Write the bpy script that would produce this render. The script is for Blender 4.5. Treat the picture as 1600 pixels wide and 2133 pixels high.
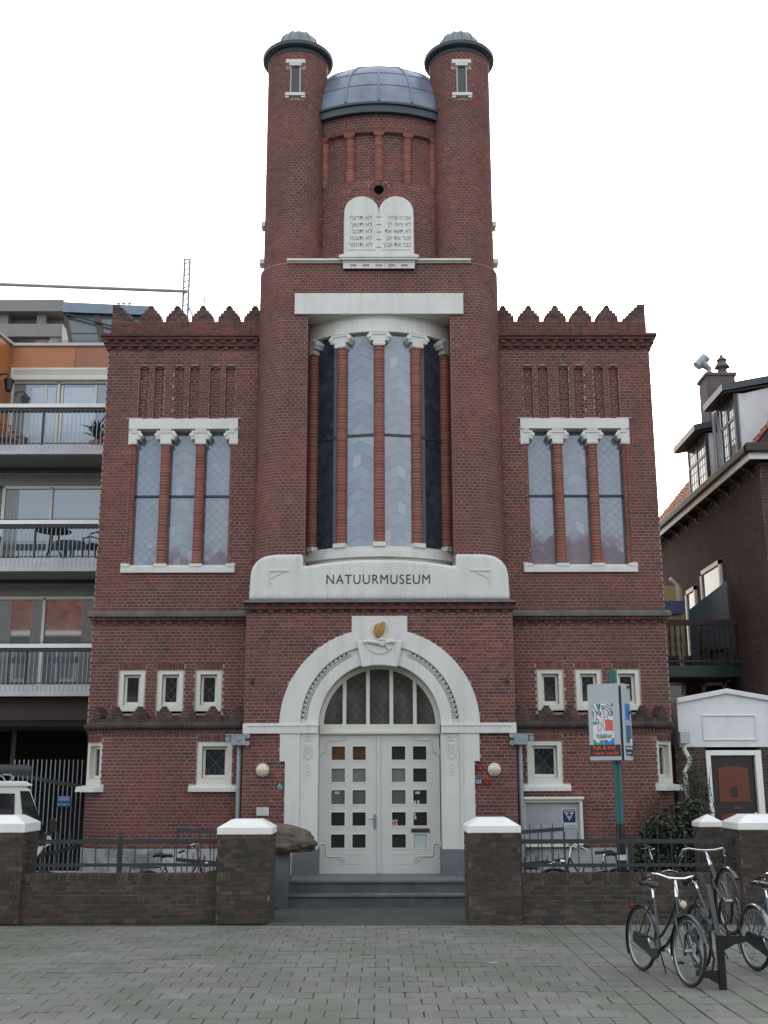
import bpy, bmesh, math, random
from mathutils import Vector, Matrix, noise
S = bpy.context.scene
COL = S.collection
for _o in list(bpy.data.objects):
    bpy.data.objects.remove(_o)
R = math.radians
PI = math.pi

# ------------------------------------------------------------------ camera
cd = bpy.data.cameras.new('camera')
cam = bpy.data.objects.new('camera', cd)
COL.objects.link(cam)
S.camera = cam
cd.sensor_fit = 'VERTICAL'
cd.sensor_height = 24.0
cd.lens = 24.0 * 2333.0 / 2133.0
cd.clip_start = 0.1
cd.clip_end = 600
CAM = Vector((0, -21.0, 2.12))
cam.location = CAM
cam.rotation_mode = 'XYZ'
_m = Matrix.Rotation(-R(0.245), 4, 'Z') @ Matrix.Rotation(R(90 + 13.3), 4, 'X') @ Matrix.Rotation(-R(0.15), 4, 'Z')
cam.rotation_euler = _m.to_euler()

# ------------------------------------------------------------------ sky and sun
SUN_EL, SUN_AZ = R(24), R(12)          # behind the museum, a little to the right
W = bpy.data.worlds.new('World')
S.world = W
W.use_nodes = True
nt = W.node_tree
nt.nodes.clear()
out = nt.nodes.new('ShaderNodeOutputWorld')
bg = nt.nodes.new('ShaderNodeBackground')
sky = nt.nodes.new('ShaderNodeTexSky')
sky.sky_type = 'NISHITA'
sky.sun_disc = False
sky.sun_elevation = SUN_EL
sky.sun_rotation = SUN_AZ
sky.air_density = 1.0
sky.dust_density = 3.0
sky.ozone_density = 1.0
# thin bright cloud veil over the blue
tc = nt.nodes.new('ShaderNodeTexCoord')
cn = nt.nodes.new('ShaderNodeTexNoise')
cn.inputs['Scale'].default_value = 2.2
cn.inputs['Detail'].default_value = 5
cr = nt.nodes.new('ShaderNodeMapRange')
cr.inputs['From Min'].default_value = 0.35
cr.inputs['From Max'].default_value = 0.7
cr.inputs['To Min'].default_value = 0.30
cr.inputs['To Max'].default_value = 0.7
mixc = nt.nodes.new('ShaderNodeMix')
mixc.data_type = 'RGBA'
mixc.inputs['B'].default_value = (7.3, 7.25, 7.1, 1)
nt.links.new(tc.outputs['Generated'], cn.inputs['Vector'])
nt.links.new(cn.outputs['Fac'], cr.inputs['Value'])
nt.links.new(cr.outputs['Result'], mixc.inputs['Factor'])
nt.links.new(sky.outputs['Color'], mixc.inputs['A'])
nt.links.new(mixc.outputs['Result'], bg.inputs['Color'])
bg.inputs['Strength'].default_value = 0.13
nt.links.new(bg.outputs['Background'], out.inputs['Surface'])

sl = bpy.data.lights.new('sun', 'SUN')
sl.energy = 0.8
sl.angle = R(14)
sl.color = (1.0, 0.95, 0.87)
sun = bpy.data.objects.new('sun', sl)
COL.objects.link(sun)
_d = Vector((math.sin(SUN_AZ) * math.cos(SUN_EL), math.cos(SUN_AZ) * math.cos(SUN_EL), math.sin(SUN_EL)))
sun.rotation_euler = (-_d).to_track_quat('-Z', 'Y').to_euler()
sun.location = _d * 60

S.view_settings.view_transform = 'Standard'
S.view_settings.look = 'None'
S.view_settings.exposure = 1.28
S.view_settings.gamma = 1.0
S.view_settings.use_curve_mapping = False
S.render.engine = 'CYCLES'
S.cycles.max_bounces = 6
S.cycles.diffuse_bounces = 4
S.cycles.use_denoising = True

# ------------------------------------------------------------------ materials
def mat(name, col, rough=0.7, metal=0.0, var=0.12, vscale=3.0, tint=None, ior=1.5, fine=0.0, fscale=40.0,
        objrand=False, stain=None, streak=None, coat=0.0, bump=0.0, bscale=60.0, emit=None, stainz=None):
    """principled material. tint: colour stops chosen by the per-piece value; var/vscale: large soft variation; fine: small grain; stain: (colour, scale, lo, hi) patches."""
    m = bpy.data.materials.new(name)
    m.use_nodes = True
    t = m.node_tree
    L = t.links.new
    N = t.nodes.new
    p = t.nodes['Principled BSDF']
    p.inputs['Roughness'].default_value = rough
    p.inputs['Metallic'].default_value = metal
    p.inputs['IOR'].default_value = ior
    p.inputs['Coat Weight'].default_value = coat
    g = N('ShaderNodeNewGeometry')
    if tint:
        if objrand:
            a = N('ShaderNodeObjectInfo')
            fac = a.outputs['Random']
        else:
            a = N('ShaderNodeAttribute')
            a.attribute_name = 'tint'
            fac = a.outputs['Fac']
        r = N('ShaderNodeValToRGB')
        r.color_ramp.interpolation = 'LINEAR'
        e = r.color_ramp.elements
        while len(e) < len(tint):
            e.new(0.5)
        for i, (pos, c) in enumerate(tint):
            e[i].position = pos
            e[i].color = (*c, 1)
        L(fac, r.inputs['Fac'])
        c = r.outputs['Color']
    else:
        q = N('ShaderNodeRGB')
        q.outputs[0].default_value = (*col, 1)
        c = q.outputs[0]
    def mul(c, sc, amt, det=4):
        n = N('ShaderNodeTexNoise')
        n.inputs['Scale'].default_value = sc
        n.inputs['Detail'].default_value = det
        L(g.outputs['Position'], n.inputs['Vector'])
        k = N('ShaderNodeMapRange')
        k.inputs['From Min'].default_value = 0.25
        k.inputs['From Max'].default_value = 0.75
        k.inputs['To Min'].default_value = 1 - amt
        k.inputs['To Max'].default_value = 1 + amt
        L(n.outputs['Fac'], k.inputs['Value'])
        x = N('ShaderNodeMix')
        x.data_type = 'RGBA'
        x.blend_type = 'MULTIPLY'
        x.inputs['Factor'].default_value = 1
        L(c, x.inputs['A'])
        L(k.outputs['Result'], x.inputs['B'])
        return x.outputs['Result']
    if var:
        c = mul(c, vscale, var)
    if fine:
        c = mul(c, fscale, fine, 2)
    if stain:
        sc_, lo, hi, amt = stain[1:]
        n = N('ShaderNodeTexNoise')
        n.inputs['Scale'].default_value = sc_
        n.inputs['Detail'].default_value = 6
        n.inputs['Roughness'].default_value = 0.65
        L(g.outputs['Position'], n.inputs['Vector'])
        k = N('ShaderNodeMapRange')
        k.inputs['From Min'].default_value = lo
        k.inputs['From Max'].default_value = hi
        k.inputs['To Max'].default_value = amt
        L(n.outputs['Fac'], k.inputs['Value'])
        x = N('ShaderNodeMix')
        x.data_type = 'RGBA'
        L(k.outputs['Result'], x.inputs['Factor'])
        L(c, x.inputs['A'])
        x.inputs['B'].default_value = (*stain[0], 1)
        c = x.outputs['Result']
    if streak:
        mp_ = N('ShaderNodeMapping')
        mp_.inputs['Scale'].default_value = (5.5, 5.5, 0.45)
        L(g.outputs['Position'], mp_.inputs['Vector'])
        n = N('ShaderNodeTexNoise')
        n.inputs['Scale'].default_value = 1.0
        n.inputs['Detail'].default_value = 5
        n.inputs['Roughness'].default_value = 0.6
        L(mp_.outputs['Vector'], n.inputs['Vector'])
        k = N('ShaderNodeMapRange')
        k.inputs['From Min'].default_value = 0.50
        k.inputs['From Max'].default_value = 0.72
        k.inputs['To Max'].default_value = streak[1]
        L(n.outputs['Fac'], k.inputs['Value'])
        x = N('ShaderNodeMix')
        x.data_type = 'RGBA'
        L(k.outputs['Result'], x.inputs['Factor'])
        L(c, x.inputs['A'])
        x.inputs['B'].default_value = (*streak[0], 1)
        c = x.outputs['Result']
    L(c, p.inputs['Base Color'])
    if bump:
        n = N('ShaderNodeTexNoise')
        n.inputs['Scale'].default_value = bscale
        n.inputs['Detail'].default_value = 4
        L(g.outputs['Position'], n.inputs['Vector'])
        b = N('ShaderNodeBump')
        b.inputs['Strength'].default_value = bump
        b.inputs['Distance'].default_value = 0.01
        L(n.outputs['Fac'], b.inputs['Height'])
        L(b.outputs['Normal'], p.inputs['Normal'])
    if emit:
        p.inputs['Emission Color'].default_value = (*emit[0], 1)
        p.inputs['Emission Strength'].default_value = emit[1]
    return m

BR = [(0.0, (0.068, 0.033, 0.034)), (0.3, (0.116, 0.043, 0.039)), (0.65, (0.166, 0.050, 0.041)), (0.9, (0.210, 0.062, 0.046)), (1.0, (0.195, 0.092, 0.068))]
DK = [(0.0, (0.036, 0.030, 0.027)), (0.4, (0.053, 0.041, 0.035)), (0.8, (0.074, 0.052, 0.043)), (1.0, (0.096, 0.070, 0.056))]
OB = [(0.0, (0.15, 0.045, 0.032)), (0.5, (0.215, 0.060, 0.038)), (1.0, (0.26, 0.082, 0.052))]
PV = [(0.0, (0.142, 0.145, 0.127)), (0.5, (0.160, 0.163, 0.143)), (1.0, (0.180, 0.182, 0.161))]
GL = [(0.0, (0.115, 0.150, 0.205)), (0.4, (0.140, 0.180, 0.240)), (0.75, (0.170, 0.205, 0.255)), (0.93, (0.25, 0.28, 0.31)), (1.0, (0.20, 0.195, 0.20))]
WEATHER = ((0.045, 0.038, 0.032), 0.7, 0.54, 0.72, 0.55)
M = {}
M['brick'] = mat('facade brick', None, 0.85, tint=BR, var=0.24, vscale=0.6, fine=0.16, fscale=55, bump=0.3, stain=WEATHER, streak=((0.055, 0.040, 0.036), 0.45))
M['brick1'] = mat('facade brick single', None, 0.85, tint=BR, var=0.24, vscale=0.6, fine=0.16, fscale=55, objrand=True, bump=0.3, stain=WEATHER, streak=((0.055, 0.040, 0.036), 0.45))
M['topbrick'] = mat('weathered battlement brick', None, 0.9, tint=[(0.0, (0.046, 0.033, 0.032)), (0.5, (0.078, 0.045, 0.041)), (1.0, (0.125, 0.068, 0.058))], var=0.22, vscale=1.5, fine=0.2, fscale=45, bump=0.4, stain=((0.040, 0.044, 0.024), 3.0, 0.56, 0.72, 0.6))
M['mortar'] = mat('pale mortar', (0.37, 0.295, 0.255), 0.95, var=0.22, vscale=1.1, fine=0.15)
M['mortar_dk'] = mat('dark mortar', (0.155, 0.142, 0.12), 0.95, var=0.35, vscale=2.5, fine=0.2)
MOSS = ((0.030, 0.040, 0.012), 2.6, 0.52, 0.68, 0.75)
M['dkbrick'] = mat('old dark brick', None, 0.9, tint=DK, var=0.22, vscale=1.5, fine=0.25, fscale=45, bump=0.5, stain=MOSS)
M['dkbrick1'] = mat('old dark brick single', None, 0.9, tint=DK, var=0.22, vscale=1.5, fine=0.25, fscale=45, objrand=True, bump=0.5, stain=MOSS)
M['orbrick'] = mat('orange round brick', None, 0.8, tint=OB, var=0.12, vscale=2, fine=0.15)
M['white'] = mat('white painted stone', (0.62, 0.625, 0.590), 0.55, var=0.06, vscale=1.3, fine=0.03, stain=((0.42, 0.43, 0.40), 1.6, 0.58, 0.8, 0.5), streak=((0.36, 0.36, 0.33), 0.32))
M['cap'] = mat('white cap paint', (0.80, 0.80, 0.77), 0.5, var=0.05, stain=((0.5, 0.5, 0.44), 4.0, 0.6, 0.8, 0.5))
M['frame'] = mat('window frame paint', (0.64, 0.64, 0.57), 0.4, var=0.05)
M['door'] = mat('grey white door paint', (0.56, 0.57, 0.54), 0.38, var=0.05, vscale=1.5)
M['greystone'] = mat('blue grey stone', (0.125, 0.135, 0.145), 0.6, var=0.22, vscale=2.5, fine=0.15, fscale=80)
M['step'] = mat('bluestone steps', (0.080, 0.092, 0.098), 0.55, var=0.25, vscale=3, fine=0.15, stain=((0.20, 0.21, 0.19), 2.2, 0.5, 0.75, 0.5))
M['slab'] = mat('grey cornice slab', (0.115, 0.11, 0.105), 0.8, var=0.25, vscale=2, stain=((0.05, 0.06, 0.03), 5, 0.5, 0.7, 0.6))
M['lead'] = mat('lead roof sheet', (0.185, 0.225, 0.285), 0.40, metal=0.3, var=0.22, vscale=2.0, fine=0.08, fscale=14)
M['fascia'] = mat('blue black fascia', (0.026, 0.042, 0.055), 0.4, var=0.15)
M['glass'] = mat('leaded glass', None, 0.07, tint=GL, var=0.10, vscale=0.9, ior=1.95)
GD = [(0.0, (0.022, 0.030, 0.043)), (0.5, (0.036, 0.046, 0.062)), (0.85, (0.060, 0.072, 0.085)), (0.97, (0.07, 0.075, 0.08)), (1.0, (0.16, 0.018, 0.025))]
M['leaded_dkrefl'] = mat('leaded glass with dark reflection', None, 0.06, tint=GD, var=0.2, vscale=2, ior=1.6)  # leaded glass copy with the dark reflection put into its colour
M['rollbrick'] = mat('sooty roll brick', None, 0.9, tint=[(0, (0.040, 0.034, 0.032)), (1, (0.085, 0.068, 0.062))], var=0.3, vscale=3, stain=((0.04, 0.05, 0.03), 4, 0.5, 0.7, 0.6))
M['dglass'] = mat('dark window glass', (0.020, 0.024, 0.026), 0.05, var=0.3, vscale=1.2, ior=1.6)
M['fanglass'] = mat('dim fanlight glass', (0.050, 0.050, 0.046), 0.06, var=0.35, vscale=2.5, ior=1.7)
M['caplead'] = mat('grey green turret lead', (0.15, 0.185, 0.185), 0.45, metal=0.25, var=0.25, vscale=4, stain=((0.07, 0.10, 0.05), 3.0, 0.5, 0.7, 0.6))
M['came'] = mat('lead came', (0.10, 0.12, 0.15), 0.5, var=0.1)
M['black'] = mat('black metal', (0.012, 0.013, 0.014), 0.4, var=0.2)
M['iron'] = mat('dark grey iron paint', (0.030, 0.034, 0.038), 0.5, var=0.2, vscale=6)
M['galv'] = mat('galvanised steel', (0.30, 0.345, 0.39), 0.45, metal=0.5, var=0.18, vscale=9)
M['chrome'] = mat('chrome', (0.72, 0.72, 0.74), 0.16, metal=1.0, var=0.05)
M['alu'] = mat('aluminium rim', (0.32, 0.33, 0.35), 0.35, metal=0.8, var=0.05)
M['rubber'] = mat('tyre rubber', (0.018, 0.018, 0.019), 0.75, var=0.2)
M['leather'] = mat('black saddle', (0.020, 0.020, 0.022), 0.38, var=0.15)
M['gold'] = mat('gilded flame', (0.36, 0.20, 0.055), 0.42, metal=0.4, var=0.2, vscale=20)
M['letter'] = mat('dark lettering', (0.018, 0.02, 0.022), 0.5, var=0.0)
M['hebrew'] = mat('faded carved lettering', (0.15, 0.155, 0.15), 0.7, var=0.25, vscale=12)
M['paver'] = mat('grey paver', None, 0.8, tint=PV, var=0.14, vscale=0.9, fine=0.12, fscale=90, bump=0.25, bscale=120, stain=((0.080, 0.102, 0.056), 0.55, 0.48, 0.72, 0.75))
M['paver1'] = mat('grey paver single', None, 0.8, tint=PV, var=0.14, vscale=0.9, fine=0.12, fscale=90, objrand=True, bump=0.25, bscale=120, stain=((0.080, 0.102, 0.056), 0.55, 0.48, 0.72, 0.75))
M['joint'] = mat('mossy joint earth', (0.030, 0.034, 0.020), 0.95, var=0.4, vscale=5, stain=((0.035, 0.055, 0.012), 1.3, 0.45, 0.65, 0.8))
M['asphalt'] = mat('weathered asphalt', (0.060, 0.068, 0.056), 0.9, var=0.18, vscale=3, fine=0.3, fscale=120, bump=0.4, bscale=150)
M['earth'] = mat('yard earth', (0.055, 0.056, 0.048), 0.95, var=0.3, vscale=2, fine=0.3, fscale=60)
M['stucco'] = mat('grey white stucco', (0.40, 0.42, 0.42), 0.9, var=0.18, vscale=2, fine=0.15, fscale=70, stain=((0.12, 0.13, 0.13), 1.8, 0.52, 0.66, 0.8), bump=0.6, bscale=80)
M['concrete'] = mat('pale concrete', (0.47, 0.48, 0.49), 0.8, var=0.12, vscale=2.5, fine=0.08)
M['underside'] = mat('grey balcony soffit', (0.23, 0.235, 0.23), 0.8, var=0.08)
M['orange'] = mat('orange brown panel', (0.42, 0.155, 0.050), 0.35, var=0.12, vscale=2)
M['panelred'] = mat('red brown panel', (0.31, 0.115, 0.062), 0.4, var=0.12, vscale=2)
M['pane'] = mat('balcony glass', (0.10, 0.12, 0.135), 0.03, var=0.2, vscale=0.8, ior=2.3)
M['curtain'] = mat('bluish white curtain behind glass', (0.42, 0.50, 0.58), 0.25, var=0.1, vscale=3, ior=1.9)
M['sheer_refl'] = mat('grey curtain and pale reflection in glass', (0.15, 0.165, 0.165), 0.2, var=0.15, ior=1.8)
M['skylight'] = mat('slate blue glazing', (0.055, 0.085, 0.105), 0.15, var=0.1)
M['darkwood'] = mat('dark brown timber', (0.040, 0.026, 0.020), 0.6, var=0.2)
M['hole'] = mat('unlit hole', (0.004, 0.004, 0.004), 1.0, var=0, ior=1.0)
HB = [(0.0, (0.040, 0.026, 0.026)), (0.5, (0.070, 0.038, 0.036)), (1.0, (0.105, 0.056, 0.050))]
M['housebrick'] = mat('purple brown house brick', None, 0.9, tint=HB, var=0.2, vscale=1.2, fine=0.2)
M['housebrick1'] = mat('purple brown house brick single', None, 0.9, tint=HB, var=0.2, vscale=1.2, fine=0.2, objrand=True)
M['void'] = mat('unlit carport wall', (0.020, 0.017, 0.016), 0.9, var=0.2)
M['rattan'] = mat('rattan', (0.27, 0.165, 0.075), 0.6, var=0.2, vscale=15)
M['leaf'] = mat('shrub leaf', None, 0.45, tint=[(0, (0.016, 0.026, 0.014)), (0.6, (0.030, 0.044, 0.022)), (1, (0.058, 0.072, 0.036))], var=0.15)
M['stem'] = mat('twig', (0.06, 0.045, 0.03), 0.8, var=0.2)
M['rock'] = mat('brown boulder', (0.095, 0.080, 0.064), 0.8, var=0.35, vscale=4, fine=0.3, fscale=25, stain=((0.20, 0.12, 0.06), 3.0, 0.50, 0.62, 0.6), bump=1.0, bscale=16)
M['teal'] = mat('teal post paint', (0.010, 0.105, 0.105), 0.4, var=0.12)
M['signgrey'] = mat('light grey sign sheet', (0.40, 0.44, 0.46), 0.45, var=0.06)
M['poster'] = mat('poster white', (0.66, 0.68, 0.70), 0.4, var=0.0)
M['ink'] = mat('poster ink', (0.015, 0.015, 0.02), 0.5, var=0.0)
M['pblue'] = mat('poster blue', (0.030, 0.17, 0.50), 0.4, var=0.35, vscale=9)
M['pblue2'] = mat('poster steel blue', (0.045, 0.13, 0.25), 0.4, var=0.45, vscale=14)
M['pgreen'] = mat('poster green', (0.03, 0.28, 0.20), 0.4, var=0.05)
M['pred'] = mat('poster coral', (0.62, 0.09, 0.08), 0.4, var=0.08, vscale=30)
M['orangetext'] = mat('orange lettering', (0.75, 0.10, 0.02), 0.5, var=0.0)
M['bluesign'] = mat('blue sign plate', (0.010, 0.10, 0.24), 0.4, var=0.05)
M['navy'] = mat('navy emblem', (0.018, 0.028, 0.13), 0.4, var=0.0)
M['redbox'] = mat('dark red plastic', (0.22, 0.015, 0.015), 0.35, var=0.1)
M['lampglass'] = mat('cream lamp glass', (0.66, 0.60, 0.42), 0.25, var=0.05)
M['amber'] = mat('amber lens', (0.42, 0.06, 0.01), 0.3, var=0.0)
M['vanwhite'] = mat('cream white car paint', (0.68, 0.69, 0.64), 0.3, var=0.03, coat=0.4)
M['vanglass'] = mat('tinted car glass', (0.018, 0.02, 0.024), 0.05, var=0.1)
M['bikeframe'] = mat('dark green bicycle paint', (0.012, 0.024, 0.026), 0.28, var=0.1, coat=0.4)
M['bikered'] = mat('dark red bicycle paint', (0.16, 0.010, 0.014), 0.3, var=0.1, coat=0.4)
M['bikeblue'] = mat('blue grey bicycle paint', (0.11, 0.16, 0.24), 0.3, var=0.1, coat=0.3)
M['tileroof'] = mat('orange roof tile', None, 0.75, tint=[(0, (0.20, 0.055, 0.03)), (0.6, (0.33, 0.095, 0.042)), (1, (0.42, 0.15, 0.065))], var=0.2, vscale=2, fine=0.15)
M['greenbeam'] = mat('dark green beam', (0.008, 0.030, 0.026), 0.4, var=0.15)
M['cream'] = mat('cream paint', (0.52, 0.42, 0.20), 0.6, var=0.08)
M['blackdoor'] = mat('black brown door paint', (0.016, 0.012, 0.011), 0.35, var=0.15)
M['rustdoor'] = mat('orange stained door panel', (0.135, 0.030, 0.012), 0.35, var=0.22, vscale=4)
M['porchwhite'] = mat('white rendered porch', (0.70, 0.71, 0.72), 0.8, var=0.07, fine=0.05, stain=((0.42, 0.44, 0.42), 2.5, 0.55, 0.75, 0.5))
M['chimneyrender'] = mat('weathered render', (0.13, 0.11, 0.115), 0.9, var=0.25, vscale=4)
M['brownglass'] = mat('lit orange brown glass', (0.085, 0.045, 0.020), 0.1, var=0.5, vscale=6)
M['greenglass'] = mat('greenish glass', (0.085, 0.11, 0.10), 0.08, var=0.15)
M['paleglass'] = mat('pale paper behind glass', (0.42, 0.50, 0.50), 0.2, var=0.05)

# ------------------------------------------------------------------ mesh helpers
class MB:
    def __init__(s):
        s.v = []
        s.f = []
        s.t = []
    def face(s, pts, t=0.5):
        n = len(s.v)
        s.v.extend(tuple(p) for p in pts)
        s.f.append(tuple(range(n, n + len(pts))))
        s.t.append(t)
    def hexa(s, p, t=0.5, faces=(0, 1, 2, 3, 4, 5)):
        """p: 4 back points then 4 front points, same order round"""
        n = len(s.v)
        s.v.extend(tuple(q) for q in p)
        F = ((4, 5, 6, 7), (0, 1, 5, 4), (1, 2, 6, 5), (2, 3, 7, 6), (3, 0, 4, 7), (3, 2, 1, 0))
        for i in faces:
            s.f.append(tuple(n + k for k in F[i]))
            s.t.append(t)
    def box(s, x0, x1, y0, y1, z0, z1, t=0.5):
        s.hexa([(x0, y1, z0), (x1, y1, z0), (x1, y1, z1), (x0, y1, z1), (x0, y0, z0), (x1, y0, z0), (x1, y0, z1), (x0, y0, z1)], t)
    def bar(s, a, b, w, d, up=(0, 0, 1), t=0.5):
        """a straight bar of rectangular section from a to b, w wide across, d deep along up"""
        a, b = Vector(a), Vector(b)
        k = (b - a).normalized()
        u = Vector(up)
        x = k.cross(u)
        if x.length < 1e-5:
            x = k.cross(Vector((1, 0, 0)))
        x.normalize()
        u = x.cross(k).normalized()
        x *= w / 2
        u *= d / 2
        s.hexa([a - x - u, a + x - u, a + x + u, a - x + u, b - x - u, b + x - u, b + x + u, b - x + u], t)
    def prism(s, poly, y0, y1, mp=None, t=0.5):
        """poly: (x, z) outline extruded from y0 (front) to y1 (back)"""
        mp = mp or (lambda x, y, z: (x, y, z))
        n = len(s.v)
        k = len(poly)
        s.v.extend(mp(x, y0, z) for x, z in poly)
        s.v.extend(mp(x, y1, z) for x, z in poly)
        s.f.append(tuple(range(n, n + k)))
        s.t.append(t)
        s.f.append(tuple(range(n + 2 * k - 1, n + k - 1, -1)))
        s.t.append(t)
        for i in range(k):
            j = (i + 1) % k
            s.f.append((n + i, n + k + i, n + k + j, n + j))
            s.t.append(t)
    def tube(s, pts, r, n=8, t=0.5, closed=False):
        pts = [Vector(p) for p in pts]
        m = len(pts)
        rr = r if isinstance(r, (list, tuple)) else [r] * m
        base = len(s.v)
        prev = None
        for i, p in enumerate(pts):
            if closed:
                d = pts[(i + 1) % m] - pts[i - 1]
            else:
                d = pts[min(i + 1, m - 1)] - pts[max(i - 1, 0)]
            d.normalize()
            if prev is None:
                a = Vector((0, 0, 1)) if abs(d.z) < 0.9 else Vector((1, 0, 0))
                x = d.cross(a).normalized()
            else:
                x = (prev - d * prev.dot(d))
                if x.length < 1e-6:
                    x = d.orthogonal()
                x.normalize()
            prev = x
            y = d.cross(x)
            for k in range(n):
                a = 2 * PI * k / n
                s.v.append(tuple(p + (x * math.cos(a) + y * math.sin(a)) * rr[i]))
        for i in range(m if closed else m - 1):
            i2 = (i + 1) % m
            for k in range(n):
                k2 = (k + 1) % n
                s.f.append((base + i * n + k, base + i * n + k2, base + i2 * n + k2, base + i2 * n + k))
                s.t.append(t)
        if not closed:
            s.f.append(tuple(base + k for k in range(n - 1, -1, -1)))
            s.f.append(tuple(base + (m - 1) * n + k for k in range(n)))
            s.t += [t, t]
    def lathe(s, prof, cx, cy, n=24, a0=0.0, a1=2 * PI, t=0.5, tf=None):
        """prof: (r, z) pairs. angle 0 faces -Y, positive turns to +X"""
        full = abs(a1 - a0 - 2 * PI) < 1e-6
        cols = n if full else n + 1
        base = len(s.v)
        for i in range(cols):
            a = a0 + (a1 - a0) * i / n
            for r, z in prof:
                s.v.append((cx + r * math.sin(a), cy - r * math.cos(a), z))
        k = len(prof)
        for i in range(n):
            j = (i + 1) % cols
            for q in range(k - 1):
                s.f.append((base + i * k + q, base + j * k + q, base + j * k + q + 1, base + i * k + q + 1))
                s.t.append(tf(q) if tf else t)
    def ring(s, ao, bo, ai, bi, cx, cz, y0, y1, n=48, a0=0.0, a1=PI, t=0.5):
        """flat arch ring in the XZ plane with depth y0..y1"""
        P = [(cx + ao * math.cos(a0 + (a1 - a0) * i / n), cz + bo * math.sin(a0 + (a1 - a0) * i / n)) for i in range(n + 1)]
        P += [(cx + ai * math.cos(a1 + (a0 - a1) * i / n), cz + bi * math.sin(a1 + (a0 - a1) * i / n)) for i in range(n + 1)]
        s.prism(P, y0, y1, t=t)
    def mesh(s, name):
        me = bpy.data.meshes.new(name)
        me.from_pydata(s.v, [], s.f)
        a = me.attributes.new('tint', 'FLOAT', 'FACE')
        a.data.foreach_set('value', s.t)
        me.update()
        return me
    def build(s, name, m, parent=None, kind=None, smooth=False, bevel=0.0, seg=2, world=True):
        me = s.mesh(name)
        me.materials.append(M[m])
        if smooth:
            me.polygons.foreach_set('use_smooth', [True] * len(me.polygons))
        o = bpy.data.objects.new(name, me)
        COL.objects.link(o)
        if parent:
            attach(o, parent, world)
        if kind:
            o['kind'] = kind
        if bevel:
            b = o.modifiers.new('Bevel', 'BEVEL')
            b.width = bevel
            b.segments = seg
            b.limit_method = 'ANGLE'
            b.angle_limit = R(40)
        if smooth:
            sharpen(me)
        return o

def sharpen(me, ang=38):
    bm = bmesh.new()
    bm.from_mesh(me)
    bmesh.ops.remove_doubles(bm, verts=bm.verts, dist=1e-5)
    bmesh.ops.recalc_face_normals(bm, faces=bm.faces)
    for e in bm.edges:
        if len(e.link_faces) == 2 and e.calc_face_angle(0) > R(ang):
            e.smooth = False
    bm.to_mesh(me)
    bm.free()

def base_of(o):
    v = Vector((0, 0, 0))
    while o is not None:
        v += Vector(o.location)
        o = o.parent
    return v

def attach(o, parent, world=True):
    o.parent = parent
    if world:
        o.location = Vector(o.location) - base_of(parent)

def tag(o, label=None, cat=None, group=None, kind=None):
    for k, v in (('label', label), ('category', cat), ('group', group), ('kind', kind)):
        if v:
            o[k] = v
    return o

def thing(name, label, cat, loc=(0, 0, 0), group=None):
    o = bpy.data.objects.new(name, None)
    o.empty_display_size = 0.2
    COL.objects.link(o)
    o.location = loc
    return tag(o, label, cat, group)

def copy_tree(o, parent=None):
    c = o.copy()
    COL.objects.link(c)
    c.parent = parent
    for ch in o.children:
        copy_tree(ch, c)
    return c

def text(name, body, x, y, z, size, m, parent=None, align='CENTER', rot=(R(90), 0, 0), extrude=0.002, spacing=1.0, sx=1.0, world=True, bold=0.0):
    c = bpy.data.curves.new(name, 'FONT')
    c.body = body
    c.size = size
    c.align_x = align
    c.align_y = 'CENTER'
    c.extrude = extrude
    c.space_character = spacing
    c.offset = bold
    c.materials.append(M[m])
    o = bpy.data.objects.new(name, c)
    COL.objects.link(o)
    o.location = (x, y, z)
    o.rotation_euler = rot
    o.scale = (sx, 1, 1)
    if parent:
        attach(o, parent, world)
    return o

def clip_rect(poly, x0, x1, z0, z1):
    def cut(p, ins, inter):
        r = []
        for i in range(len(p)):
            a, b = p[i - 1], p[i]
            if ins(b):
                if not ins(a):
                    r.append(inter(a, b))
                r.append(b)
            elif ins(a):
                r.append(inter(a, b))
        return r
    def ix(v):
        return lambda a, b: (v, a[1] + (b[1] - a[1]) * (v - a[0]) / (b[0] - a[0]))
    def iz(v):
        return lambda a, b: (a[0] + (b[0] - a[0]) * (v - a[1]) / (b[1] - a[1]), v)
    for ins, inter in ((lambda p: p[0] >= x0, ix(x0)), (lambda p: p[0] <= x1, ix(x1)), (lambda p: p[1] >= z0, iz(z0)), (lambda p: p[1] <= z1, iz(z1))):
        poly = cut(poly, ins, inter)
        if len(poly) < 3:
            return []
    return poly

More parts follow.
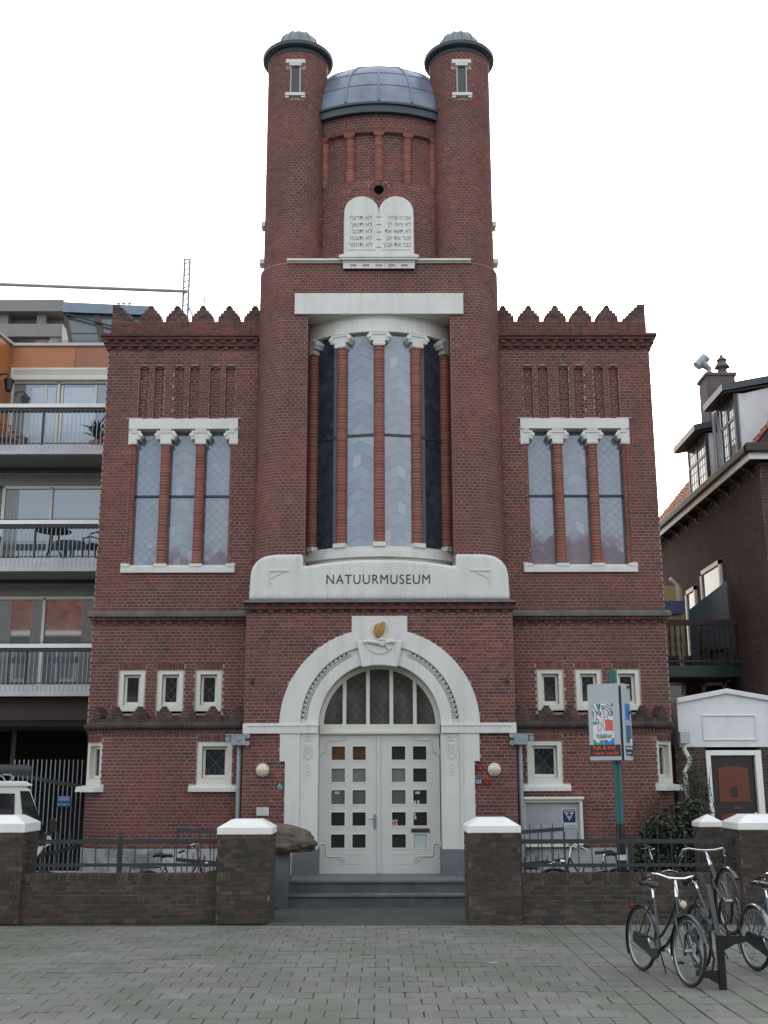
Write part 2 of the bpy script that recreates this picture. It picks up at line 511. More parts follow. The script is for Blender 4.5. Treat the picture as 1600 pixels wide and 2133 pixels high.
# ------------------------------------------------------------------ bricks
class Wall:
    """collects bricks on mapped surfaces; emit() makes the nearest 300 single parts and joins the rest"""
    def __init__(s, seed):
        s.rnd = random.Random(seed)
        s.b = []
    def lay(s, mp, u0, u1, z0, z1, holes=(), course=0.0635, joint=0.0108, bond='cross', d=0.006, L=0.213, lo=0.0, hi=1.0, flat=True, wob=0.0, split=None):
        n = max(1, round((z1 - z0) / course))
        ch = (z1 - z0) / n
        for i in range(n):
            za, zb = z0 + i * ch, z0 + (i + 1) * ch
            zc = (za + zb) / 2
            blocked = []
            for h in holes:
                if callable(h):
                    q = h(zc)
                    if q:
                        blocked.append(q)
                elif h[2] < zc < h[3]:
                    blocked.append((h[0], h[1]))
            spans = [(u0, u1)]
            for a, b in blocked:
                nx = []
                for p, q in spans:
                    if b <= p or a >= q:
                        nx.append((p, q))
                    else:
                        if a > p:
                            nx.append((p, a))
                        if b < q:
                            nx.append((b, q))
                spans = nx
            if bond == 'header':
                w, off = L / 2, (i % 2) * L / 4
            elif bond == 'stretch':
                w, off = L, (i % 2) * L / 2
            elif bond == 'mix':
                w, off = None, 0
            else:
                w, off = (L / 2, 0.0) if i % 2 else (L, L / 4 + (L / 2 if i % 4 == 0 else 0))
            for p, q in spans:
                if w is None:
                    k, seq = p - s.rnd.random() * L, []
                    edges = [k]
                    while k < q:
                        k += L if s.rnd.random() < 0.62 else L / 2
                        edges.append(k)
                else:
                    k0 = math.floor((p - off) / w)
                    edges = [off + (k0 + j) * w for j in range(int((q - p) / w) + 3)]
                if split is not None and bond == 'cross' and i % 2 == 0:
                    e2 = []
                    for a, b in zip(edges, edges[1:]):
                        e2.append(a)
                        if (a + b) / 2 > split:
                            e2.append((a + b) / 2)
                    edges = e2 + [edges[-1]]
                for a, b in zip(edges, edges[1:]):
                    a2, b2 = max(a, p), min(b, q)
                    if b2 - a2 < 0.035:
                        continue
                    j = joint / 2
                    t = lo + (hi - lo) * min(1, max(0, s.rnd.gauss(0.5, 0.18)))
                    wz = s.rnd.uniform(-wob, wob)
                    wu = s.rnd.uniform(-wob, wob)
                    s.b.append((mp, a2 + j + wu, b2 - j + wu, za + j + wz, zb - j + wz, d + s.rnd.uniform(-0.0018, 0.0018), t, flat and (split is None or b2 < split)))
    def single(s, mp, a, b, z0, z1, d, lo=0, hi=1):
        s.b.append((mp, a, b, z0, z1, d, s.rnd.uniform(lo, hi), False))
    def emit(s, root, m, m1, name='brick', nmax=300, rest='brickwork'):
        mb = MB()
        todo = []
        for e in s.b:
            mp, a, b, z0, z1, d, t, flat = e
            c = Vector(mp((a + b) / 2, (z0 + z1) / 2, d))
            todo.append(((c - CAM).length / max(0.05, (b - a)) ** 0.5, e, c))
        todo.sort(key=lambda q: q[0])
        singles = 0
        cache = {}
        base = base_of(root)
        for _, e, c in todo:
            mp, a, b, z0, z1, d, t, flat = e
            if flat and singles < nmax:
                p = Vector(mp(a, z0, d)), Vector(mp(b, z0, d)), Vector(mp(a, z0, -0.004))
                ax = (p[1] - p[0]).normalized()
                key = (m1, round(b - a, 3), round(z1 - z0, 4))
                me = cache.get(key)
                if me is None:
                    q = MB()
                    w, h = (b - a) / 2, (z1 - z0) / 2
                    q.box(-w, w, 0, 0.016, -h, h)
                    me = q.mesh(name)
                    me.materials.append(M[m1])
                    cache[key] = me
                o = bpy.data.objects.new(name, me)
                COL.objects.link(o)
                o.parent = root
                nrm = (p[0] - p[2]).normalized()
                # local -Y is outward
                o.rotation_euler = (0, 0, math.atan2(-nrm.y, -nrm.x) - PI / 2)
                o.location = c - base
                singles += 1
                continue
            P = [mp(a, z0, -0.004), mp(b, z0, -0.004), mp(b, z1, -0.004), mp(a, z1, -0.004), mp(a, z0, d), mp(b, z0, d), mp(b, z1, d), mp(a, z1, d)]
            mb.hexa(P, t, (0, 1, 2, 3, 4))
        if mb.f:
            mb.build(rest, m, root, kind='stuff')

def plane(Y, s=1, xo=0.0):
    return lambda u, z, d: (s * u + xo, Y - d, z)

def sideplane(X, sgn):
    """a wall facing sgn * X; u runs along Y"""
    return lambda u, z, d: (X + sgn * d, u, z)

def cyl(cx, cy, r):
    return lambda u, z, d: (cx + (r + d) * math.sin(u / r), cy - (r + d) * math.cos(u / r), z)

def grid_boxes(mb, xs, zs, y0, y1, holes, s=1, t=0.5):
    xs = sorted(set(xs))
    zs = sorted(set(zs))
    for a, b in zip(xs, xs[1:]):
        for p, q in zip(zs, zs[1:]):
            cx, cz = (a + b) / 2, (p + q) / 2
            if any(h[0] < cx < h[1] and h[2] < cz < h[3] for h in holes):
                continue
            x0, x1 = (a, b) if s > 0 else (-b, -a)
            mb.box(x0, x1, y0, y1, p, q, t)

def holes_grid(u0, u1, z0, z1, holes):
    xs = [u0, u1] + [v for h in holes for v in h[:2] if u0 < v < u1]
    zs = [z0, z1] + [v for h in holes for v in h[2:] if z0 < v < z1]
    return xs, zs
# ------------------------------------------------------------------ the museum
museum = thing('museum', 'tall red brick museum with two round towers, domed roof and white arched entrance', 'building', (0, 0.3, 0))
wall = Wall(11)
WX, WY = 5.56, 0.64            # wing: outer edge and front plane
LY, LR, LX = 0.28, 0.75, 5.59  # lower storey: front plane, corner radius, outer edge
SM = [3.275, 4.01, 4.745]      # small windows
SLOTS = [(2.938, 3.134), (3.242, 3.453), (3.665, 3.871), (3.979, 4.176), (4.382, 4.588), (4.691, 4.892)]
WC = 3.95

def lowmap(s):
    L1 = LX - LR
    def f(u, z, d):
        if u <= L1:
            return (s * u, LY - d, z)
        a = (u - L1) / LR
        if a <= PI / 2:
            return (s * (L1 + (LR + d) * math.sin(a)), LY + LR - (LR + d) * math.cos(a), z)
        return (s * (LX + d), LY + LR + (u - L1 - LR * PI / 2), z)
    return f
LOWU = LX - LR + LR * PI / 2

for s in (1, -1):
    mort = MB()
    bed = MB()
    P = plane(WY, s)
    win_h = (WC - 1.02, WC + 1.02, 6.10, 9.0)
    small_h = [(c - 0.247, c + 0.247, 3.30, 4.125) for c in SM]
    slot_h = [(a, b, 9.15, 10.32) for a, b in SLOTS]
    # wing wall body with its openings
    xs, zs = holes_grid(2.0, WX - 0.004, 3.0, 10.66, [win_h] + small_h + slot_h)
    grid_boxes(mort, xs, zs, WY, WY + 0.45, [win_h] + small_h + slot_h, s)
    for a, b in SLOTS:                                          # back of the blind slots
        x0, x1 = sorted((s * a, s * b))
        mort.box(x0 - 0.01, x1 + 0.01, WY + 0.075, WY + 0.2, 9.15, 10.33)
        wall.lay(plane(WY + 0.075, s), a, b, 9.18, 10.29, bond='cross')
        wall.lay(lambda u, z, d, X=s * a, g=s: (X + g * d, u, z), WY, WY + 0.07, 9.18, 10.29, bond='cross', flat=False)
        wall.lay(lambda u, z, d, X=s * b, g=-s: (X + g * d, u, z), WY, WY + 0.07, 9.18, 10.29, bond='cross', flat=False)
        wall.single(P, a - 0.002, a + 0.055, 10.265, 10.315, 0.012)   # stepped head of the slot
        wall.single(P, b - 0.055, b + 0.002, 10.265, 10.315, 0.012)
    # brick skin
    hs = [(WC - 1.10, WC + 1.10, 8.935, 9.18), (WC - 1.12, WC + 1.12, 6.0, 6.19), (WC - 1.0, WC + 1.0, 6.1, 9.0)]
    hs += [(WC - 1.10, WC - 0.94, 8.6, 9.0), (WC + 0.94, WC + 1.10, 8.6, 9.0)]
    hs += [(c - 0.262, c + 0.262, 3.3, 4.25) for c in SM] + [(a, b, 9.1, 10.265) for a, b in SLOTS] + [(a + 0.055, b - 0.055, 10.2, 10.32) for a, b in SLOTS]
    wall.lay(P, 2.30, WX, 2.95, 5.0, hs)
    wall.lay(P, 2.30, WX, 5.27, 10.66, hs)
    for c in SM:                                                # soldier lintels
        k = 9
        for i in range(k):
            w = 0.524 / k
            wall.single(P, c - 0.262 + i * w + 0.005, c - 0.262 + (i + 1) * w - 0.005, 4.135, 4.245, 0.011)
    mort.box(*sorted((s * 2.3, s * (WX - 0.006))), WY + 0.42, 8.5, 3.0, 10.9)
    body = MB()
    body.box(*sorted((s * 2.3, s * (WX - 0.1))), LY + LR + 0.1, 8.5, 0.0, 2.99)
    body.build('rear_body', 'mortar', museum)   # body of the wing behind
    # lower storey
    lm = lowmap(s)
    gh = (3.067 - 0.33, 3.067 + 0.33, 1.90, 2.77)
    cu = LX - LR + LR * R(50)
    chh = (cu - 0.30, cu + 0.30, 1.90, 2.785)
    us = [2.40, gh[0], gh[1], LX - LR] + [LX - LR + LR * PI / 2 * k / 24 for k in range(1, 25)] + [chh[0], chh[1], LOWU + 2.0]
    us = sorted(set(us))
    for ua, ub in zip(us, us[1:]):
        for za, zb in ((0.0, 1.90), (1.90, 2.77), (2.77, 3.12)):
            uc, zc = (ua + ub) / 2, (za + zb) / 2
            if any(h[0] < uc < h[1] and h[2] < zc < h[3] for h in (gh, chh)):
                continue
            mort.hexa([lm(ua, za, -0.2), lm(ub, za, -0.2), lm(ub, zb, -0.2), lm(ua, zb, -0.2), lm(ua, za, 0), lm(ub, za, 0), lm(ub, zb, 0), lm(ua, zb, 0)])
    lh = [(gh[0] - 0.0, gh[1] + 0.0, 1.9, 2.77), (gh[0] - 0.0, gh[1] + 0.0, 2.77, 2.88), (3.08 - 0.45, 3.08 + 0.45, 1.85, 1.98),
          (chh[0], chh[1], 1.9, 2.89), (chh[0] - 0.06, chh[1] + 0.06, 1.85, 1.98)]
    wall.lay(lm, 2.50, LOWU + 1.2, 0.85, 2.90, lh, split=LX - LR - 0.1)
    for (h, k) in ((gh, 11), (chh, 10)):
        w = (h[1] - h[0]) / k
        for i in range(k):
            wall.single(lm, h[0] + i * w + 0.005, h[0] + (i + 1) * w - 0.005, 2.775, 2.885, 0.011)
    # dentil course and roll moulding of the low parapet
    n = 60
    for i in range(n):
        u = 2.52 + (LOWU + 0.8 - 2.52) * i / n
        wall.single(lm, u + 0.004, u + 0.052, 2.905, 2.985, 0.035, 0.0, 0.35)
    # ledge behind the parapet
    led = MB()
    led.prism([(s * x, z) for x, z in ((2.45, 3.12), (5.0, 3.12), (5.0, 3.16), (2.45, 3.16))], LY + 0.1, WY)
    led.build('ledge', 'slab', museum)
    rol = MB()
    prof = [(0.0, 2.985), (0.035, 2.99), (0.075, 3.01), (0.095, 3.045), (0.09, 3.085), (0.065, 3.115), (0.02, 3.13), (-0.16, 3.135)]
    for i in range(78):
        ua, ub = 2.50 + (LOWU + 1.2 - 2.50) * i / 78 + 0.003, 2.50 + (LOWU + 1.2 - 2.50) * (i + 1) / 78 - 0.003
        t = wall.rnd.uniform(0, 0.6)
        for (d0, z0), (d1, z1) in zip(prof, prof[1:]):
            rol.face([lm(ua, z0, d0), lm(ub, z0, d0), lm(ub, z1, d1), lm(ua, z1, d1)], t)
    rol.build('roll_moulding', 'rollbrick', museum)
    # low stepped merlons
    prng = random.Random(5)
    low_u = [2.66, 3.135, 3.59, 4.045, 4.50, 4.96, 5.42, 5.88, 6.3]
    mlow = None
    pw = Wall(31)
    for i, u in enumerate(low_u):
        mb = MB()
        for k, (w, z0, z1) in enumerate(((0.335, 3.135, 3.195), (0.335, 3.20, 3.255), (0.255, 3.26, 3.315), (0.155, 3.32, 3.37), (0.09, 3.375, 3.415))):
            cuts = [-w / 2, prng.uniform(-0.05, 0.05), w / 2] if w > 0.2 else [-w / 2, w / 2]
            for a, b in zip(cuts, cuts[1:]):
                mb.hexa([lm(u + a + 0.003, z0, -0.16), lm(u + b - 0.003, z0, -0.16), lm(u + b - 0.003, z1, -0.16), lm(u + a + 0.003, z1, -0.16),
                         lm(u + a + 0.003, z0, 0.01), lm(u + b - 0.003, z0, 0.01), lm(u + b - 0.003, z1, 0.01), lm(u + a + 0.003, z1, 0.01)], prng.uniform(0.1, 0.9))
        mb.build('merlon', 'topbrick', museum)
    mb = MB()
    for i in range(40):
        ua = 2.5 + (LOWU + 0.6 - 2.5) * i / 40
        ub = 2.5 + (LOWU + 0.6 - 2.5) * (i + 1) / 40
        mb.hexa([lm(ua + 0.003, 3.13, -0.16), lm(ub, 3.13, -0.16), lm(ub, 3.19, -0.16), lm(ua + 0.003, 3.19, -0.16), lm(ua + 0.003, 3.13, -0.01), lm(ub, 3.13, -0.01), lm(ub, 3.19, -0.01), lm(ua + 0.003, 3.19, -0.01)], prng.uniform(0, 0.8))
    mb.build('low_parapet', 'rollbrick', museum)
    # stucco plinth
    pl = MB()
    for ua, ub in zip(us, us[1:]):
        pl.hexa([lm(ua, 0, 0.004), lm(ub, 0, 0.004), lm(ub, 0.85, 0.004), lm(ua, 0.85, 0.004), lm(ua, 0, 0.028), lm(ub, 0, 0.028), lm(ub, 0.845, 0.028), lm(ua, 0.845, 0.028)])
    pl.build('plinth', 'stucco', museum)
    # string course: corbel bricks and slab
    rs = random.Random(3)
    for k in range(30):
        u = 2.45 + (WX + 0.03 - 2.45) * k / 30
        wall.single(P, u + 0.004, u + 0.100, 5.005, 5.06, 0.05 if k % 2 else 0.015, 0, 0.5)
        wall.single(P, u + 0.004, u + 0.100, 5.075, 5.135, 0.085, 0, 0.5)
    slab = MB()
    x0, x1 = sorted((s * 2.3, s * (WX + 0.09)))
    slab.prism([(x0, 5.14), (x1, 5.14), (x1, 5.20), (x0, 5.20)], WY - 0.13, WY + 0.3)
    slab.hexa([(x0, WY + 0.3, 5.20), (x1, WY + 0.3, 5.20), (x1, WY + 0.3, 5.27), (x0, WY + 0.3, 5.27), (x0, WY - 0.13, 5.20), (x1, WY - 0.13, 5.20), (x1, WY, 5.27), (x0, WY, 5.27)])
    slab.build('string_course', 'slab', museum)
    # top corbel cornice
    rows = [(10.665, 10.72, 0.035, 1), (10.725, 10.785, 0.055, 0), (10.79, 10.85, 0.09, 1), (10.855, 10.915, 0.11, 0), (10.92, 10.975, 0.145, 0)]
    for z0, z1, d, alt in rows:
        k = int((WX + d - 2.3) / 0.109)
        x1 = WX + d
        x0_, x1_ = sorted((s * 2.3, s * (x1 - 0.001)))
        bed.box(x0_, x1_, WY - d + (0.035 if alt else 0.009), WY + 0.3, z0 - 0.006, z1 + 0.004, 0.12)
        for i in range(k + 1):
            u = x1 - (i + 1) * 0.109
            if alt and i % 2:
                continue
            wall.single(P, u + 0.005, u + 0.104, z0, z1, d, 0.0, 0.5)
    bed.build('corbel_bed', 'brick', museum)
    # parapet and tall merlons
    for i in range(int((WX - 2.3) / 0.109)):
        u = WX - 0.02 - (i + 1) * 0.109
        for z0 in (10.985, 11.05, 11.115, 11.18, 11.245):
            wall.single(plane(WY + 0.05, s), u + 0.004, u + 0.105, z0, z0 + 0.056, 0.009, 0, 0.7)
    mort.box(*sorted((s * 2.3, s * (WX - 0.03))), WY + 0.05, WY + 0.30, 10.96, 11.305)
    steps = [(0.465, 11.312), (0.455, 11.374), (0.37, 11.436), (0.26, 11.498), (0.15, 11.560), (0.10, 11.600)]
    for c in (2.575, 3.11, 3.66, 4.19, 4.735):
        mb = MB()
        for k, (w, z) in enumerate(steps):
            a = -w / 2
            first = True
            while a < w / 2 - 0.01:
                b = min(w / 2, a + (0.109 if k % 2 and first else 0.213))
                if w / 2 - b < 0.04:
                    b = w / 2
                first = False
                x0, x1 = sorted((s * (c + a + 0.005), s * (c + b - 0.005)))
                mb.box(x0, x1, WY + 0.04, WY + 0.29, z - 0.001, z + 0.055, rs.uniform(0, 1))
                a = b
        mo = mb.build('merlon', 'topbrick', museum)
        mb = MB()
        for k, (w, z) in enumerate(steps):
            mb.box(*sorted((s * (c - w / 2 + 0.008), s * (c + w / 2 - 0.008))), WY + 0.047, WY + 0.283, z - 0.012, z + 0.05)
        mb.build('mortar_core', 'mortar', mo)
    mb = MB()                                                     # corner pier
    for k in range(6):
        z = 11.312 + 0.062 * k
        xi = 5.06 + 0.062 * max(0, k)
        a = xi
        while a < WX - 0.03:
            b = min(WX - 0.03, a + (0.109 if k % 2 and a == xi else 0.213))
            x0, x1 = sorted((s * (a + 0.003), s * (b - 0.003)))
            mb.box(x0, x1, WY + 0.04, WY + 0.29, z, z + 0.055, rs.uniform(0, 1))
            a = b
    mo = mb.build('merlon', 'topbrick', museum)
    mb = MB()
    for k in range(6):
        z = 11.312 + 0.062 * k
        mb.box(*sorted((s * (5.06 + 0.062 * max(0, k) + 0.008), s * (WX - 0.038))), WY + 0.047, WY + 0.283, z - 0.012, z + 0.05)
    mb.build('mortar_core', 'mortar', mo)
    mort.build('mortar_bed', 'mortar', museum)

# ---- entrance block
mort = MB()
EC = 3.06
def arch_hole(z):
    if z >= 4.72 and z < 5.075:
        w = 0.525
        e = 1.85 * math.sqrt(max(0, 1 - ((z - EC) / 1.78) ** 2))
        return (-max(w, e), max(w, e))
    if z >= 3.085:
        e = 1.85 * math.sqrt(max(0, 1 - ((z - EC) / 1.78) ** 2))
        return (-e, e) if e > 0 else None
    if z > 2.89:
        return (-3, 3)
    return (-1.83, 1.83) if z > 2.395 else (-1.735, 1.735)
xs, zs = holes_grid(-2.5, 2.5, 0.0, 5.15, [(-1.26, 1.26, 0, 4.28)])
grid_boxes(mort, xs, zs, 0.0, 0.30, [(-1.26, 1.26, 0, 4.28)])
mort.box(-2.5, -1.3, 0.30, 1.2, 0, 5.3)
mort.box(1.3, 2.5, 0.30, 1.2, 0, 5.3)
mort.box(-2.4, 2.4, 1.2, 8.5, 0, 5.3)
wall.lay(plane(0), -2.5, 2.5, 0.42, 5.13, [arch_hole])
for s in (-1, 1):
    wall.lay(sideplane(s * 2.5, s), 0.0, 0.66, 3.1, 5.13, flat=False)
    wall.lay(sideplane(s * 2.5, s), 0.0, 0.30, 0.42, 2.9, flat=False)
bed = MB()
for z0, z1, d, alt in ((5.135, 5.19, 0.03, 1), (5.195, 5.25, 0.06, 0), (5.255, 5.31, 0.075, 1)):
    bed.box(-2.5 - d + 0.03, 2.5 + d - 0.03, -d + (0.03 if alt else 0.009), 0.5, z0 - 0.004, z1 + 0.004, 0.12)
    k = int((5 + 2 * d) / 0.109)
    for i in range(k):
        if alt and i % 2 == (1 if z0 < 5.2 else 0):
            continue
        u = -2.5 - d + i * (5 + 2 * d) / k
        wall.single(plane(0), u + 0.004, u + 0.105, z0, z1, d, 0.0, 0.6)
bed.build('corbel_bed', 'brick', museum)
mb = MB()
mb.hexa([(-2.59, 0.7, 5.315), (2.59, 0.7, 5.315), (2.50, 0.7, 5.375), (-2.50, 0.7, 5.375), (-2.59, -0.13, 5.315), (2.59, -0.13, 5.315), (2.50, -0.035, 5.375), (-2.50, -0.035, 5.375)])
mb.build('cornice_slab', 'slab', museum)

# white surround of the doorway
mb = MB()
mb.ring(1.847, 1.778, 1.4625, 1.4625, 0, EC, -0.055, 0.02)
mb.ring(1.4625, 1.4625, 1.335, 1.335, 0, EC, -0.002, 0.02)
mb.ring(1.345, 1.345, 1.128, 1.132, 0, EC, -0.030, 0.40)
mb.build('door_arch', 'white', museum, bevel=0.008)
mb = MB()
for s in (-1, 1):
    nz = 17
    for i in range(nz):
        a0 = R(5 + 63.0 * i / nz)
        a1 = R(5 + 63.0 * (i + 1) / nz)
        am = (a0 + a1) / 2
        for (ra, aa, rb, ab) in ((1.352, a0, 1.452, am), (1.452, am, 1.352, a1), (1.39, a0 + (am - a0) * 0.1, 1.352, am), (1.352, am, 1.39, a1 - (am - a0) * 0.1)):
            mb.bar((s * ra * math.cos(aa), -0.018, EC + ra * math.sin(aa)), (s * rb * math.cos(ab), -0.018, EC + rb * math.sin(ab)), 0.017, 0.035, (0, 1, 0))
tag(mb.build('zigzag_band', 'white', museum), kind='stuff')
mb = MB()
for s in (-1, 1):
    nz = 17
    for i in range(nz):
        ac = R(5 + 63.0 * i / nz)
        r = 1.43
        c = Vector((s * r * math.cos(ac), 0, EC + r * math.sin(ac)))
        e = Vector((-s * math.sin(ac), 0, math.cos(ac))) * 0.026
        f = Vector((s * math.cos(ac), 0, math.sin(ac))) * 0.018
        P = [c - e + f, c + e + f, c - f * 1.7]
        mb.face([(p.x, -0.006, p.z) for p in P])
tag(mb.build('hollow_shade', 'slab', museum), kind='stuff')  # flat grey triangles: shade of the carved holes put into colour
mb = MB()
mb.prism([(-0.52, 4.55), (0.52, 4.55), (0.52, 5.065), (-0.52, 5.065)], -0.057, 0.02)
mb.build('keystone_block', 'white', museum, bevel=0.008)
mb = MB()
pts = [(-0.435, 4.60), (-0.325, 4.10)] + [(-0.325 + 0.65 * i / 8, 4.10 + 0.035 * math.sin(PI * i / 8)) for i in range(1, 8)] + [(0.325, 4.10), (0.435, 4.60)]
mb.prism(pts, -0.115, 0.40)
mb.build('keystone', 'white', museum, bevel=0.02, seg=3)
mb = MB()
ov = [(0.285 * math.cos(2 * PI * i / 40), 4.63 + 0.29 * math.sin(2 * PI * i / 40)) for i in range(40)]
mb.prism(ov, -0.135, -0.05)
med = mb.build('medallion', 'white', museum, bevel=0.008)
mb = MB()
mb.tube([(0.085 + 0.10 * k, -0.15, 4.55 - 0.125 * k) for k in (-1.05, -0.5, 0, 0.5, 1.0)], [0.032, 0.030, 0.028, 0.026, 0.024], 8)
mb.build('torch_handle', 'white', med, smooth=True)
for s in (-1, 1):
    mb = MB()
    x0 = 0.05
    mb.tube([(s * 0.285, -0.145, 4.565), (s * 0.20, -0.155, 4.575), (s * 0.13 + x0 * 0.3, -0.165, 4.56), (x0 + s * 0.05, -0.172, 4.545)], [0.036, 0.034, 0.040, 0.034], 8)
    for k in range(4):                                           # fingers round the torch
        mb.tube([(x0 + s * 0.055, -0.175, 4.565 - 0.017 * k), (x0 + s * 0.0, -0.185, 4.56 - 0.019 * k), (x0 - s * 0.03, -0.172, 4.545 - 0.02 * k)], [0.012, 0.011, 0.008], 6)
    mb.tube([(x0 + s * 0.09, -0.18, 4.585), (x0 + s * 0.04, -0.19, 4.605), (x0 + s * 0.01, -0.18, 4.60)], [0.013, 0.012, 0.009], 6)
    mb.build('relief_hand', 'white', med, smooth=True)
mb = MB()
fl = [(-0.045, 4.645), (0.03, 4.655), (0.085, 4.73), (0.115, 4.82), (0.120, 4.90), (0.085, 4.945), (0.045, 4.93), (0.02, 4.905), (-0.03, 4.91), (-0.075, 4.86), (-0.10, 4.78), (-0.085, 4.70)]
mb.prism([(x - 0.01, z) for x, z in fl], -0.185, -0.12)
for k in range(4):
    x = -0.06 + 0.042 * k
    mb.tube([(x * 0.5 - 0.01, -0.185, 4.66), (x - 0.005, -0.20, 4.76), (x + 0.03, -0.192, 4.85), (x + 0.045, -0.175, 4.92)], [0.014, 0.022, 0.018, 0.008], 6)
mb.build('gilded_flame', 'gold', med, smooth=True)

# band, jambs, pilasters
for s in (-1, 1):
    mb = MB()
    mb.box(*sorted((s * 1.128, s * 2.515)), -0.075, 0.03, 2.895, 3.08)
    mb.build('impost_band', 'white', museum, bevel=0.008)
for s in (-1, 1):
    mb = MB()
    for k in range(10):
        x = s * (1.18 + 0.132 * k)
        mb.tube([(x - 0.055, -0.078, 3.045), (x - 0.03, -0.085, 3.036), (x, -0.088, 3.032), (x + 0.03, -0.085, 3.036), (x + 0.055, -0.078, 3.045)], 0.009, 5)
    mb.build('scallop_trim', 'white', museum)
for s in (-1, 1):
    mb = MB()
    mb.prism([(s * 1.46, 0.40), (s * 1.73, 0.40), (s * 1.73, 2.393), (s * 1.83, 2.393), (s * 1.83, 2.895), (s * 1.46, 2.895)], -0.055, 0.03)
    mb.prism([(s * 1.128, 0.85), (s * 1.46, 0.85), (s * 1.46, 2.895), (s * 1.128, 2.895)], -0.030, 0.40)
    mb.build('door_jamb', 'white', museum, bevel=0.006)
    mb = MB()
    mb.box(*sorted((s * 1.10, s * 1.58)), -0.072, 0.36, 0.40, 0.85)
    mb.build('jamb_base', 'greystone', museum, bevel=0.008)
for s in (-1, 1):                                                # carved acanthus panels
    mb = MB()
    c = s * 1.315
    for g in (-1, 1):
        for (zc, r0, turns, up) in ((2.80, 0.055, 1.2, 1), (2.67, 0.060, 1.3, -1), (2.56, 0.05, 1.1, 1)):
            pts = []
            for i in range(15):
                a = i / 14 * turns * 2 * PI
                r = r0 * (1 - 0.75 * i / 14)
                pts.append((c + g * (0.052 + r * math.cos(a) * 0.8 - 0.01), -0.032, zc + up * r * math.sin(a)))
            mb.tube(pts, 0.0135, 5)
        mb.tube([(c + g * 0.002, -0.032, 2.44), (c + g * 0.06, -0.034, 2.50), (c + g * 0.085, -0.034, 2.60), (c + g * 0.06, -0.034, 2.72), (c + g * 0.092, -0.034, 2.83)], 0.014, 5)
    mb.tube([(c - 0.10, -0.034, 2.855), (c + 0.10, -0.034, 2.855)], 0.014, 5)
    for z in (2.31, 2.19):
        mb.tube([(c + 0.036 * math.cos(2 * PI * i / 14), -0.032, z + 0.040 * math.sin(2 * PI * i / 14)) for i in range(14)], 0.010, 5, closed=True)
    mb.build('carved_panel', 'white', museum, smooth=True)

# door frame, fanlight
mb = MB()
mb.ring(1.128, 1.128, 1.045, 1.045, 0, EC - 0.005, 0.30, 0.40)
for x in (-0.66, -0.22, 0.22, 0.66):
    h = math.sqrt(1.06 ** 2 - x * x)
    mb.box(x - 0.035, x + 0.035, 0.29, 0.38, EC, EC + h)
mb.box(-1.128, 1.128, 0.285, 0.40, 2.885, 3.075)
mb.box(-1.128, 1.128, 0.255, 0.30, 2.90, 2.955)
fan = mb.build('fanlight', 'frame', museum, bevel=0.006)
for x0, x1 in ((-1.05, -0.695), (-0.625, -0.255), (-0.185, 0.185), (0.255, 0.625), (0.695, 1.05)):
    rs_ = random.Random(int(x0 * 100))
    poly = [(x0, EC)] + [(x1, EC)] + [(x, EC + math.sqrt(max(0, 1.05 ** 2 - x * x))) for x in [x1 + (x0 - x1) * i / 10 for i in range(11)]]
    mb = MB()
    mb.prism(poly, 0.345, 0.36)
    mb.build('pane', 'fanglass', fan)
    mb = MB()
    zt = 4.1
    for k in range(-6, 8):
        for sg in (-1, 1):
            a = ((x0 + x1) / 2 - sg * 0.6, EC + 0.18 * k - 0.6)
            b = ((x0 + x1) / 2 + sg * 0.6, EC + 0.18 * k + 0.6)
            q = []
            for i in range(49):
                x, z = a[0] + (b[0] - a[0]) * i / 48, a[1] + (b[1] - a[1]) * i / 48
                if x0 < x < x1 and z > EC and x * x + (z - EC) ** 2 < 1.05 ** 2:
                    q.append((x, z))
            if len(q) > 2:
                mb.bar((q[0][0], 0.343, q[0][1]), (q[-1][0], 0.343, q[-1][1]), 0.0055, 0.005, (0, 1, 0))
    mb.build('lead_came', 'came', fan)

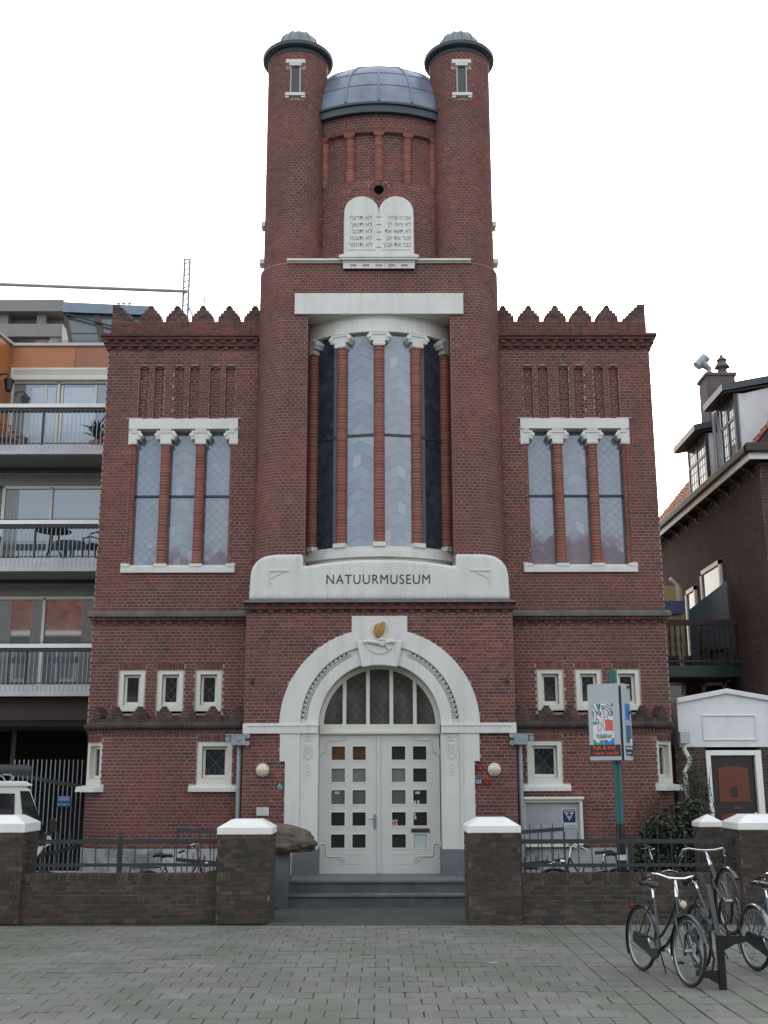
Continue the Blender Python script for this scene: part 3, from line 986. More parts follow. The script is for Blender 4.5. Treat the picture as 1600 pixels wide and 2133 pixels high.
# the two door leaves
PZ = [(0.857, 1.094), (1.246, 1.485), (1.631, 1.88), (2.027, 2.27), (2.427, 2.672)]
lv = {}
for s, x0, x1, cols in ((-1, -1.122, -0.022, [(-0.895, -0.646), (-0.503, -0.261)]), (1, -0.018, 1.112, [(0.223, 0.475), (0.618, 0.869)])):
    hs = [(a, b, p, q) for a, b in cols for p, q in PZ]
    mb = MB()
    xs, zs = holes_grid(x0, x1, 0.405, 2.885, hs)
    grid_boxes(mb, xs, zs, 0.335, 0.385, hs)
    if s < 0:
        mb.box(-0.045, 0.005, 0.31, 0.336, 0.41, 2.88)
    for z in (0.74, 0.575):
        mb.box(x0 + 0.22, x1 - 0.22, 0.330, 0.336, z, z + 0.012)
    leaf = mb.build('door_leaf', 'door', museum)
    lv[s] = leaf
    mb = MB()
    for a, b, p, q in hs:
        for w, y in ((0.022, 0.328),):
            mb.box(a - w, b + w, y, 0.336, p - w, p)
            mb.box(a - w, b + w, y, 0.336, q, q + w)
            mb.box(a - w, a, y, 0.336, p, q)
            mb.box(b, b + w, y, 0.336, p, q)
    mb.build('glazing_bead', 'frame', leaf)
    for i, (a, b, p, q) in enumerate(hs):
        mb = MB()
        mb.box(a, b, 0.362, 0.374, p, q)
        row, colm = i % 5, i // 5
        mt = 'dglass'
        if s < 0 and row == 4:
            mt = 'brownglass'
        elif row == 2 and not (s > 0 and colm):
            mt = 'greenglass'
        elif s > 0 and row == 0 and colm == 1:
            mt = 'paleglass'
        elif row == 3 and (s < 0 or colm == 0):
            mt = 'sheer_refl'  # pale grey reflection put into the colour of these panes
        mb.build('pane', mt, leaf)
    mb = MB()                                                    # scrolled strap hinges
    ex = x0 + 0.02 if s < 0 else x1 - 0.02
    g = -s
    for zc, up in ((2.56, 1), (0.93, -1)):
        mb.box(ex - 0.03, ex + 0.03, 0.318, 0.337, zc - 0.05, zc + 0.05)
        mb.tube([(ex, 0.328, zc), (ex + g * 0.10, 0.328, zc), (ex + g * 0.12, 0.328, zc + up * 0.05), (ex + g * 0.12, 0.328, zc + up * 0.20), (ex + g * 0.15, 0.328, zc + up * 0.225),
                 (ex + g * 0.40, 0.328, zc + up * 0.225)], 0.013, 6)
        pts = []
        for i in range(16):
            a = -PI / 2 + i / 15 * 2.6 * PI
            r = 0.05 * (1 - 0.7 * i / 15)
            pts.append((ex + g * (0.42 + r * math.cos(a)), 0.328, zc + up * (0.225 + 0.05 + r * math.sin(a))))
        mb.tube(pts, 0.011, 6)
        mb.tube([(ex + g * 0.33, 0.328, zc + up * 0.245), (ex + g * 0.36, 0.328, zc + up * 0.28), (ex + g * 0.40, 0.328, zc + up * 0.27)], 0.010, 6)
    mb.build('strap_hinge', 'door', leaf, smooth=True)
mb = MB()
mb.box(-0.115, -0.072, 0.315, 0.336, 1.19, 1.45)
mb.tube([(-0.093, 0.318, 1.37), (-0.093, 0.275, 1.37), (-0.11, 0.268, 1.37), (-0.21, 0.268, 1.372)], 0.011, 8)
mb.build('door_handle', 'alu', lv[-1], smooth=False, bevel=0.004)
mb = MB()
mb.box(0.575, 0.91, 0.315, 0.336, 1.125, 1.195)
mb.box(0.60, 0.885, 0.310, 0.318, 1.14, 1.18)
mb.build('letter_slot', 'darkwood', lv[1])
mb = MB()
mb.tube([(0.275 + 0.042 * math.cos(2 * PI * i / 20), 0.355, 1.30 + 0.042 * math.sin(2 * PI * i / 20)) for i in range(20)], 0.007, 5, closed=True)
mb.bar((0.245, 0.354, 1.33), (0.305, 0.354, 1.27), 0.010, 0.006, (0, 1, 0))
mb.build('no_dogs_ring', 'pred', lv[1])
mb = MB()
mb.box(0.228, 0.322, 0.357, 0.361, 1.252, 1.348)
mb.build('no_dogs_sticker', 'poster', lv[1])
mb = MB()                                                        # small black dog on the sticker
mb.box(0.252, 0.295, 0.3535, 0.356, 1.288, 1.308)
mb.box(0.285, 0.305, 0.3535, 0.356, 1.305, 1.325)
for x in (0.254, 0.264, 0.280, 0.289):
    mb.box(x, x + 0.005, 0.3535, 0.356, 1.272, 1.289)
mb.build('dog_symbol', 'ink', lv[1])
mb = MB()
mb.box(0.628, 0.86, 0.356, 0.361, 0.862, 1.088)
mb.build('paper_notice', 'paleglass', lv[1])
mb = MB()
for x, z in ((0.70, 1.83), (-0.79, 1.835)):
    mb.box(x - 0.045, x + 0.045, 0.357, 0.361, z - 0.022, z + 0.022)
for i, (x, z) in enumerate(((0.64, 1.45), (0.65, 1.385), (0.645, 1.66), (0.71, 1.665))):
    mb.box(x - 0.02, x + 0.022, 0.357, 0.361, z - 0.028, z + 0.028)
mb.build('door_stickers', 'paleglass', lv[1])

# ---- lettered white panel
mb = MB()
pts = [(-2.475, 5.37), (2.475, 5.37), (2.455, 5.86)]
for i in range(1, 8):
    a = PI / 2 * i / 8
    pts.append((2.05 + 0.40 * math.cos(a), 5.86 + 0.385 * math.sin(a)))
pts += [(1.97, 6.262), (1.447, 6.268), (1.445, 6.03)]
for i in range(1, 12):
    x = 1.445 - 2.89 * i / 12
    pts.append((x, 6.03 + 0.13 * (1 - (x / 1.445) ** 2)))
pts += [(-1.445, 6.03), (-1.447, 6.268), (-1.97, 6.262)]
for i in range(7, 0, -1):
    a = PI / 2 * i / 8
    pts.append((-2.05 - 0.40 * math.cos(a), 5.86 + 0.385 * math.sin(a)))
pts += [(-2.455, 5.86)]
mb.prism(pts, -0.015, 0.70)
panel = mb.build('name_panel', 'white', museum, bevel=0.07, seg=4)
text('lettering', 'NATUURMUSEUM', -0.023, -0.018, 5.758, 0.262, 'letter', panel, spacing=1.13, sx=0.875, world=False)
for s in (-1, 1):
    mb = MB()
    c = -s
    x0 = s * 2.10
    mb.bar((x0, -0.020, 5.935), (x0 + c * 0.38, -0.020, 5.94), 0.022, 0.028, (0, 1, 0))
    mb.bar((x0, -0.020, 5.935), (x0, -0.020, 5.62), 0.016, 0.028, (0, 1, 0))
    mb.tube([(x0 + c * 0.02, -0.016, 5.74), (x0 + c * 0.05, -0.018, 5.80), (x0 + c * 0.13, -0.018, 5.845), (x0 + c * 0.19, -0.018, 5.87), (x0 + c * 0.27, -0.018, 5.915), (x0 + c * 0.37, -0.016, 5.932)], [0.008, 0.014, 0.015, 0.014, 0.012, 0.006], 6)
    mb.tube([(x0 + c * 0.01, -0.016, 5.71), (x0 + c * 0.05, -0.017, 5.70), (x0 + c * 0.04, -0.017, 5.67)], 0.008, 6)
    mb.build('relief_scroll', 'white', panel, smooth=True)

def spikes(x0, x1, y, z, parent, h=0.13, step=0.055):
    r = random.Random(int(x0 * 100))
    mb = MB()
    x = x0
    while x < x1:
        mb.bar((x, y, z), (x + r.uniform(-0.012, 0.012), y - r.uniform(0, 0.03), z + h * r.uniform(0.8, 1.1)), 0.003, 0.003, (0, 1, 0))
        x += step
    tag(mb.build('bird_spikes', 'iron', parent), kind='stuff')
spikes(-2.46, 2.46, -0.06, 5.36, museum)
# ---- towers: lower part one rounded block with the tall window bay
TY, TR, TC = 0.03, 0.645, 1.82
def towmap(s):
    def f(u, z, d):
        if u <= TC:
            return (s * u, TY - d, z)
        a = (u - TC) / TR
        if a <= PI / 2:
            return (s * (TC + (TR + d) * math.sin(a)), TY + TR - (TR + d) * math.cos(a), z)
        return (s * (TC + TR + d), TY + TR + (u - TC - TR * PI / 2), z)
    return f
TU = TC + TR * PI / 2
for s in (-1, 1):
    tm = towmap(s)
    us = [1.432, TC] + [TC + TR * PI / 2 * k / 20 for k in range(1, 21)] + [TU + 2.0]
    for ua, ub in zip(us, us[1:]):
        mort.hexa([tm(ua, 5.3, -0.15), tm(ub, 5.3, -0.15), tm(ub, 12.30, -0.15), tm(ua, 12.30, -0.15), tm(ua, 5.3, 0), tm(ub, 5.3, 0), tm(ub, 12.30, 0), tm(ua, 12.30, 0)])
    lint = [(0, 1.695, 11.165, 11.62)]
    wall.lay(tm, 1.432, TU + 0.5, 6.0, 11.62, lint, bond='header', flat=False)
    wall.lay(tm, 0.0, TU + 0.5, 11.62, 12.29, bond='header', flat=False)
    mort.box(*sorted((s * 1.432, s * 1.60)), TY + 0.01, 1.2, 5.5, 11.2)
    wall.lay(sideplane(s * 1.432, -s), TY, 0.95, 6.30, 11.15, flat=False)
mort.box(-1.432, 1.432, TY, TY + 0.4, 11.60, 12.30)
mort.box(-1.8, 1.8, 1.6, 8, 5.3, 17.0)
mort.build('mortar_bed', 'mortar', museum)

mb = MB()
mb.box(-1.697, 1.697, -0.03, 0.55, 11.165, 11.618)
mb.build('lintel', 'white', museum, bevel=0.012)
mb = MB()
for z0, z1, d in ((12.285, 12.315, 0.05), (12.315, 12.345, 0.10), (12.345, 12.365, 0.085)):
    mb.box(-1.87, 1.87, TY - d, TY + 0.5, z0, z1)
mb.build('ledge_moulding', 'white', museum)

# bay: frieze, sill, columns, glazing on one convex curve
BC, BRD = 2.10, 2.0
def arc_band(mb, r, z0, z1, a=R(45.5), n=24, depth=0.25, cy=BC):
    for i in range(n):
        p, q = -a + 2 * a * i / n, -a + 2 * a * (i + 1) / n
        def f(t, rr, z):
            return (rr * math.sin(t), cy - rr * math.cos(t), z)
        mb.hexa([f(p, r - depth, z0), f(q, r - depth, z0), f(q, r - depth, z1), f(p, r - depth, z1), f(p, r, z0), f(q, r, z0), f(q, r, z1), f(p, r, z1)])
mb = MB()
arc_band(mb, BRD + 0.04, 10.83, 11.19, depth=0.5)
arc_band(mb, BRD + 0.055, 11.12, 11.185)
mb.build('bay_frieze', 'white', museum)
mb = MB()
arc_band(mb, BRD + 0.06, 6.335, 6.425)
arc_band(mb, BRD + 0.10, 6.215, 6.33)
arc_band(mb, BRD + 0.01, 5.80, 6.22)
mb.build('bay_sill', 'white', museum)

def glazing(parent, mp, w, z0, z1, seed, style, single=False, m='glass'):
    """leaded pane of separate glass pieces: style 'chevron' or 'diamond'"""
    r = random.Random(seed)
    mb = MB()
    if style == 'chevron':
        h, sl = 0.24, 0.30
        k = int((z1 - z0) / h) + 4
        for sg in (-1, 1):
            for wi, (a, b) in enumerate(((0, w * 0.5), (w * 0.5, w))):
                for i in range(-3, k):
                    z = z0 + i * h
                    poly = [(sg * a, z - a * sl / 0.5), (sg * b, z - b * sl / 0.5), (sg * b, z + h - 0.005 - b * sl / 0.5), (sg * a, z + h - 0.005 - a * sl / 0.5)]
                    if sg < 0:
                        poly.reverse()
                    q = clip_rect(poly, -w, w, z0, z1)
                    tx, tz = (r.uniform(-0.010, 0.010), r.uniform(-0.014, 0.014)) if single else (r.uniform(-0.004, 0.004), r.uniform(-0.005, 0.005))
                    if q:
                        if single:
                            mb = MB()
                        mb.face([mp(x, z_, tx * x + tz * (z_ - z)) for x, z_ in q], min(1, max(0, r.gauss(0.38 + 0.2 * (i % 3 == 0), 0.27))))
                        if single:
                            mb.build('glass_piece', 'glass', parent)
    else:
        c = w * 0.62
        for i in range(-3, 4):
            for j in range(-3, int((z1 - z0) / c) + 4):
                for a, b in ((0, 0), (0.5, 0.5)):
                    x, z = (i + a) * c, z0 + (j + b) * c
                    poly = [(x, z - c / 2 + 0.003), (x + c / 2 - 0.003, z), (x, z + c / 2 - 0.003), (x - c / 2 + 0.003, z)]
                    q = clip_rect(poly, -w, w, z0, z1)
                    if q:
                        tx, tz = r.uniform(-0.005, 0.005), r.uniform(-0.005, 0.005)
                        mb.face([mp(x_, z_, tx * (x_ - x) + tz * (z_ - z)) for x_, z_ in q], min(1, max(0, r.gauss(0.4, 0.2))))
    p = None if single else mb.build('leaded_pane', m, parent)
    mb = MB()
    mb.face([mp(-w, z0, -0.006), mp(w, z0, -0.006), mp(w, z1, -0.006), mp(-w, z1, -0.006)])
    mb.build('lead_net', 'came', parent)
    return p

def capital(mb, mp, k=1.0, half=0, H=0.31):
    """stone capital with volutes; mp(x, y, z) maps local (y towards the viewer is negative); z from 0 to H"""
    x0, x1 = (-1, 1) if not half else ((0, 1) if half > 0 else (-1, 0))
    def pr(poly, ya, yb):
        p = [(max(x0 * 9, min(x1 * 9, x)), z) for x, z in poly]
        if half > 0:
            p = [(max(0, x), z) for x, z in p]
        elif half < 0:
            p = [(min(0, x), z) for x, z in p]
        mb.prism(p, ya, yb, mp)
    r = 0.105 * k
    pr([(-r, 0), (r, 0), (r * 1.05, 0.022), (-r * 1.05, 0.022)], -r * 1.12, r)
    pr([(-r * 1.15, 0.022), (r * 1.15, 0.022), (r * 1.15, 0.045), (-r * 1.15, 0.045)], -r * 1.2, r)
    pr([(-r, 0.045), (r, 0.045), (r * 1.15, 0.12), (r * 1.7, H * 0.78), (-r * 1.7, H * 0.78), (-r * 1.15, 0.12)], -r * 1.05, r)
    pr([(-r * 1.75, H * 0.74), (r * 1.75, H * 0.74), (r * 1.75, H * 0.88), (-r * 1.75, H * 0.88)], -r * 1.22, r)
    pr([(-r * 1.1, H * 0.88), (r * 1.1, H * 0.88), (r * 1.1, H), (-r * 1.1, H)], -r * 1.3, r)
    for g in ((-1, 1) if not half else (half,)):
        for cx, cz, rr in ((1.72, 0.60, 0.46), (1.50, 0.40, 0.34)):
            c = g * r * cx
            poly = [(c + r * rr * math.cos(2 * PI * i / 14), H * cz + r * rr * math.sin(2 * PI * i / 14)) for i in range(14)]
            mb.prism(poly, -r * 1.28, r * 0.8, mp)
            poly = [(c + r * rr * 0.45 * math.cos(2 * PI * i / 10), H * cz + r * rr * 0.45 * math.sin(2 * PI * i / 10)) for i in range(10)]
            mb.prism(poly, -r * 1.42, -r * 1.2, mp)

def brick_column(cx, cy, r, z0, z1, a0=0, a1=2 * PI, n=16, parent=None):
    mb = MB()
    k = round((z1 - z0) / 0.0635)
    h = (z1 - z0) / k
    rr = random.Random(int(cx * 997 + z0))
    core = MB()
    core.lathe([(r - 0.004, z0), (r - 0.004, z1)], cx, cy, n, a0, a1)
    for i in range(k):
        za, zb = z0 + i * h + 0.0055, z0 + (i + 1) * h - 0.0055
        mb.lathe([(r - 0.009, za), (r, za), (r, zb), (r - 0.009, zb)], cx, cy, n, a0, a1, t=rr.random())
    o = mb.build('brick_column', 'orbrick', parent or museum, smooth=True)
    core.build('column_joint', 'mortar', parent or o, smooth=True)
    return o

ANG = [R(v) for v in (-42.6, -22.0, 0.0, 22.0, 42.6)]
bay = thing('bay_window', None, None)
bay.parent = museum
bay.location = -Vector(museum.location)
cols = []
for k, a in enumerate(ANG):
    px, py = BRD * math.sin(a) * 0.985, BC - BRD * math.cos(a) * 0.985
    o = brick_column(px, py, 0.108, 6.50, 10.52)
    mb = MB()
    ca, sa = math.cos(a), math.sin(a)
    def cm(x, y, z, px=px, py=py, ca=ca, sa=sa):
        return (px + x * ca - y * sa, py + x * sa + y * ca, 10.515 + z)
    capital(mb, cm, 1.06, H=0.315)
    mb.build('capital', 'white', o)
    mb = MB()
    def sm(x, y, z, px=px, py=py, ca=ca, sa=sa):
        return (px + x * ca - y * sa, py + x * sa + y * ca, z)
    mb.prism([(-0.125, 6.42), (0.125, 6.42), (0.125, 6.505), (-0.125, 6.505)], -0.125, 0.1, sm)
    mb.build('column_base', 'white', o)
for k in range(4):
    a, b = ANG[k], ANG[k + 1]
    rg = BRD - 0.045
    pa = Vector((rg * math.sin(a), BC - rg * math.cos(a)))
    pb = Vector((rg * math.sin(b), BC - rg * math.cos(b)))
    mid = (pa + pb) / 2
    e = (pb - pa).normalized()
    nrm = Vector((e.y, -e.x))
    w = (pb - pa).length / 2 - 0.075
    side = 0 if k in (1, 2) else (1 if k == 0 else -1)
    def gm(x, z, d, mid=mid, e=e, nrm=nrm):
        return (mid.x + e.x * x + nrm.x * d, mid.y + e.y * x + nrm.y * d, z)
    for z0, z1 in ((6.425, 8.665), (8.715, 10.84)):
        glazing(bay, gm, w, z0, z1, k * 7 + int(z0), 'chevron' if k in (1, 2) else 'diamond', k in (1, 2), 'glass' if k in (1, 2) else 'leaded_dkrefl')
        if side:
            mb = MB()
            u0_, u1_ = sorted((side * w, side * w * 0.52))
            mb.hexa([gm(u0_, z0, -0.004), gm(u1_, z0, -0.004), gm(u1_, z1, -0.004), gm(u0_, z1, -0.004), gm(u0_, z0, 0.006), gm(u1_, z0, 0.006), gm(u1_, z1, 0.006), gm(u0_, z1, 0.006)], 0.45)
            mb.build('pale_strip', 'glass', bay)  # pale strip added over the pane, standing in for the reveal seen through
    mb = MB()
    mb.hexa([gm(-w - 0.03, 8.665, -0.03), gm(w + 0.03, 8.665, -0.03), gm(w + 0.03, 8.715, -0.03), gm(-w - 0.03, 8.715, -0.03), gm(-w - 0.03, 8.665, 0.02), gm(w + 0.03, 8.665, 0.02), gm(w + 0.03, 8.715, 0.02), gm(-w - 0.03, 8.715, 0.02)])
    mb.build('glazing_bar', 'iron', bay)
    mb = MB()
    for sg in (-1, 1):
        mb.hexa([gm(sg * w, 6.42, -0.02), gm(sg * (w + 0.02), 6.42, -0.02), gm(sg * (w + 0.02), 10.85, -0.02), gm(sg * w, 10.85, -0.02), gm(sg * w, 6.42, 0.015), gm(sg * (w + 0.02), 6.42, 0.015), gm(sg * (w + 0.02), 10.85, 0.015), gm(sg * w, 10.85, 0.015)])
    mb.build('window_frame', 'frame', bay)

# ---- triple windows of the wings
for s in (-1, 1):
    wn = thing('triple_window', None, None)
    wn.parent = museum
    wn.location = -Vector(museum.location)
    c = s * WC
    mb = MB()
    mb.box(c - 1.10, c + 1.10, WY - 0.045, WY + 0.25, 8.955, 9.17)
    for x in (-1.0, -0.35, 0.35, 1.0):
        mb.box(c + x - 0.15, c + x + 0.15, WY - 0.05, WY + 0.1, 9.17, 9.185)
    mb.build('window_lintel', 'white', wn, bevel=0.006)
    mb = MB()
    mb.box(c - 1.115, c + 1.115, WY - 0.07, WY + 0.2, 6.01, 6.125)
    for x, w in ((-1.03, 0.085), (-0.35, 0.125), (0.35, 0.125), (1.03, 0.085)):
        mb.box(c + x - w, c + x + w, WY - 0.08, WY + 0.25, 6.125, 6.19)
    mb.box(c - 1.0, c + 1.0, WY - 0.02, WY + 0.25, 6.12, 6.17)
    mb.build('window_sill', 'white', wn, bevel=0.006)
    for x in (-0.35, 0.35):
        o = brick_column(c + x, WY + 0.095, 0.10, 6.19, 8.65, parent=wn)
        mb = MB()
        capital(mb, lambda x_, y, z, q=c + x: (q + x_, WY + 0.095 + y, 8.64 + z), 0.98, H=0.32)
        mb.build('capital', 'white', wn)
    for g in (-1, 1):
        o = brick_column(c + g * 1.03, WY + 0.10, 0.085, 6.19, 8.65, parent=wn)
        mb = MB()
        capital(mb, lambda x_, y, z, q=c + g * 1.04: (q + x_, WY + 0.095 + y, 8.64 + z), 0.98, half=-g, H=0.32)
        mb.box(c + g * 1.04 - (0.0 if g > 0 else 0.06), c + g * 1.04 + (0.06 if g > 0 else 0.0), WY - 0.015, WY + 0.2, 8.64, 8.96)
        mb.build('capital', 'white', wn)
    for i, x in enumerate((-0.70, 0.0, 0.70)):
        def gm(x_, z, d, q=c + x):
            return (q + x_, WY + 0.21 - d, z)
        for z0, z1 in ((6.165, 7.585), (7.63, 9.0)):
            glazing(wn, gm, 0.285, z0, z1, int(31 * i + 7 * s + z0), 'chevron' if i == 1 else 'diamond')
        mb = MB()
        mb.box(c + x - 0.29, c + x + 0.29, WY + 0.18, WY + 0.23, 7.585, 7.63)
        mb.build('glazing_bar', 'iron', wn)

# ---- small windows
def small_window(mpf, w, z0, z1, style, fw=0.085):
    """mpf(x, y, z): x across, y into the wall"""
    o = thing('small_window', None, None)
    o.parent = museum
    o.location = -Vector(museum.location)
    def fr(x0, x1, za, zb, fw, y0, y1, nm, bot=None):
        mb = MB()
        bot = bot or fw
        for q in ((x0, x0 + fw, za, zb), (x1 - fw, x1, za, zb), (x0 + fw, x1 - fw, zb - fw, zb), (x0 + fw, x1 - fw, za, za + bot)):
            mb.hexa([mpf(q[0], y1, q[2]), mpf(q[1], y1, q[2]), mpf(q[1], y1, q[3]), mpf(q[0], y1, q[3]), mpf(q[0], y0, q[2]), mpf(q[1], y0, q[2]), mpf(q[1], y0, q[3]), mpf(q[0], y0, q[3])])
        return mb.build(nm, 'frame', o, bevel=0.004)
    fr(-w, w, z0, z1, fw, 0.02, 0.20, 'window_frame', fw * 1.35)
    f2 = fw + 0.008
    fr(-w + f2, w - f2, z0 + f2 + fw * 0.3, z1 - f2, 0.045, 0.11, 0.17, 'sash', 0.06)
    a, b, p, q = -w + f2 + 0.04, w - f2 - 0.04, z0 + f2 + 0.07, z1 - f2 - 0.04
    mb = MB()
    mb.hexa([mpf(a, 0.16, p), mpf(b, 0.16, p), mpf(b, 0.16, q), mpf(a, 0.16, q), mpf(a, 0.15, p), mpf(b, 0.15, p), mpf(b, 0.15, q), mpf(a, 0.15, q)])
    mb.build('pane', 'dglass', o)
    if style:
        mb = MB()
        st = 0.15 if style == 1 else 0.19
        cz = (p + q) / 2
        for k in range(-4, 5):
            for sg in (-1, 1):
                pts = []
                for i in range(61):
                    t = -0.6 + 1.2 * i / 60
                    x, z = t, cz + sg * t * 1.05 + k * st * 2 * (0.5 if style == 2 else 1)
                    if a < x < b and p < z < q:
                        pts.append((x, z))
                if len(pts) > 2:
                    u, v = pts[0], pts[-1]
                    mb.bar(mpf(u[0], 0.147, u[1]), mpf(v[0], 0.147, v[1]), 0.0065, 0.005, (0, 1, 0))
        if style == 1:
            mb.bar(mpf(0, 0.147, p), mpf(0, 0.147, p + 0.13), 0.0065, 0.005, (0, 1, 0))
            mb.bar(mpf(0, 0.147, q - 0.1), mpf(0, 0.147, q), 0.0065, 0.005, (0, 1, 0))
        mb.build('lead_came', 'came', o)
    return o
for s in (-1, 1):
    for i, c in enumerate(SM):
        small_window(lambda x, y, z, q=s * c: (q + x, WY + y, z), 0.247, 3.345, 4.125, 0 if (s < 0 and i == 2) else 1 + i % 2)
    o = small_window(lambda x, y, z, q=s * 3.067: (q + x, LY + y, z), 0.325, 1.975, 2.768, 1, 0.09)
    mb = MB()
    q = s * 3.08
    mb.prism([(q - 0.445, 1.855), (q + 0.445, 1.855), (q + 0.445, 1.93), (q - 0.445, 1.93)], LY - 0.09, LY + 0.15)
    mb.hexa([(q - 0.445, LY + 0.15, 1.93), (q + 0.445, LY + 0.15, 1.93), (q + 0.445, LY + 0.15, 1.985), (q - 0.445, LY + 0.15, 1.985), (q - 0.445, LY - 0.09, 1.93), (q + 0.445, LY - 0.09, 1.93), (q + 0.445, LY + 0.02, 1.985), (q - 0.445, LY + 0.02, 1.985)])
    mb.build('window_sill', 'white', o, bevel=0.008)
    a = R(50)
    cx, cy = s * (LX - LR), LY + LR
    ca, sa = math.cos(a), s * math.sin(a)
    def cw(x, y, z, cx=cx, cy=cy, ca=ca, sa=sa):
        # x across (tangent), y inwards from the chord plane
        r = LR - 0.045 - y
        return (cx + r * sa + x * ca, cy - r * ca + x * sa, z)
    o = small_window(cw, 0.295, 1.975, 2.78, 2, 0.085)
    mb = MB()
    def cs(x, y, z, f=cw):
        return f(x, y, z)
    mb.hexa([cs(-0.37, 0.1, 1.855), cs(0.37, 0.1, 1.855), cs(0.37, 0.1, 1.985), cs(-0.37, 0.1, 1.985), cs(-0.37, -0.17, 1.855), cs(0.37, -0.17, 1.855), cs(0.37, -0.15, 1.95), cs(-0.37, -0.15, 1.95)])
    mb.build('window_sill', 'white', o, bevel=0.008)

# ---- upper turrets
for s in (-1, 1):
    mort = MB()
    cx, cy, r = s * 1.765, 0.685, 0.640
    mort.lathe([(r, 12.3), (r, 17.3)], cx, cy, 48)
    mort.build('mortar_bed', 'mortar', museum)
    cmap = cyl(cx, cy, r)
    sl_h = [(-0.115, 0.115, 16.17, 16.84), (-0.215, 0.215, 16.83, 17.0), (-0.215, 0.215, 16.06, 16.2)]
    wall.lay(cmap, -PI * r * 0.62, PI * r * 0.62, 12.30, 17.30, sl_h, bond='header', flat=False, L=0.205, course=0.0625)
    mb = MB()
    mb.box(cx - 0.085, cx + 0.085, cy - r - 0.002, cy - r + 0.2, 16.19, 16.835)
    sl_ = mb.build('slit_window', 'dglass', museum)
    mb = MB()
    for g in (-1, 1):
        mb.box(cx + g * 0.097 - 0.010, cx + g * 0.097 + 0.010, cy - r - 0.028, cy - r + 0.1, 16.19, 16.84)
    mb.build('slit_frame', 'signgrey', sl_)
    mb = MB()
    mb.box(cx - 0.205, cx + 0.205, cy - r - 0.06, cy - r + 0.2, 16.90, 16.99)
    mb.box(cx - 0.13, cx + 0.13, cy - r - 0.055, cy - r + 0.2, 16.845, 16.90)
    mb.build('slit_lintel', 'white', sl_, bevel=0.004)
    mb = MB()
    mb.box(cx - 0.21, cx + 0.21, cy - r - 0.07, cy - r + 0.2, 16.12, 16.19)
    for g in (-1, 1):
        mb.box(cx + g * 0.17 - 0.04, cx + g * 0.17 + 0.04, cy - r - 0.055, cy - r + 0.1, 16.075, 16.12)
    mb.build('slit_sill', 'white', sl_, bevel=0.004)
    mb = MB()
    mb.lathe([(r, 17.22), (r + 0.02, 17.24), (r + 0.02, 17.31), (r + 0.06, 17.315), (r + 0.10, 17.325), (r + 0.125, 17.345), (r + 0.132, 17.42), (r + 0.115, 17.44), (r + 0.08, 17.445)], cx, cy, 56)
    mb.build('turret_eave', 'fascia', museum, smooth=True)
    mb = MB()
    mb.lathe([(r + 0.11, 17.438), (0.50, 17.58), (0.47, 17.63), (0.455, 17.72), (0.40, 17.86), (0.30, 17.97), (0.17, 18.035), (0.0, 18.06)], cx, cy, 40)
    cap = mb.build('turret_dome', 'caplead', museum, smooth=True)
    for k in range(12):
        a = 2 * PI * k / 12 + 0.13
        mb = MB()
        mb.tube([(cx + q * math.sin(a), cy - q * math.cos(a), z) for q, z in ((0.62, 17.53), (0.505, 17.605), (0.47, 17.645), (0.46, 17.72), (0.405, 17.865), (0.30, 17.98), (0.12, 18.055))], 0.016, 6)
        mb.build('rib', 'caplead', cap, smooth=True)
    mb = MB()                                                    # small stone offsets on the outer flank
    for z in (12.55, 13.4):
        mb.box(*sorted((s * 2.38, s * (2.475 if z > 13 else 2.50))), 0.55, 0.80, z, z + 0.10)
    mb.build('offset_stone', 'white', museum)

# ---- upper drum with blind arcade
DC, DR = 2.50, 2.40
dm = cyl(0, DC, DR)
DA = R(36)
mort = MB()
mort.lathe([(DR, 12.3), (DR, 14.17)], 0, DC, 40, -DA, DA)
mort.lathe([(DR, 15.33), (DR, 15.75)], 0, DC, 40, -DA, DA)
mort.lathe([(DR - 0.09, 14.1), (DR - 0.09, 15.4)], 0, DC, 40, -DA, DA)
dcol = [-1.185, -0.62, 0.0, 0.62, 1.185]
dang = [math.asin(x / DR) for x in dcol]
oc = [lambda z: (-math.sqrt(max(0, 0.215 ** 2 - (z - 13.98) ** 2)), math.sqrt(max(0, 0.215 ** 2 - (z - 13.98) ** 2))) if abs(z - 13.98) < 0.215 else None]
wall.lay(dm, -DA * DR, DA * DR, 12.30, 14.17, oc + [(-0.74, 0.74, 12.2, 13.40)], flat=False)
wall.lay(dm, -DA * DR, DA * DR, 15.40, 15.72, flat=False)
wall.lay(cyl(0, DC, DR - 0.09), -DA * DR, DA * DR, 14.17, 15.34, flat=False)
for i in range(46):                                              # soldier course over the slots
    u = -DA * DR + 2 * DA * DR * i / 46
    wall.single(dm, u + 0.005, u + 0.060, 15.335, 15.395, 0.012, 0.2, 1.0)
mort.build('mortar_bed', 'mortar', museum)
for a in dang:
    o = brick_column((DR - 0.085) * math.sin(a), DC - (DR - 0.085) * math.cos(a), 0.10, 14.17, 15.24)
    mb = MB()
    ca, sa = math.cos(a), math.sin(a)
    mb.prism([(-0.075, 15.24), (0.075, 15.24), (0.115, 15.29), (0.115, 15.34), (-0.115, 15.34), (-0.115, 15.29)], -0.105, 0.1,
             lambda x, y, z, a=a, ca=ca, sa=sa: ((DR - 0.085) * sa + x * ca - y * sa, DC - (DR - 0.085) * ca + x * sa + y * ca, z), t=0.6)
    mb.build('column_head', 'orbrick', o)
rr = random.Random(9)
mb = MB()
fy = DC - DR
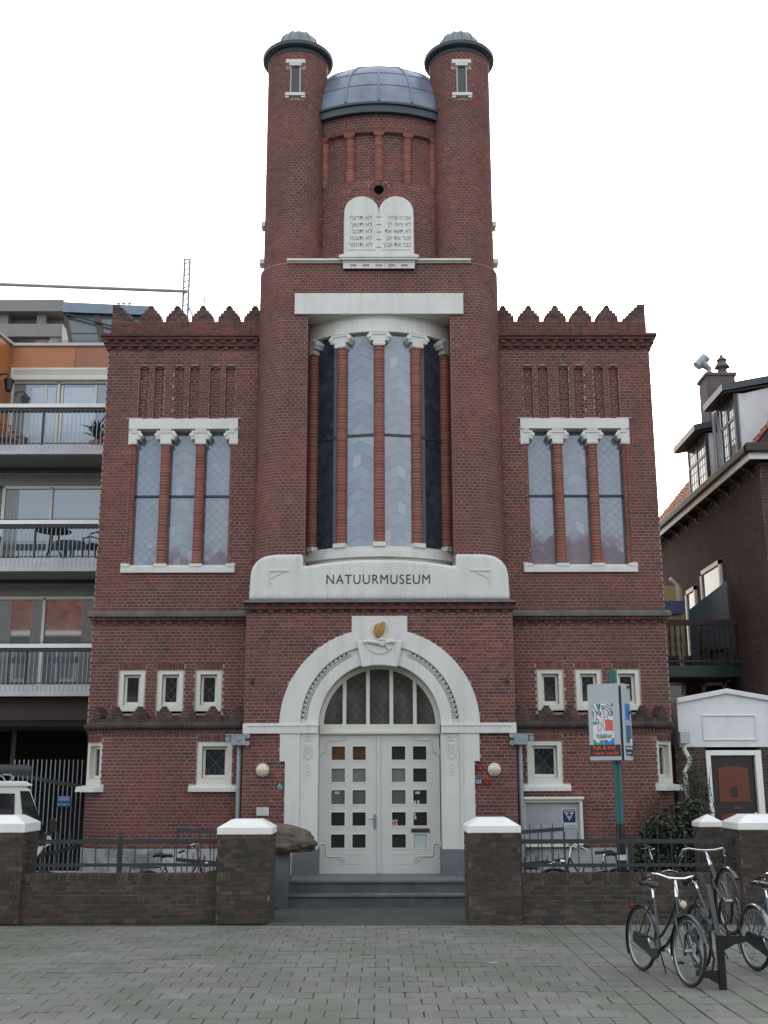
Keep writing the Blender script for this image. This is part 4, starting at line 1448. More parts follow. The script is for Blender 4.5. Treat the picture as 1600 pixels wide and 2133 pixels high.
for i in range(22):                                              # ring of bricks round the oculus
    a, b = 2 * PI * (i + 0.06) / 22, 2 * PI * (i + 0.94) / 22
    P = [(0.105, a), (0.21, a), (0.21, b), (0.105, b)]
    mb.hexa([(q * math.cos(t), fy + 0.1, 13.98 + q * math.sin(t)) for q, t in P] + [(q * math.cos(t), fy - 0.015, 13.98 + q * math.sin(t)) for q, t in P], rr.uniform(0.1, 0.9))
ocu = mb.build('oculus_ring', 'brick', museum)
mb = MB()
mb.prism([(0.104 * math.cos(2 * PI * i / 24), 13.98 + 0.104 * math.sin(2 * PI * i / 24)) for i in range(24)], fy - 0.004, fy + 0.02)
mb.build('oculus_opening', 'hole', ocu)

# dome and its eave
EA = R(35)
def eave(z, rr_):
    return [(rr_ * math.sin(-EA + 2 * EA * i / 24), DC - rr_ * math.cos(-EA + 2 * EA * i / 24), z) for i in range(25)]
mb = MB()
arc_band(mb, DR + 0.13, 15.73, 15.93, EA, 24, 0.4, DC)
arc_band(mb, DR + 0.17, 15.90, 15.95, EA, 24, 0.4, DC)
mb.build('dome_eave', 'fascia', museum)
def dome_pt(p, t, lift=0.0):
    """p in -1..1 along the eave, t 0 (eave) .. 1 (top)"""
    a = EA * p
    bx, by = (DR + 0.09 + lift) * math.sin(a), DC - (DR + 0.09 + lift) * math.cos(a)
    ax, ay = 0.0, 1.5
    th = t * PI / 2
    k = max(0.0, math.cos(th)) ** 0.95
    return (ax + (bx - ax) * k, ay + (by - ay) * k, 15.95 + (1.60 + lift) * math.sin(th))
mb = MB()
NP, NT = 32, 18
for i in range(NP):
    for j in range(NT):
        p, q = -1 + 2 * i / NP, -1 + 2 * (i + 1) / NP
        mb.face([dome_pt(p, j / NT), dome_pt(q, j / NT), dome_pt(q, (j + 1) / NT), dome_pt(p, (j + 1) / NT)])
dome = mb.build('dome', 'lead', museum, smooth=True)
for p in (-0.98, -0.47, 0.0, 0.47, 0.98):
    mb = MB()
    mb.tube([dome_pt(p, 0.03 + 0.95 * j / 16, 0.008) for j in range(17)], 0.026, 8)
    mb.build('rib', 'lead', dome, smooth=True)
for t in (0.20, 0.38, 0.58):
    mb = MB()
    mb.tube([dome_pt(-1 + 2 * j / 24, t, 0.002) for j in range(25)], 0.011, 6)
    mb.build('seam', 'lead', dome, smooth=True)
mb = MB()
mb.box(-1.2, 1.2, 1.5, 4.5, 15.5, 16.4)
mb.build('dome_base', 'lead', museum)

# ---- tablets of the law
mb = MB()
def tablet(c):
    return [(c - 0.352, 12.44), (c + 0.352, 12.44), (c + 0.352, 13.40)] + [(c + 0.352 * math.cos(PI * i / 16), 13.40 + 0.352 * math.sin(PI * i / 16)) for i in range(1, 16)] + [(c - 0.352, 13.40)]
for c in (-0.355, 0.355):
    mb.prism(tablet(c), -0.05, 0.45)
mb.prism([(-0.10, 12.44), (0.10, 12.44), (0.10, 13.33), (0.0, 13.37), (-0.10, 13.33)], -0.045, 0.45)
tabs = mb.build('law_tablets', 'white', museum)
mb = MB()
for z0, z1, x, d in ((12.27, 12.305, 0.735, 0.075), (12.305, 12.35, 0.79, 0.13), (12.35, 12.40, 0.81, 0.15), (12.40, 12.445, 0.76, 0.09)):
    mb.box(-x, x, -d, 0.45, z0, z1)
for q in [(-0.725, 0.725, 12.225, 12.27), (-0.725, 0.725, 12.14, 12.16)] + [(a, b, 12.16, 12.225) for a, b in ((-0.725, -0.585), (-0.455, -0.325), (-0.195, -0.065), (0.065, 0.195), (0.325, 0.455), (0.585, 0.725))]:
    mb.box(q[0], q[1], -0.065, 0.1, q[2], q[3])
mb.box(-0.72, 0.72, -0.03, 0.1, 12.14, 12.27)
mb.build('tablet_console', 'white', tabs)
mb = MB()
for k in range(5):
    z = 13.285 - 0.168 * k
    mb.box(-0.052, 0.052, -0.052, -0.04, z - 0.009, z + 0.009)
for s in (-1, 1):
    mb.box(*sorted((s * 0.06, s * 0.64)), -0.054, -0.045, 12.545, 12.552)
mb.build('carved_dashes', 'hebrew', tabs)
left = ['לא תרצח', 'לא תנאף', 'לא תגנב', 'לא תענה', 'לא תחמד']
right = ['אנכי ה׳ אלהיך', 'לא יהיה לך', 'לא תשא את', 'זכור את יום', 'כבד את אביך']
for rows, xe in ((left, -0.135), (right, 0.655)):
    for k, row in enumerate(rows):
        text('carved_line', row[::-1].replace('ד', 'ר').replace('ף', 'ך'), xe, -0.0535, 13.265 - 0.151 * k, 0.135, 'hebrew', tabs, align='RIGHT', sx=0.92 if rows is left else (0.62 if k == 0 else 0.80), world=False, extrude=0.0)

wall.emit(museum, 'brick', 'brick1', nmax=300)
# ------------------------------------------------------------------ ground
def structure(mb, name, m, parent=None):
    return tag(mb.build(name, m, parent), kind='structure')
mb = MB()
mb.face([(-150, -150, -0.05), (150, -150, -0.05), (150, 150, -0.05), (-150, 150, -0.05)])
structure(mb, 'ground', 'earth')
mb = MB()
mb.box(-150, 150, -60, -13.2, -0.04, -0.035)
structure(mb, 'road', 'asphalt')
mb = MB()
mb.box(-14, 14, -13.2, -3.4, -0.03, -0.012)
pave = structure(mb, 'pavement', 'joint')
rr = random.Random(77)
pl = []
PX = 2.385
for r_ in range(32):
    y1 = -3.62 - 0.309 * r_
    y0 = y1 - 0.302
    off = (r_ % 2) * 0.1525
    k = 0
    while True:
        x1 = PX - 0.305 * k + (0 if r_ % 2 else -0.1525) - 0.004
        x0 = x1 - 0.297
        if r_ % 2 == 0 and k == 0:
            pl.append((PX - 0.149, PX - 0.004, y0, y1))
        if x0 < -12:
            break
        pl.append((x0, x1, y0, y1))
        k += 1
    x = PX
    while x < 12:
        yy = y1 - 0.04
        pl.append((x + 0.007, x + 0.285, yy - 0.302, yy))
        x += 0.292
def vis(q):
    c = Vector(((q[0] + q[1]) / 2, (q[2] + q[3]) / 2, 0)) - CAM
    zc = c.y * math.cos(R(13.3)) + c.z * math.sin(R(13.3))
    if zc < 1:
        return 0
    px = 790 + 2333 * c.x / zc
    py = 1066 + 2333 * (c.y * math.sin(R(13.3)) - c.z * math.cos(R(13.3))) / zc
    if -30 < px < 1630 and py < 2165:
        return 1 / (c.length ** 2)
    return 0
pl.sort(key=lambda q: -vis(q))
cache = {}
rest = MB()
for i, q in enumerate(pl):
    tz = rr.uniform(-0.003, 0.003)
    jx, jy = rr.uniform(-0.003, 0.003), rr.uniform(-0.003, 0.003)
    if i < 300 and vis(q):
        w, h = round((q[1] - q[0]) / 2, 4), round((q[3] - q[2]) / 2, 4)
        me = cache.get((w, h))
        if me is None:
            b = MB()
            e = 0.005
            b.hexa([(-w, -h, -0.03), (w, -h, -0.03), (w, h, -0.03), (-w, h, -0.03), (-w, -h, -0.005), (w, -h, -0.005), (w, h, -0.005), (-w, h, -0.005)], 0.5, (1, 2, 3, 4))
            T = [(-w + e, -h + e, 0), (w - e, -h + e, 0), (w - e, h - e, 0), (-w + e, h - e, 0)]
            U = [(-w, -h, -0.005), (w, -h, -0.005), (w, h, -0.005), (-w, h, -0.005)]
            b.face(T)
            for a in range(4):
                c = (a + 1) % 4
                b.face([U[a], U[c], T[c], T[a]])
            me = b.mesh('paver')
            me.materials.append(M['paver1'])
            cache[(w, h)] = me
        o = bpy.data.objects.new('paver', me)
        COL.objects.link(o)
        o.parent = pave
        o.location = ((q[0] + q[1]) / 2 + jx, (q[2] + q[3]) / 2 + jy, tz)
        o.rotation_euler = (rr.uniform(-0.006, 0.006), rr.uniform(-0.006, 0.006), rr.uniform(-0.006, 0.006))
    else:
        rest.box(q[0] + jx, q[1] + jx, q[2] + jy, q[3] + jy, -0.03, tz, min(1, max(0, rr.gauss(0.5, 0.25))))
rest.build('paving', 'paver', pave, kind='stuff')
mb = MB()
mb.box(-13, -1.60, -3.3, 6.0, -0.04, -0.005)
mb.box(1.35, 13, -3.5, 6.0, -0.04, -0.005)
structure(mb, 'yard', 'earth')
mb = MB()
mb.box(-1.66, 1.36, -3.55, -0.9, -0.04, 0.004)
structure(mb, 'path', 'asphalt')
mb = MB()
mb.box(-1.66, 1.36, -3.62, -3.545, -0.04, 0.006)
structure(mb, 'path_edge', 'earth')
# moss tufts and small litter on the pavement
mb = MB()
for i in range(2400):
    if rr.random() < 0.6:
        r_ = rr.randrange(0, 22)
        x, y = rr.uniform(-4, 5), -3.62 - 0.309 * r_ - 0.305 + rr.uniform(-0.006, 0.006)
    else:
        x, y = PX + 0.292 * rr.randrange(0, 9), rr.uniform(-10, -3.7)
    lx, ly = rr.uniform(0.012, 0.05), rr.uniform(0.002, 0.0045)
    if noise.noise(Vector((x * 0.7, y * 0.7, 3))) < -0.05:
        continue
    if rr.random() < 0.25 or abs(x - PX - 0.292 * round((x - PX) / 0.292)) < 1e-6:
        lx, ly = ly, lx
    mb.hexa([(x - lx, y - ly, -0.008), (x + lx, y - ly, -0.008), (x + lx, y + ly, -0.008), (x - lx, y + ly, -0.008),
             (x - lx * 0.8, y - ly * 0.6, 0.0012), (x + lx * 0.8, y - ly * 0.6, 0.0012), (x + lx * 0.8, y + ly * 0.6, 0.0012), (x - lx * 0.8, y + ly * 0.6, 0.0012)])
M['moss'] = mat('moss', (0.040, 0.052, 0.020), 0.95, var=0.3, vscale=5)
tag(mb.build('moss', 'moss'), kind='stuff')
mb = MB()
for i in range(60):
    x, y, s_ = rr.uniform(-4.5, 4), rr.uniform(-10, -3.8), rr.uniform(0.006, 0.02)
    a = rr.uniform(0, PI)
    mb.bar((x, y, 0.004), (x + s_ * math.cos(a), y + s_ * math.sin(a), 0.004), s_ * 0.6, 0.003)
mb.bar((1.28, -7.05, 0.006), (1.37, -7.07, 0.006), 0.018, 0.004)
tag(mb.build('litter', 'poster'), kind='stuff')

# ------------------------------------------------------------------ steps
st = thing('entrance_steps', 'two blue stone steps leading up to the white double doors', 'steps', (0, -1.2, 0))
mb = MB()
mb.box(-1.535, 1.47, -1.30, -0.95, 0.0, 0.165)
mb.build('riser_block', 'step', st)
mb = MB()
mb.box(-1.56, 1.49, -1.33, -0.95, 0.165, 0.205)
mb.build('tread', 'greystone', st, bevel=0.006)
mb = MB()
mb.box(-1.525, 1.46, -1.02, 0.34, 0.19, 0.365)
mb.build('riser_block', 'step', st)
mb = MB()
mb.box(-1.555, 1.485, -1.05, 0.40, 0.365, 0.405)
mb.build('tread', 'greystone', st, bevel=0.006)

# ------------------------------------------------------------------ garden walls and gate pillars
def garden_wall(x0, x1, y, zt, label, seed):
    o = thing('garden_wall', label, 'wall', ((x0 + x1) / 2, y, 0))
    mb = MB()
    mb.box(x0, x1, y, y + 0.22, 0, zt - 0.012)
    mb.build('wall_core', 'mortar_dk', o)
    w = Wall(seed)
    w.lay(plane(y), x0, x1, 0.0, zt - 0.105, bond='mix', course=0.0665, d=0.008, L=0.20, wob=0.003)
    w.emit(o, 'dkbrick', 'dkbrick1')
    mb = MB()
    cap = random.Random(seed)
    k = int((x1 - x0) / 0.066)
    for i in range(k):
        a = x0 + (x1 - x0) * i / k
        j = cap.uniform(-0.004, 0.004)
        q = MB()
        q.box(a + 0.003, a + (x1 - x0) / k - 0.004, y - 0.012 + j, y + 0.225 + j, zt - 0.10, zt + cap.uniform(-0.004, 0.004))
        q.build('brick', 'dkbrick1', o)
    return o
garden_wall(-5.40, -2.44, -3.30, 0.705, 'low mossy dark brick garden wall under the railing left of the doors', 21)
garden_wall(2.09, 5.34, -3.60, 0.715, 'low dark brick garden wall under the railing behind the parked bicycles', 22)

def pillar(x0, x1, y, zt, label, seed, depth=0.78, capped=0.10, side=0):
    o = thing('gate_pillar', label, 'pillar', ((x0 + x1) / 2, y, 0), 'white capped brick pillars of the garden wall')
    mb = MB()
    mb.box(x0 + 0.004, x1 - 0.004, y + 0.004, y + depth, 0, zt)
    mb.build('pillar_core', 'mortar_dk', o)
    w = Wall(seed)
    w.lay(plane(y), x0, x1, 0.0, zt - 0.004, bond='mix', course=0.0675, d=0.008, L=0.20, wob=0.002)
    for X, g in ((x0, -1), (x1, 1)):
        w.lay(sideplane(X, g), y, y + depth, 0.0, zt - 0.004, bond='mix', course=0.0675, d=0.006, L=0.20, flat=False)
    w.emit(o, 'dkbrick', 'dkbrick1', nmax=200)
    mb = MB()
    e = 0.018
    a, b, c, d_ = x0 - e, x1 + e, y - e, y + depth + e
    mb.box(a, b, c, d_, zt, zt + capped)
    i = 0.19
    mb.hexa([(a, c, zt + capped), (b, c, zt + capped), (b, d_, zt + capped), (a, d_, zt + capped), (a + i, c + i, zt + capped + 0.115), (b - i, c + i, zt + capped + 0.115), (b - i, d_ - i, zt + capped + 0.115), (a + i, d_ - i, zt + capped + 0.115)], 0.5, (0, 1, 2, 3, 4))
    mb.build('pillar_cap', 'cap', o, bevel=0.01)
    return o
pillar(-2.44, -1.645, -3.42, 1.275, 'white capped brick pillar in front of the brown boulder', 41)
pillar(1.315, 2.085, -3.66, 1.30, 'white capped brick pillar to the right of the entrance steps', 42)
pillar(-6.35, -5.385, -3.38, 1.31, 'white capped brick pillar in front of the cream van', 43, capped=0.13)
pillar(5.345, 6.20, -3.72, 1.335, 'white capped brick pillar at the right edge beside the parked bicycles', 44)
pillar(5.22, 5.60, -2.05, 1.305, 'small white capped pillar deep in the shrub before the orange door', 45, depth=0.4, capped=0.08)

# ------------------------------------------------------------------ railings
def fence(x0, x1, y, zb, posts, label, rails=((0.80, 0.85), (1.135, 1.20)), top=1.27, step=0.2):
    o = thing('iron_fence', label, 'fence', ((x0 + x1) / 2, y, zb))
    for z0, z1 in rails:
        mb = MB()
        mb.box(x0, x1, y - 0.008, y + 0.008, z0, z1)
        mb.build('rail', 'iron', o)
    n = int((x1 - x0) / step)
    cache = None
    for i in range(n + 1):
        x = x0 + 0.07 + step * i
        if x > x1 - 0.02:
            break
        if cache is None:
            q = MB()
            q.tube([(0, 0, 0), (0, 0, top - zb - 0.025), (0, 0, top - zb)], [0.0085, 0.0085, 0.003], 6)
            cache = q.mesh('bar')
            cache.materials.append(M['iron'])
        b = bpy.data.objects.new('bar', cache)
        COL.objects.link(b)
        b.parent = o
        b.location = Vector((x, y, zb + 0.045)) - Vector(o.location)
    for x in posts:
        mb = MB()
        mb.box(x - 0.035, x + 0.035, y + 0.012, y + 0.08, 0.68, 1.215)
        mb.prism([(x + 0.035 * math.cos(PI * i / 8), 1.215 + 0.03 * math.sin(PI * i / 8)) for i in range(9)], y + 0.012, y + 0.08)
        mb.build('post', 'iron', o)
    return o
fence(-5.40, -2.47, -3.19, 0.695, [-3.97], 'dark iron railing on the left garden wall before the museum plinth')
fence(2.11, 5.36, -3.49, 0.705, [3.77], 'dark iron railing on the right garden wall before the notice board')
def leaf_gate(x0, x1, y0, y1, label, zlo, zhi):
    o = thing('garden_gate', label, 'gate', (x0, y0, 0))
    P = lambda t, z: (x0 + (x1 - x0) * t, y0 + (y1 - y0) * t, z)
    for z in (zlo, zhi):
        mb = MB()
        mb.bar(P(0, z), P(1, z), 0.014, 0.06)
        mb.build('rail', 'iron', o)
    for i in range(5):
        mb = MB()
        t = 0.06 + 0.235 * i
        mb.tube([P(t, 0.10), P(t, zhi + 0.09), P(t, zhi + 0.11)], [0.0085, 0.0085, 0.003], 6)
        mb.build('bar', 'iron', o)
    for i in range(4):
        mb = MB()
        t = 0.17 + 0.235 * i
        mb.tube([P(t, 0.10), P(t, zlo + 0.09), P(t, zlo + 0.11)], [0.0085, 0.0085, 0.003], 6)
        mb.build('short_bar', 'iron', o)
leaf_gate(-2.42, -3.36, -2.70, -1.70, 'iron gate leaf standing open behind the left pillar beside the red bicycle', 0.80, 1.27)
leaf_gate(2.10, 3.04, -2.90, -1.75, 'iron gate leaf standing open behind the right pillar before the notice board', 0.78, 1.27)

# ------------------------------------------------------------------ boulder on its plinth
o = thing('boulder', 'rough brown boulder lying on a grey stone plinth beside the steps', 'boulder', (-1.62, -1.25, 0.88))
bm = bmesh.new()
bmesh.ops.create_icosphere(bm, subdivisions=5, radius=1.0)
for v in bm.verts:
    p = v.co.copy()
    q = Vector([math.copysign(abs(t) ** 0.72, t) for t in p])
    n1 = noise.noise(p * 1.5 + Vector((3.1, 0, 7))) * 0.16 + noise.noise(p * 3.7) * 0.09 + abs(noise.noise(p * 7.5)) * 0.05 + noise.noise(p * 17) * 0.015
    q *= 0.94 + n1
    k = (q.x + 1) / 2
    half = 0.31 - 0.125 * max(0.0, min(1.15, k))
    v.co = Vector((q.x * 0.60 - 0.03, q.y * 0.42, max(q.z, -0.8) * half + 0.26 - 0.10 * k))
me = bpy.data.meshes.new('boulder_stone')
bm.to_mesh(me)
bm.free()
me.polygons.foreach_set('use_smooth', [True] * len(me.polygons))
me.materials.append(M['rock'])
q = bpy.data.objects.new('boulder_stone', me)
COL.objects.link(q)
q.parent = o
mb = MB()
mb.box(-1.92, -1.525, -1.45, -1.0, 0.0, 0.90)
tag(mb.build('stone_plinth', 'step', bevel=0.01), 'square grey stone plinth carrying the brown boulder', 'plinth')

# ------------------------------------------------------------------ things fixed to the museum front
def wall_lamp(x, z, label):
    o = thing('wall_lamp', label, 'lamp', (x, -0.01, z), 'round wall lamps either side of the doors')
    mb = MB()
    n = 24
    for i, (r0, r1, y0, y1) in enumerate(((0.118, 0.118, -0.012, -0.05), (0.118, 0.108, -0.05, -0.06))):
        for k in range(n):
            a, b = 2 * PI * k / n, 2 * PI * (k + 1) / n
            mb.face([(r0 * math.cos(a), y0, r0 * math.sin(a)), (r0 * math.cos(b), y0, r0 * math.sin(b)), (r1 * math.cos(b), y1, r1 * math.sin(b)), (r1 * math.cos(a), y1, r1 * math.sin(a))])
    mb.build('lamp_base', 'frame', o, world=False)
    mb = MB()
    prof = [(0.108, -0.055), (0.100, -0.08), (0.075, -0.105), (0.04, -0.118), (0.0, -0.122)]
    for (r0, y0), (r1, y1) in zip(prof, prof[1:]):
        for k in range(n):
            a, b = 2 * PI * k / n, 2 * PI * (k + 1) / n
            mb.face([(r0 * math.cos(a), y0, r0 * math.sin(a)), (r0 * math.cos(b), y0, r0 * math.sin(b)), (r1 * math.cos(b), y1, r1 * math.sin(b)), (r1 * math.cos(a), y1, r1 * math.sin(a))])
    mb.build('lamp_glass', 'lampglass', o, smooth=True, world=False)
    mb = MB()
    for d in (0, 1):
        pts = []
        for i in range(13):
            t = -1 + 2 * i / 12
            h = t * 0.11
            y = -0.06 - 0.07 * math.sqrt(max(0, 1 - t * t))
            pts.append((h, y, 0) if d else (0, y, h))
        mb.tube(pts, 0.006, 6)
    mb.tube([(0.111 * math.cos(2 * PI * i / 24), -0.06, 0.111 * math.sin(2 * PI * i / 24)) for i in range(24)], 0.009, 6, closed=True)
    mb.build('lamp_guard', 'frame', o, world=False)
wall_lamp(-2.135, 2.245, 'round caged cream lamp on the bricks above the small wall plaque')
wall_lamp(2.09, 2.245, 'round caged cream lamp on the bricks above the number plate')
o = thing('number_plate', 'dark blue house number plate reading 121', 'number plate', (1.79, -0.012, 2.03))
mb = MB()
mb.box(1.722, 1.872, -0.022, -0.008, 1.975, 2.085)
mb.build('plate', 'navy', o)
text('digits', '121', 1.797, -0.0235, 2.03, 0.092, 'poster', o, sx=0.9, bold=0.002)
for i, (x, z, lab) in enumerate(((1.832, 2.275, 'dark red alarm box on the bricks beside the right lamp'), (1.955, 2.025, 'small red alarm box with amber lens right of the number plate'))):
    o = thing('alarm_box', lab, 'alarm box', (x, -0.01, z))
    mb = MB()
    mb.prism([(x - 0.045, z + 0.055), (x + 0.045, z + 0.055), (x + 0.05, z + 0.02), (x + 0.02, z - 0.055), (x - 0.02, z - 0.055), (x - 0.05, z + 0.02)], -0.06, -0.008)
    mb.build('housing', 'redbox', o, bevel=0.006)
    mb = MB()
    mb.lathe([(0.018, 0), (0.018, 0.02)], 0, 0, 10)
    mb2 = MB()
    mb2.prism([(x + 0.018 * math.cos(2 * PI * k / 12), z - 0.012 + 0.018 * math.sin(2 * PI * k / 12)) for k in range(12)], -0.075, -0.055)
    mb2.build('lens', 'amber' if i else 'pred', o)
o = thing('access_sign', 'small green wheelchair sign beside the door jamb', 'sign', (-1.81, -0.01, 1.96))
mb = MB()
mb.box(-1.872, -1.752, -0.018, -0.008, 1.90, 2.018)
mb.build('plate', 'teal', o)
mb = MB()
c = (-1.815, 1.945)
mb.tube([(c[0] + 0.034 * math.cos(2 * PI * i / 18), -0.02, c[1] + 0.034 * math.sin(2 * PI * i / 18)) for i in range(3, 17)], 0.006, 5)
mb.tube([(-1.825, -0.02, 1.995), (-1.822, -0.02, 1.955), (-1.79, -0.02, 1.955), (-1.775, -0.02, 1.918)], 0.007, 5)
mb.tube([(-1.822, -0.02, 1.978), (-1.793, -0.02, 1.976)], 0.006, 5)
mb.tube([(-1.826, -0.021, 2.004), (-1.826, -0.019, 2.006)], 0.010, 6)
mb.build('wheelchair_symbol', 'poster', o)
o = thing('wall_plaque', 'small pale stone plaque low on the bricks beside the pillar', 'plaque', (-2.12, -0.01, 1.51))
mb = MB()
mb.box(-2.23, -2.01, -0.025, -0.008, 1.44, 1.585)
mb.build('plate', 'white', o, bevel=0.004)
mb = MB()
rp = random.Random(4)
for k in range(4):
    z = 1.558 - 0.03 * k
    x = -2.20
    while x < -2.05:
        w = rp.uniform(0.012, 0.032)
        mb.box(x, x + w, -0.0275, -0.024, z - 0.006, z + 0.004)
        x += w + 0.007
mb.build('worn_lettering', 'signgrey', o)
for s, lab in ((-1, 'grey steel hopper and downpipe left of the entrance block'), (1, 'grey steel hopper and downpipe beside the notice board')):
    o = thing('downpipe', lab, 'downpipe', (s * 2.6, 0.0, 0), 'downpipes beside the entrance block')
    mb = MB()
    mb.tube([(s * 2.585, 0.12, 0.0), (s * 2.585, 0.12, 2.72)], 0.047, 12)
    for z in (0.95, 1.9, 2.45):
        mb.tube([(s * 2.585, 0.12, z), (s * 2.585, 0.12, z + 0.05)], 0.054, 12)
    mb.build('pipe', 'galv', o, smooth=True)
    mb = MB()
    mb.box(*sorted((s * 2.46, s * 2.72)), -0.10, 0.20, 2.685, 2.88)
    mb.box(*sorted((s * 2.43, s * 2.82)), -0.105, -0.08, 2.86, 2.885)
    mb.build('hopper', 'galv', o, bevel=0.008)
    mb = MB()
    for x, z in ((2.42, 2.72), (2.42, 2.85), (2.78, 2.80)):
        mb.prism([(s * x + 0.048 * math.cos(2 * PI * k / 14), z + 0.048 * math.sin(2 * PI * k / 14)) for k in range(14)], -0.102, -0.07)
        mb.prism([(s * x + 0.016 * math.cos(2 * PI * k / 8), z + 0.016 * math.sin(2 * PI * k / 8)) for k in range(8)], -0.112, -0.09)
    pts = []
    for k in range(10):
        r = 0.05 if k % 2 == 0 else 0.02
        pts.append((s * 2.59 + r * math.sin(2 * PI * k / 10), 2.785 + r * math.cos(2 * PI * k / 10)))
    mb.prism(pts, -0.112, -0.095)
    mb.build('hopper_bracket', 'galv', o)
for s, lab in ((-1, 'small iron hook on the bricks left of the white arch'), (1, 'small iron hook on the bricks right of the white arch')):
    o = thing('wall_hook', lab, 'hook', (s * 2.37, -0.01, 3.85))
    mb = MB()
    x = s * 2.37
    mb.box(x - 0.035, x + 0.035, -0.03, -0.005, 3.80, 3.86)
    mb.build('plate', 'iron', o, bevel=0.01)
    mb = MB()
    mb.tube([(x, -0.02, 3.92), (x, -0.05, 3.90), (x, -0.06, 3.85), (x, -0.03, 3.80)], 0.013, 6)
    mb.build('hook', 'iron', o)
o = thing('notice_board', 'white framed glazed notice board with a blue tourist emblem', 'notice board', (3.15, 0.2, 0.86))
mb = MB()
for q in ((2.60, 2.655, 0.87, 1.70), (3.655, 3.71, 0.87, 1.70), (2.655, 3.655, 1.655, 1.70), (2.655, 3.655, 0.87, 0.915)):
    mb.box(q[0], q[1], 0.16, 0.285, q[2], q[3])
mb.build('board_frame', 'frame', o, bevel=0.005)
mb = MB()
mb.box(2.575, 3.735, 0.11, 0.285, 1.705, 1.755)
mb.build('board_hood', 'frame', o, bevel=0.01)
mb = MB()
mb.box(2.655, 3.655, 0.225, 0.27, 0.915, 1.655)
mb.build('backboard', 'signgrey', o)
mb = MB()
mb.box(3.33, 3.60, 0.215, 0.224, 1.21, 1.55)
mb.build('tourist_sheet', 'poster', o)
mb = MB()
def rrect(x0, x1, z0, z1, r, n=4):
    P = []
    for cx, cz, a in ((x1 - r, z1 - r, 0), (x0 + r, z1 - r, 1), (x0 + r, z0 + r, 2), (x1 - r, z0 + r, 3)):
        for k in range(n + 1):
            t = (a + k / n) * PI / 2
            P.append((cx + r * math.cos(t), cz + r * math.sin(t)))
    return P
mb.prism(rrect(3.35, 3.58, 1.30, 1.53, 0.025), 0.210, 0.216)
mb.build('emblem_square', 'navy', o)
mb = MB()
T = [(3.375, 1.505), (3.555, 1.505), (3.465, 1.335)]
for a, b in zip(T, T[1:] + T[:1]):
    mb.bar((a[0], 0.208, a[1]), (b[0], 0.208, b[1]), 0.011, 0.006, (0, 1, 0))
def vee(cx, zt, w, h, th):
    mb.bar((cx - w, 0.208, zt), (cx, 0.208, zt - h), th, 0.006, (0, 1, 0))
    mb.bar((cx, 0.208, zt - h), (cx + w, 0.208, zt), th, 0.006, (0, 1, 0))
vee(3.428, 1.483, 0.022, 0.042, 0.014)
vee(3.502, 1.483, 0.022, 0.042, 0.014)
vee(3.465, 1.415, 0.022, 0.042, 0.014)
mb.build('triple_v_emblem', 'poster', o)
text('emblem_caption', 'vvv-service', 3.465, 0.213, 1.243, 0.042, 'navy', o)
mb = MB()
for k in range(24):
    z = 1.60 - 0.026 * k
    x = 2.70
    while x < 2.70 + (0.42 if k % 7 else 0.2):
        w = rp.uniform(0.015, 0.05)
        mb.box(x, x + w, 0.2225, 0.226, z - 0.004, z + 0.004)
        x += w + 0.01
M['faint'] = mat('faint grey print', (0.27, 0.30, 0.31), 0.6, var=0)
mb.build('small_print', 'faint', o)
mb = MB()
mb.face([(2.655, 0.19, 0.915), (3.655, 0.19, 0.915), (3.655, 0.19, 1.655), (2.655, 0.19, 1.655)])
mg = bpy.data.materials.new('clear glass')
mg.use_nodes = True
_t = mg.node_tree
_p = _t.nodes['Principled BSDF']
_mx = _t.nodes.new('ShaderNodeMixShader')
_tr = _t.nodes.new('ShaderNodeBsdfTransparent')
_p.inputs['Base Color'].default_value = (0.02, 0.02, 0.02, 1)
_p.inputs['Roughness'].default_value = 0.03
_mx.inputs[0].default_value = 0.10
_t.links.new(_tr.outputs[0], _mx.inputs[1])
_t.links.new(_p.outputs[0], _mx.inputs[2])
_t.links.new(_mx.outputs[0], _t.nodes['Material Output'].inputs['Surface'])
M['clear'] = mg
mb.build('pane', 'clear', o)

# ------------------------------------------------------------------ poster column
o = thing('poster_sign', 'teal post carrying two tilted grey poster panels before the right wing', 'sign', (3.72, -3.0, 0))
mb = MB()
mb.tube([(3.735, -2.95, 1.40), (3.735, -2.95, 3.77)], 0.066, 16)
mb.build('post', 'teal', o, smooth=True)
mb = MB()
mb.tube([(3.735, -2.95, 0.0), (3.735, -2.95, 1.40)], 0.069, 16)
mb.build('post_foot', 'black', o, smooth=True)
mb = MB()
mb.tube([(3.735, -2.95, 0.86), (3.735, -2.95, 0.94)], 0.073, 14)
mb.build('post_sticker', 'poster', o, smooth=True)
mb = MB()
for z in (2.45, 3.10, 3.50):
    mb.box(3.60, 3.98, -3.05, -2.90, z - 0.02, z + 0.02)
mb.build('bracket', 'iron', o)
def panel_map(a, b):
    a, b = Vector(a), Vector(b)
    e = (b - a).normalized()
    n = Vector((e.y, -e.x))
    L = (b - a).length
    return L, (lambda u, z, d: (a.x + e.x * u + n.x * d, a.y + e.y * u + n.y * d, z)), math.atan2(e.y, e.x)
def slabp(mb, f, u0, u1, z0, z1, d0, d1):
    mb.hexa([f(u0, z0, d0), f(u1, z0, d0), f(u1, z1, d0), f(u0, z1, d0), f(u0, z0, d1), f(u1, z0, d1), f(u1, z1, d1), f(u0, z1, d1)])
L, f, ang = panel_map((3.315, -2.95), (3.755, -3.20))
mb = MB()
slabp(mb, f, 0, L, 2.36, 3.545, -0.03, 0.0)
pn = mb.build('left_panel', 'signgrey', o, bevel=0.004)
u0, u1 = 0.07 * L / 0.5, 0.80 * L
W_ = u1 - u0
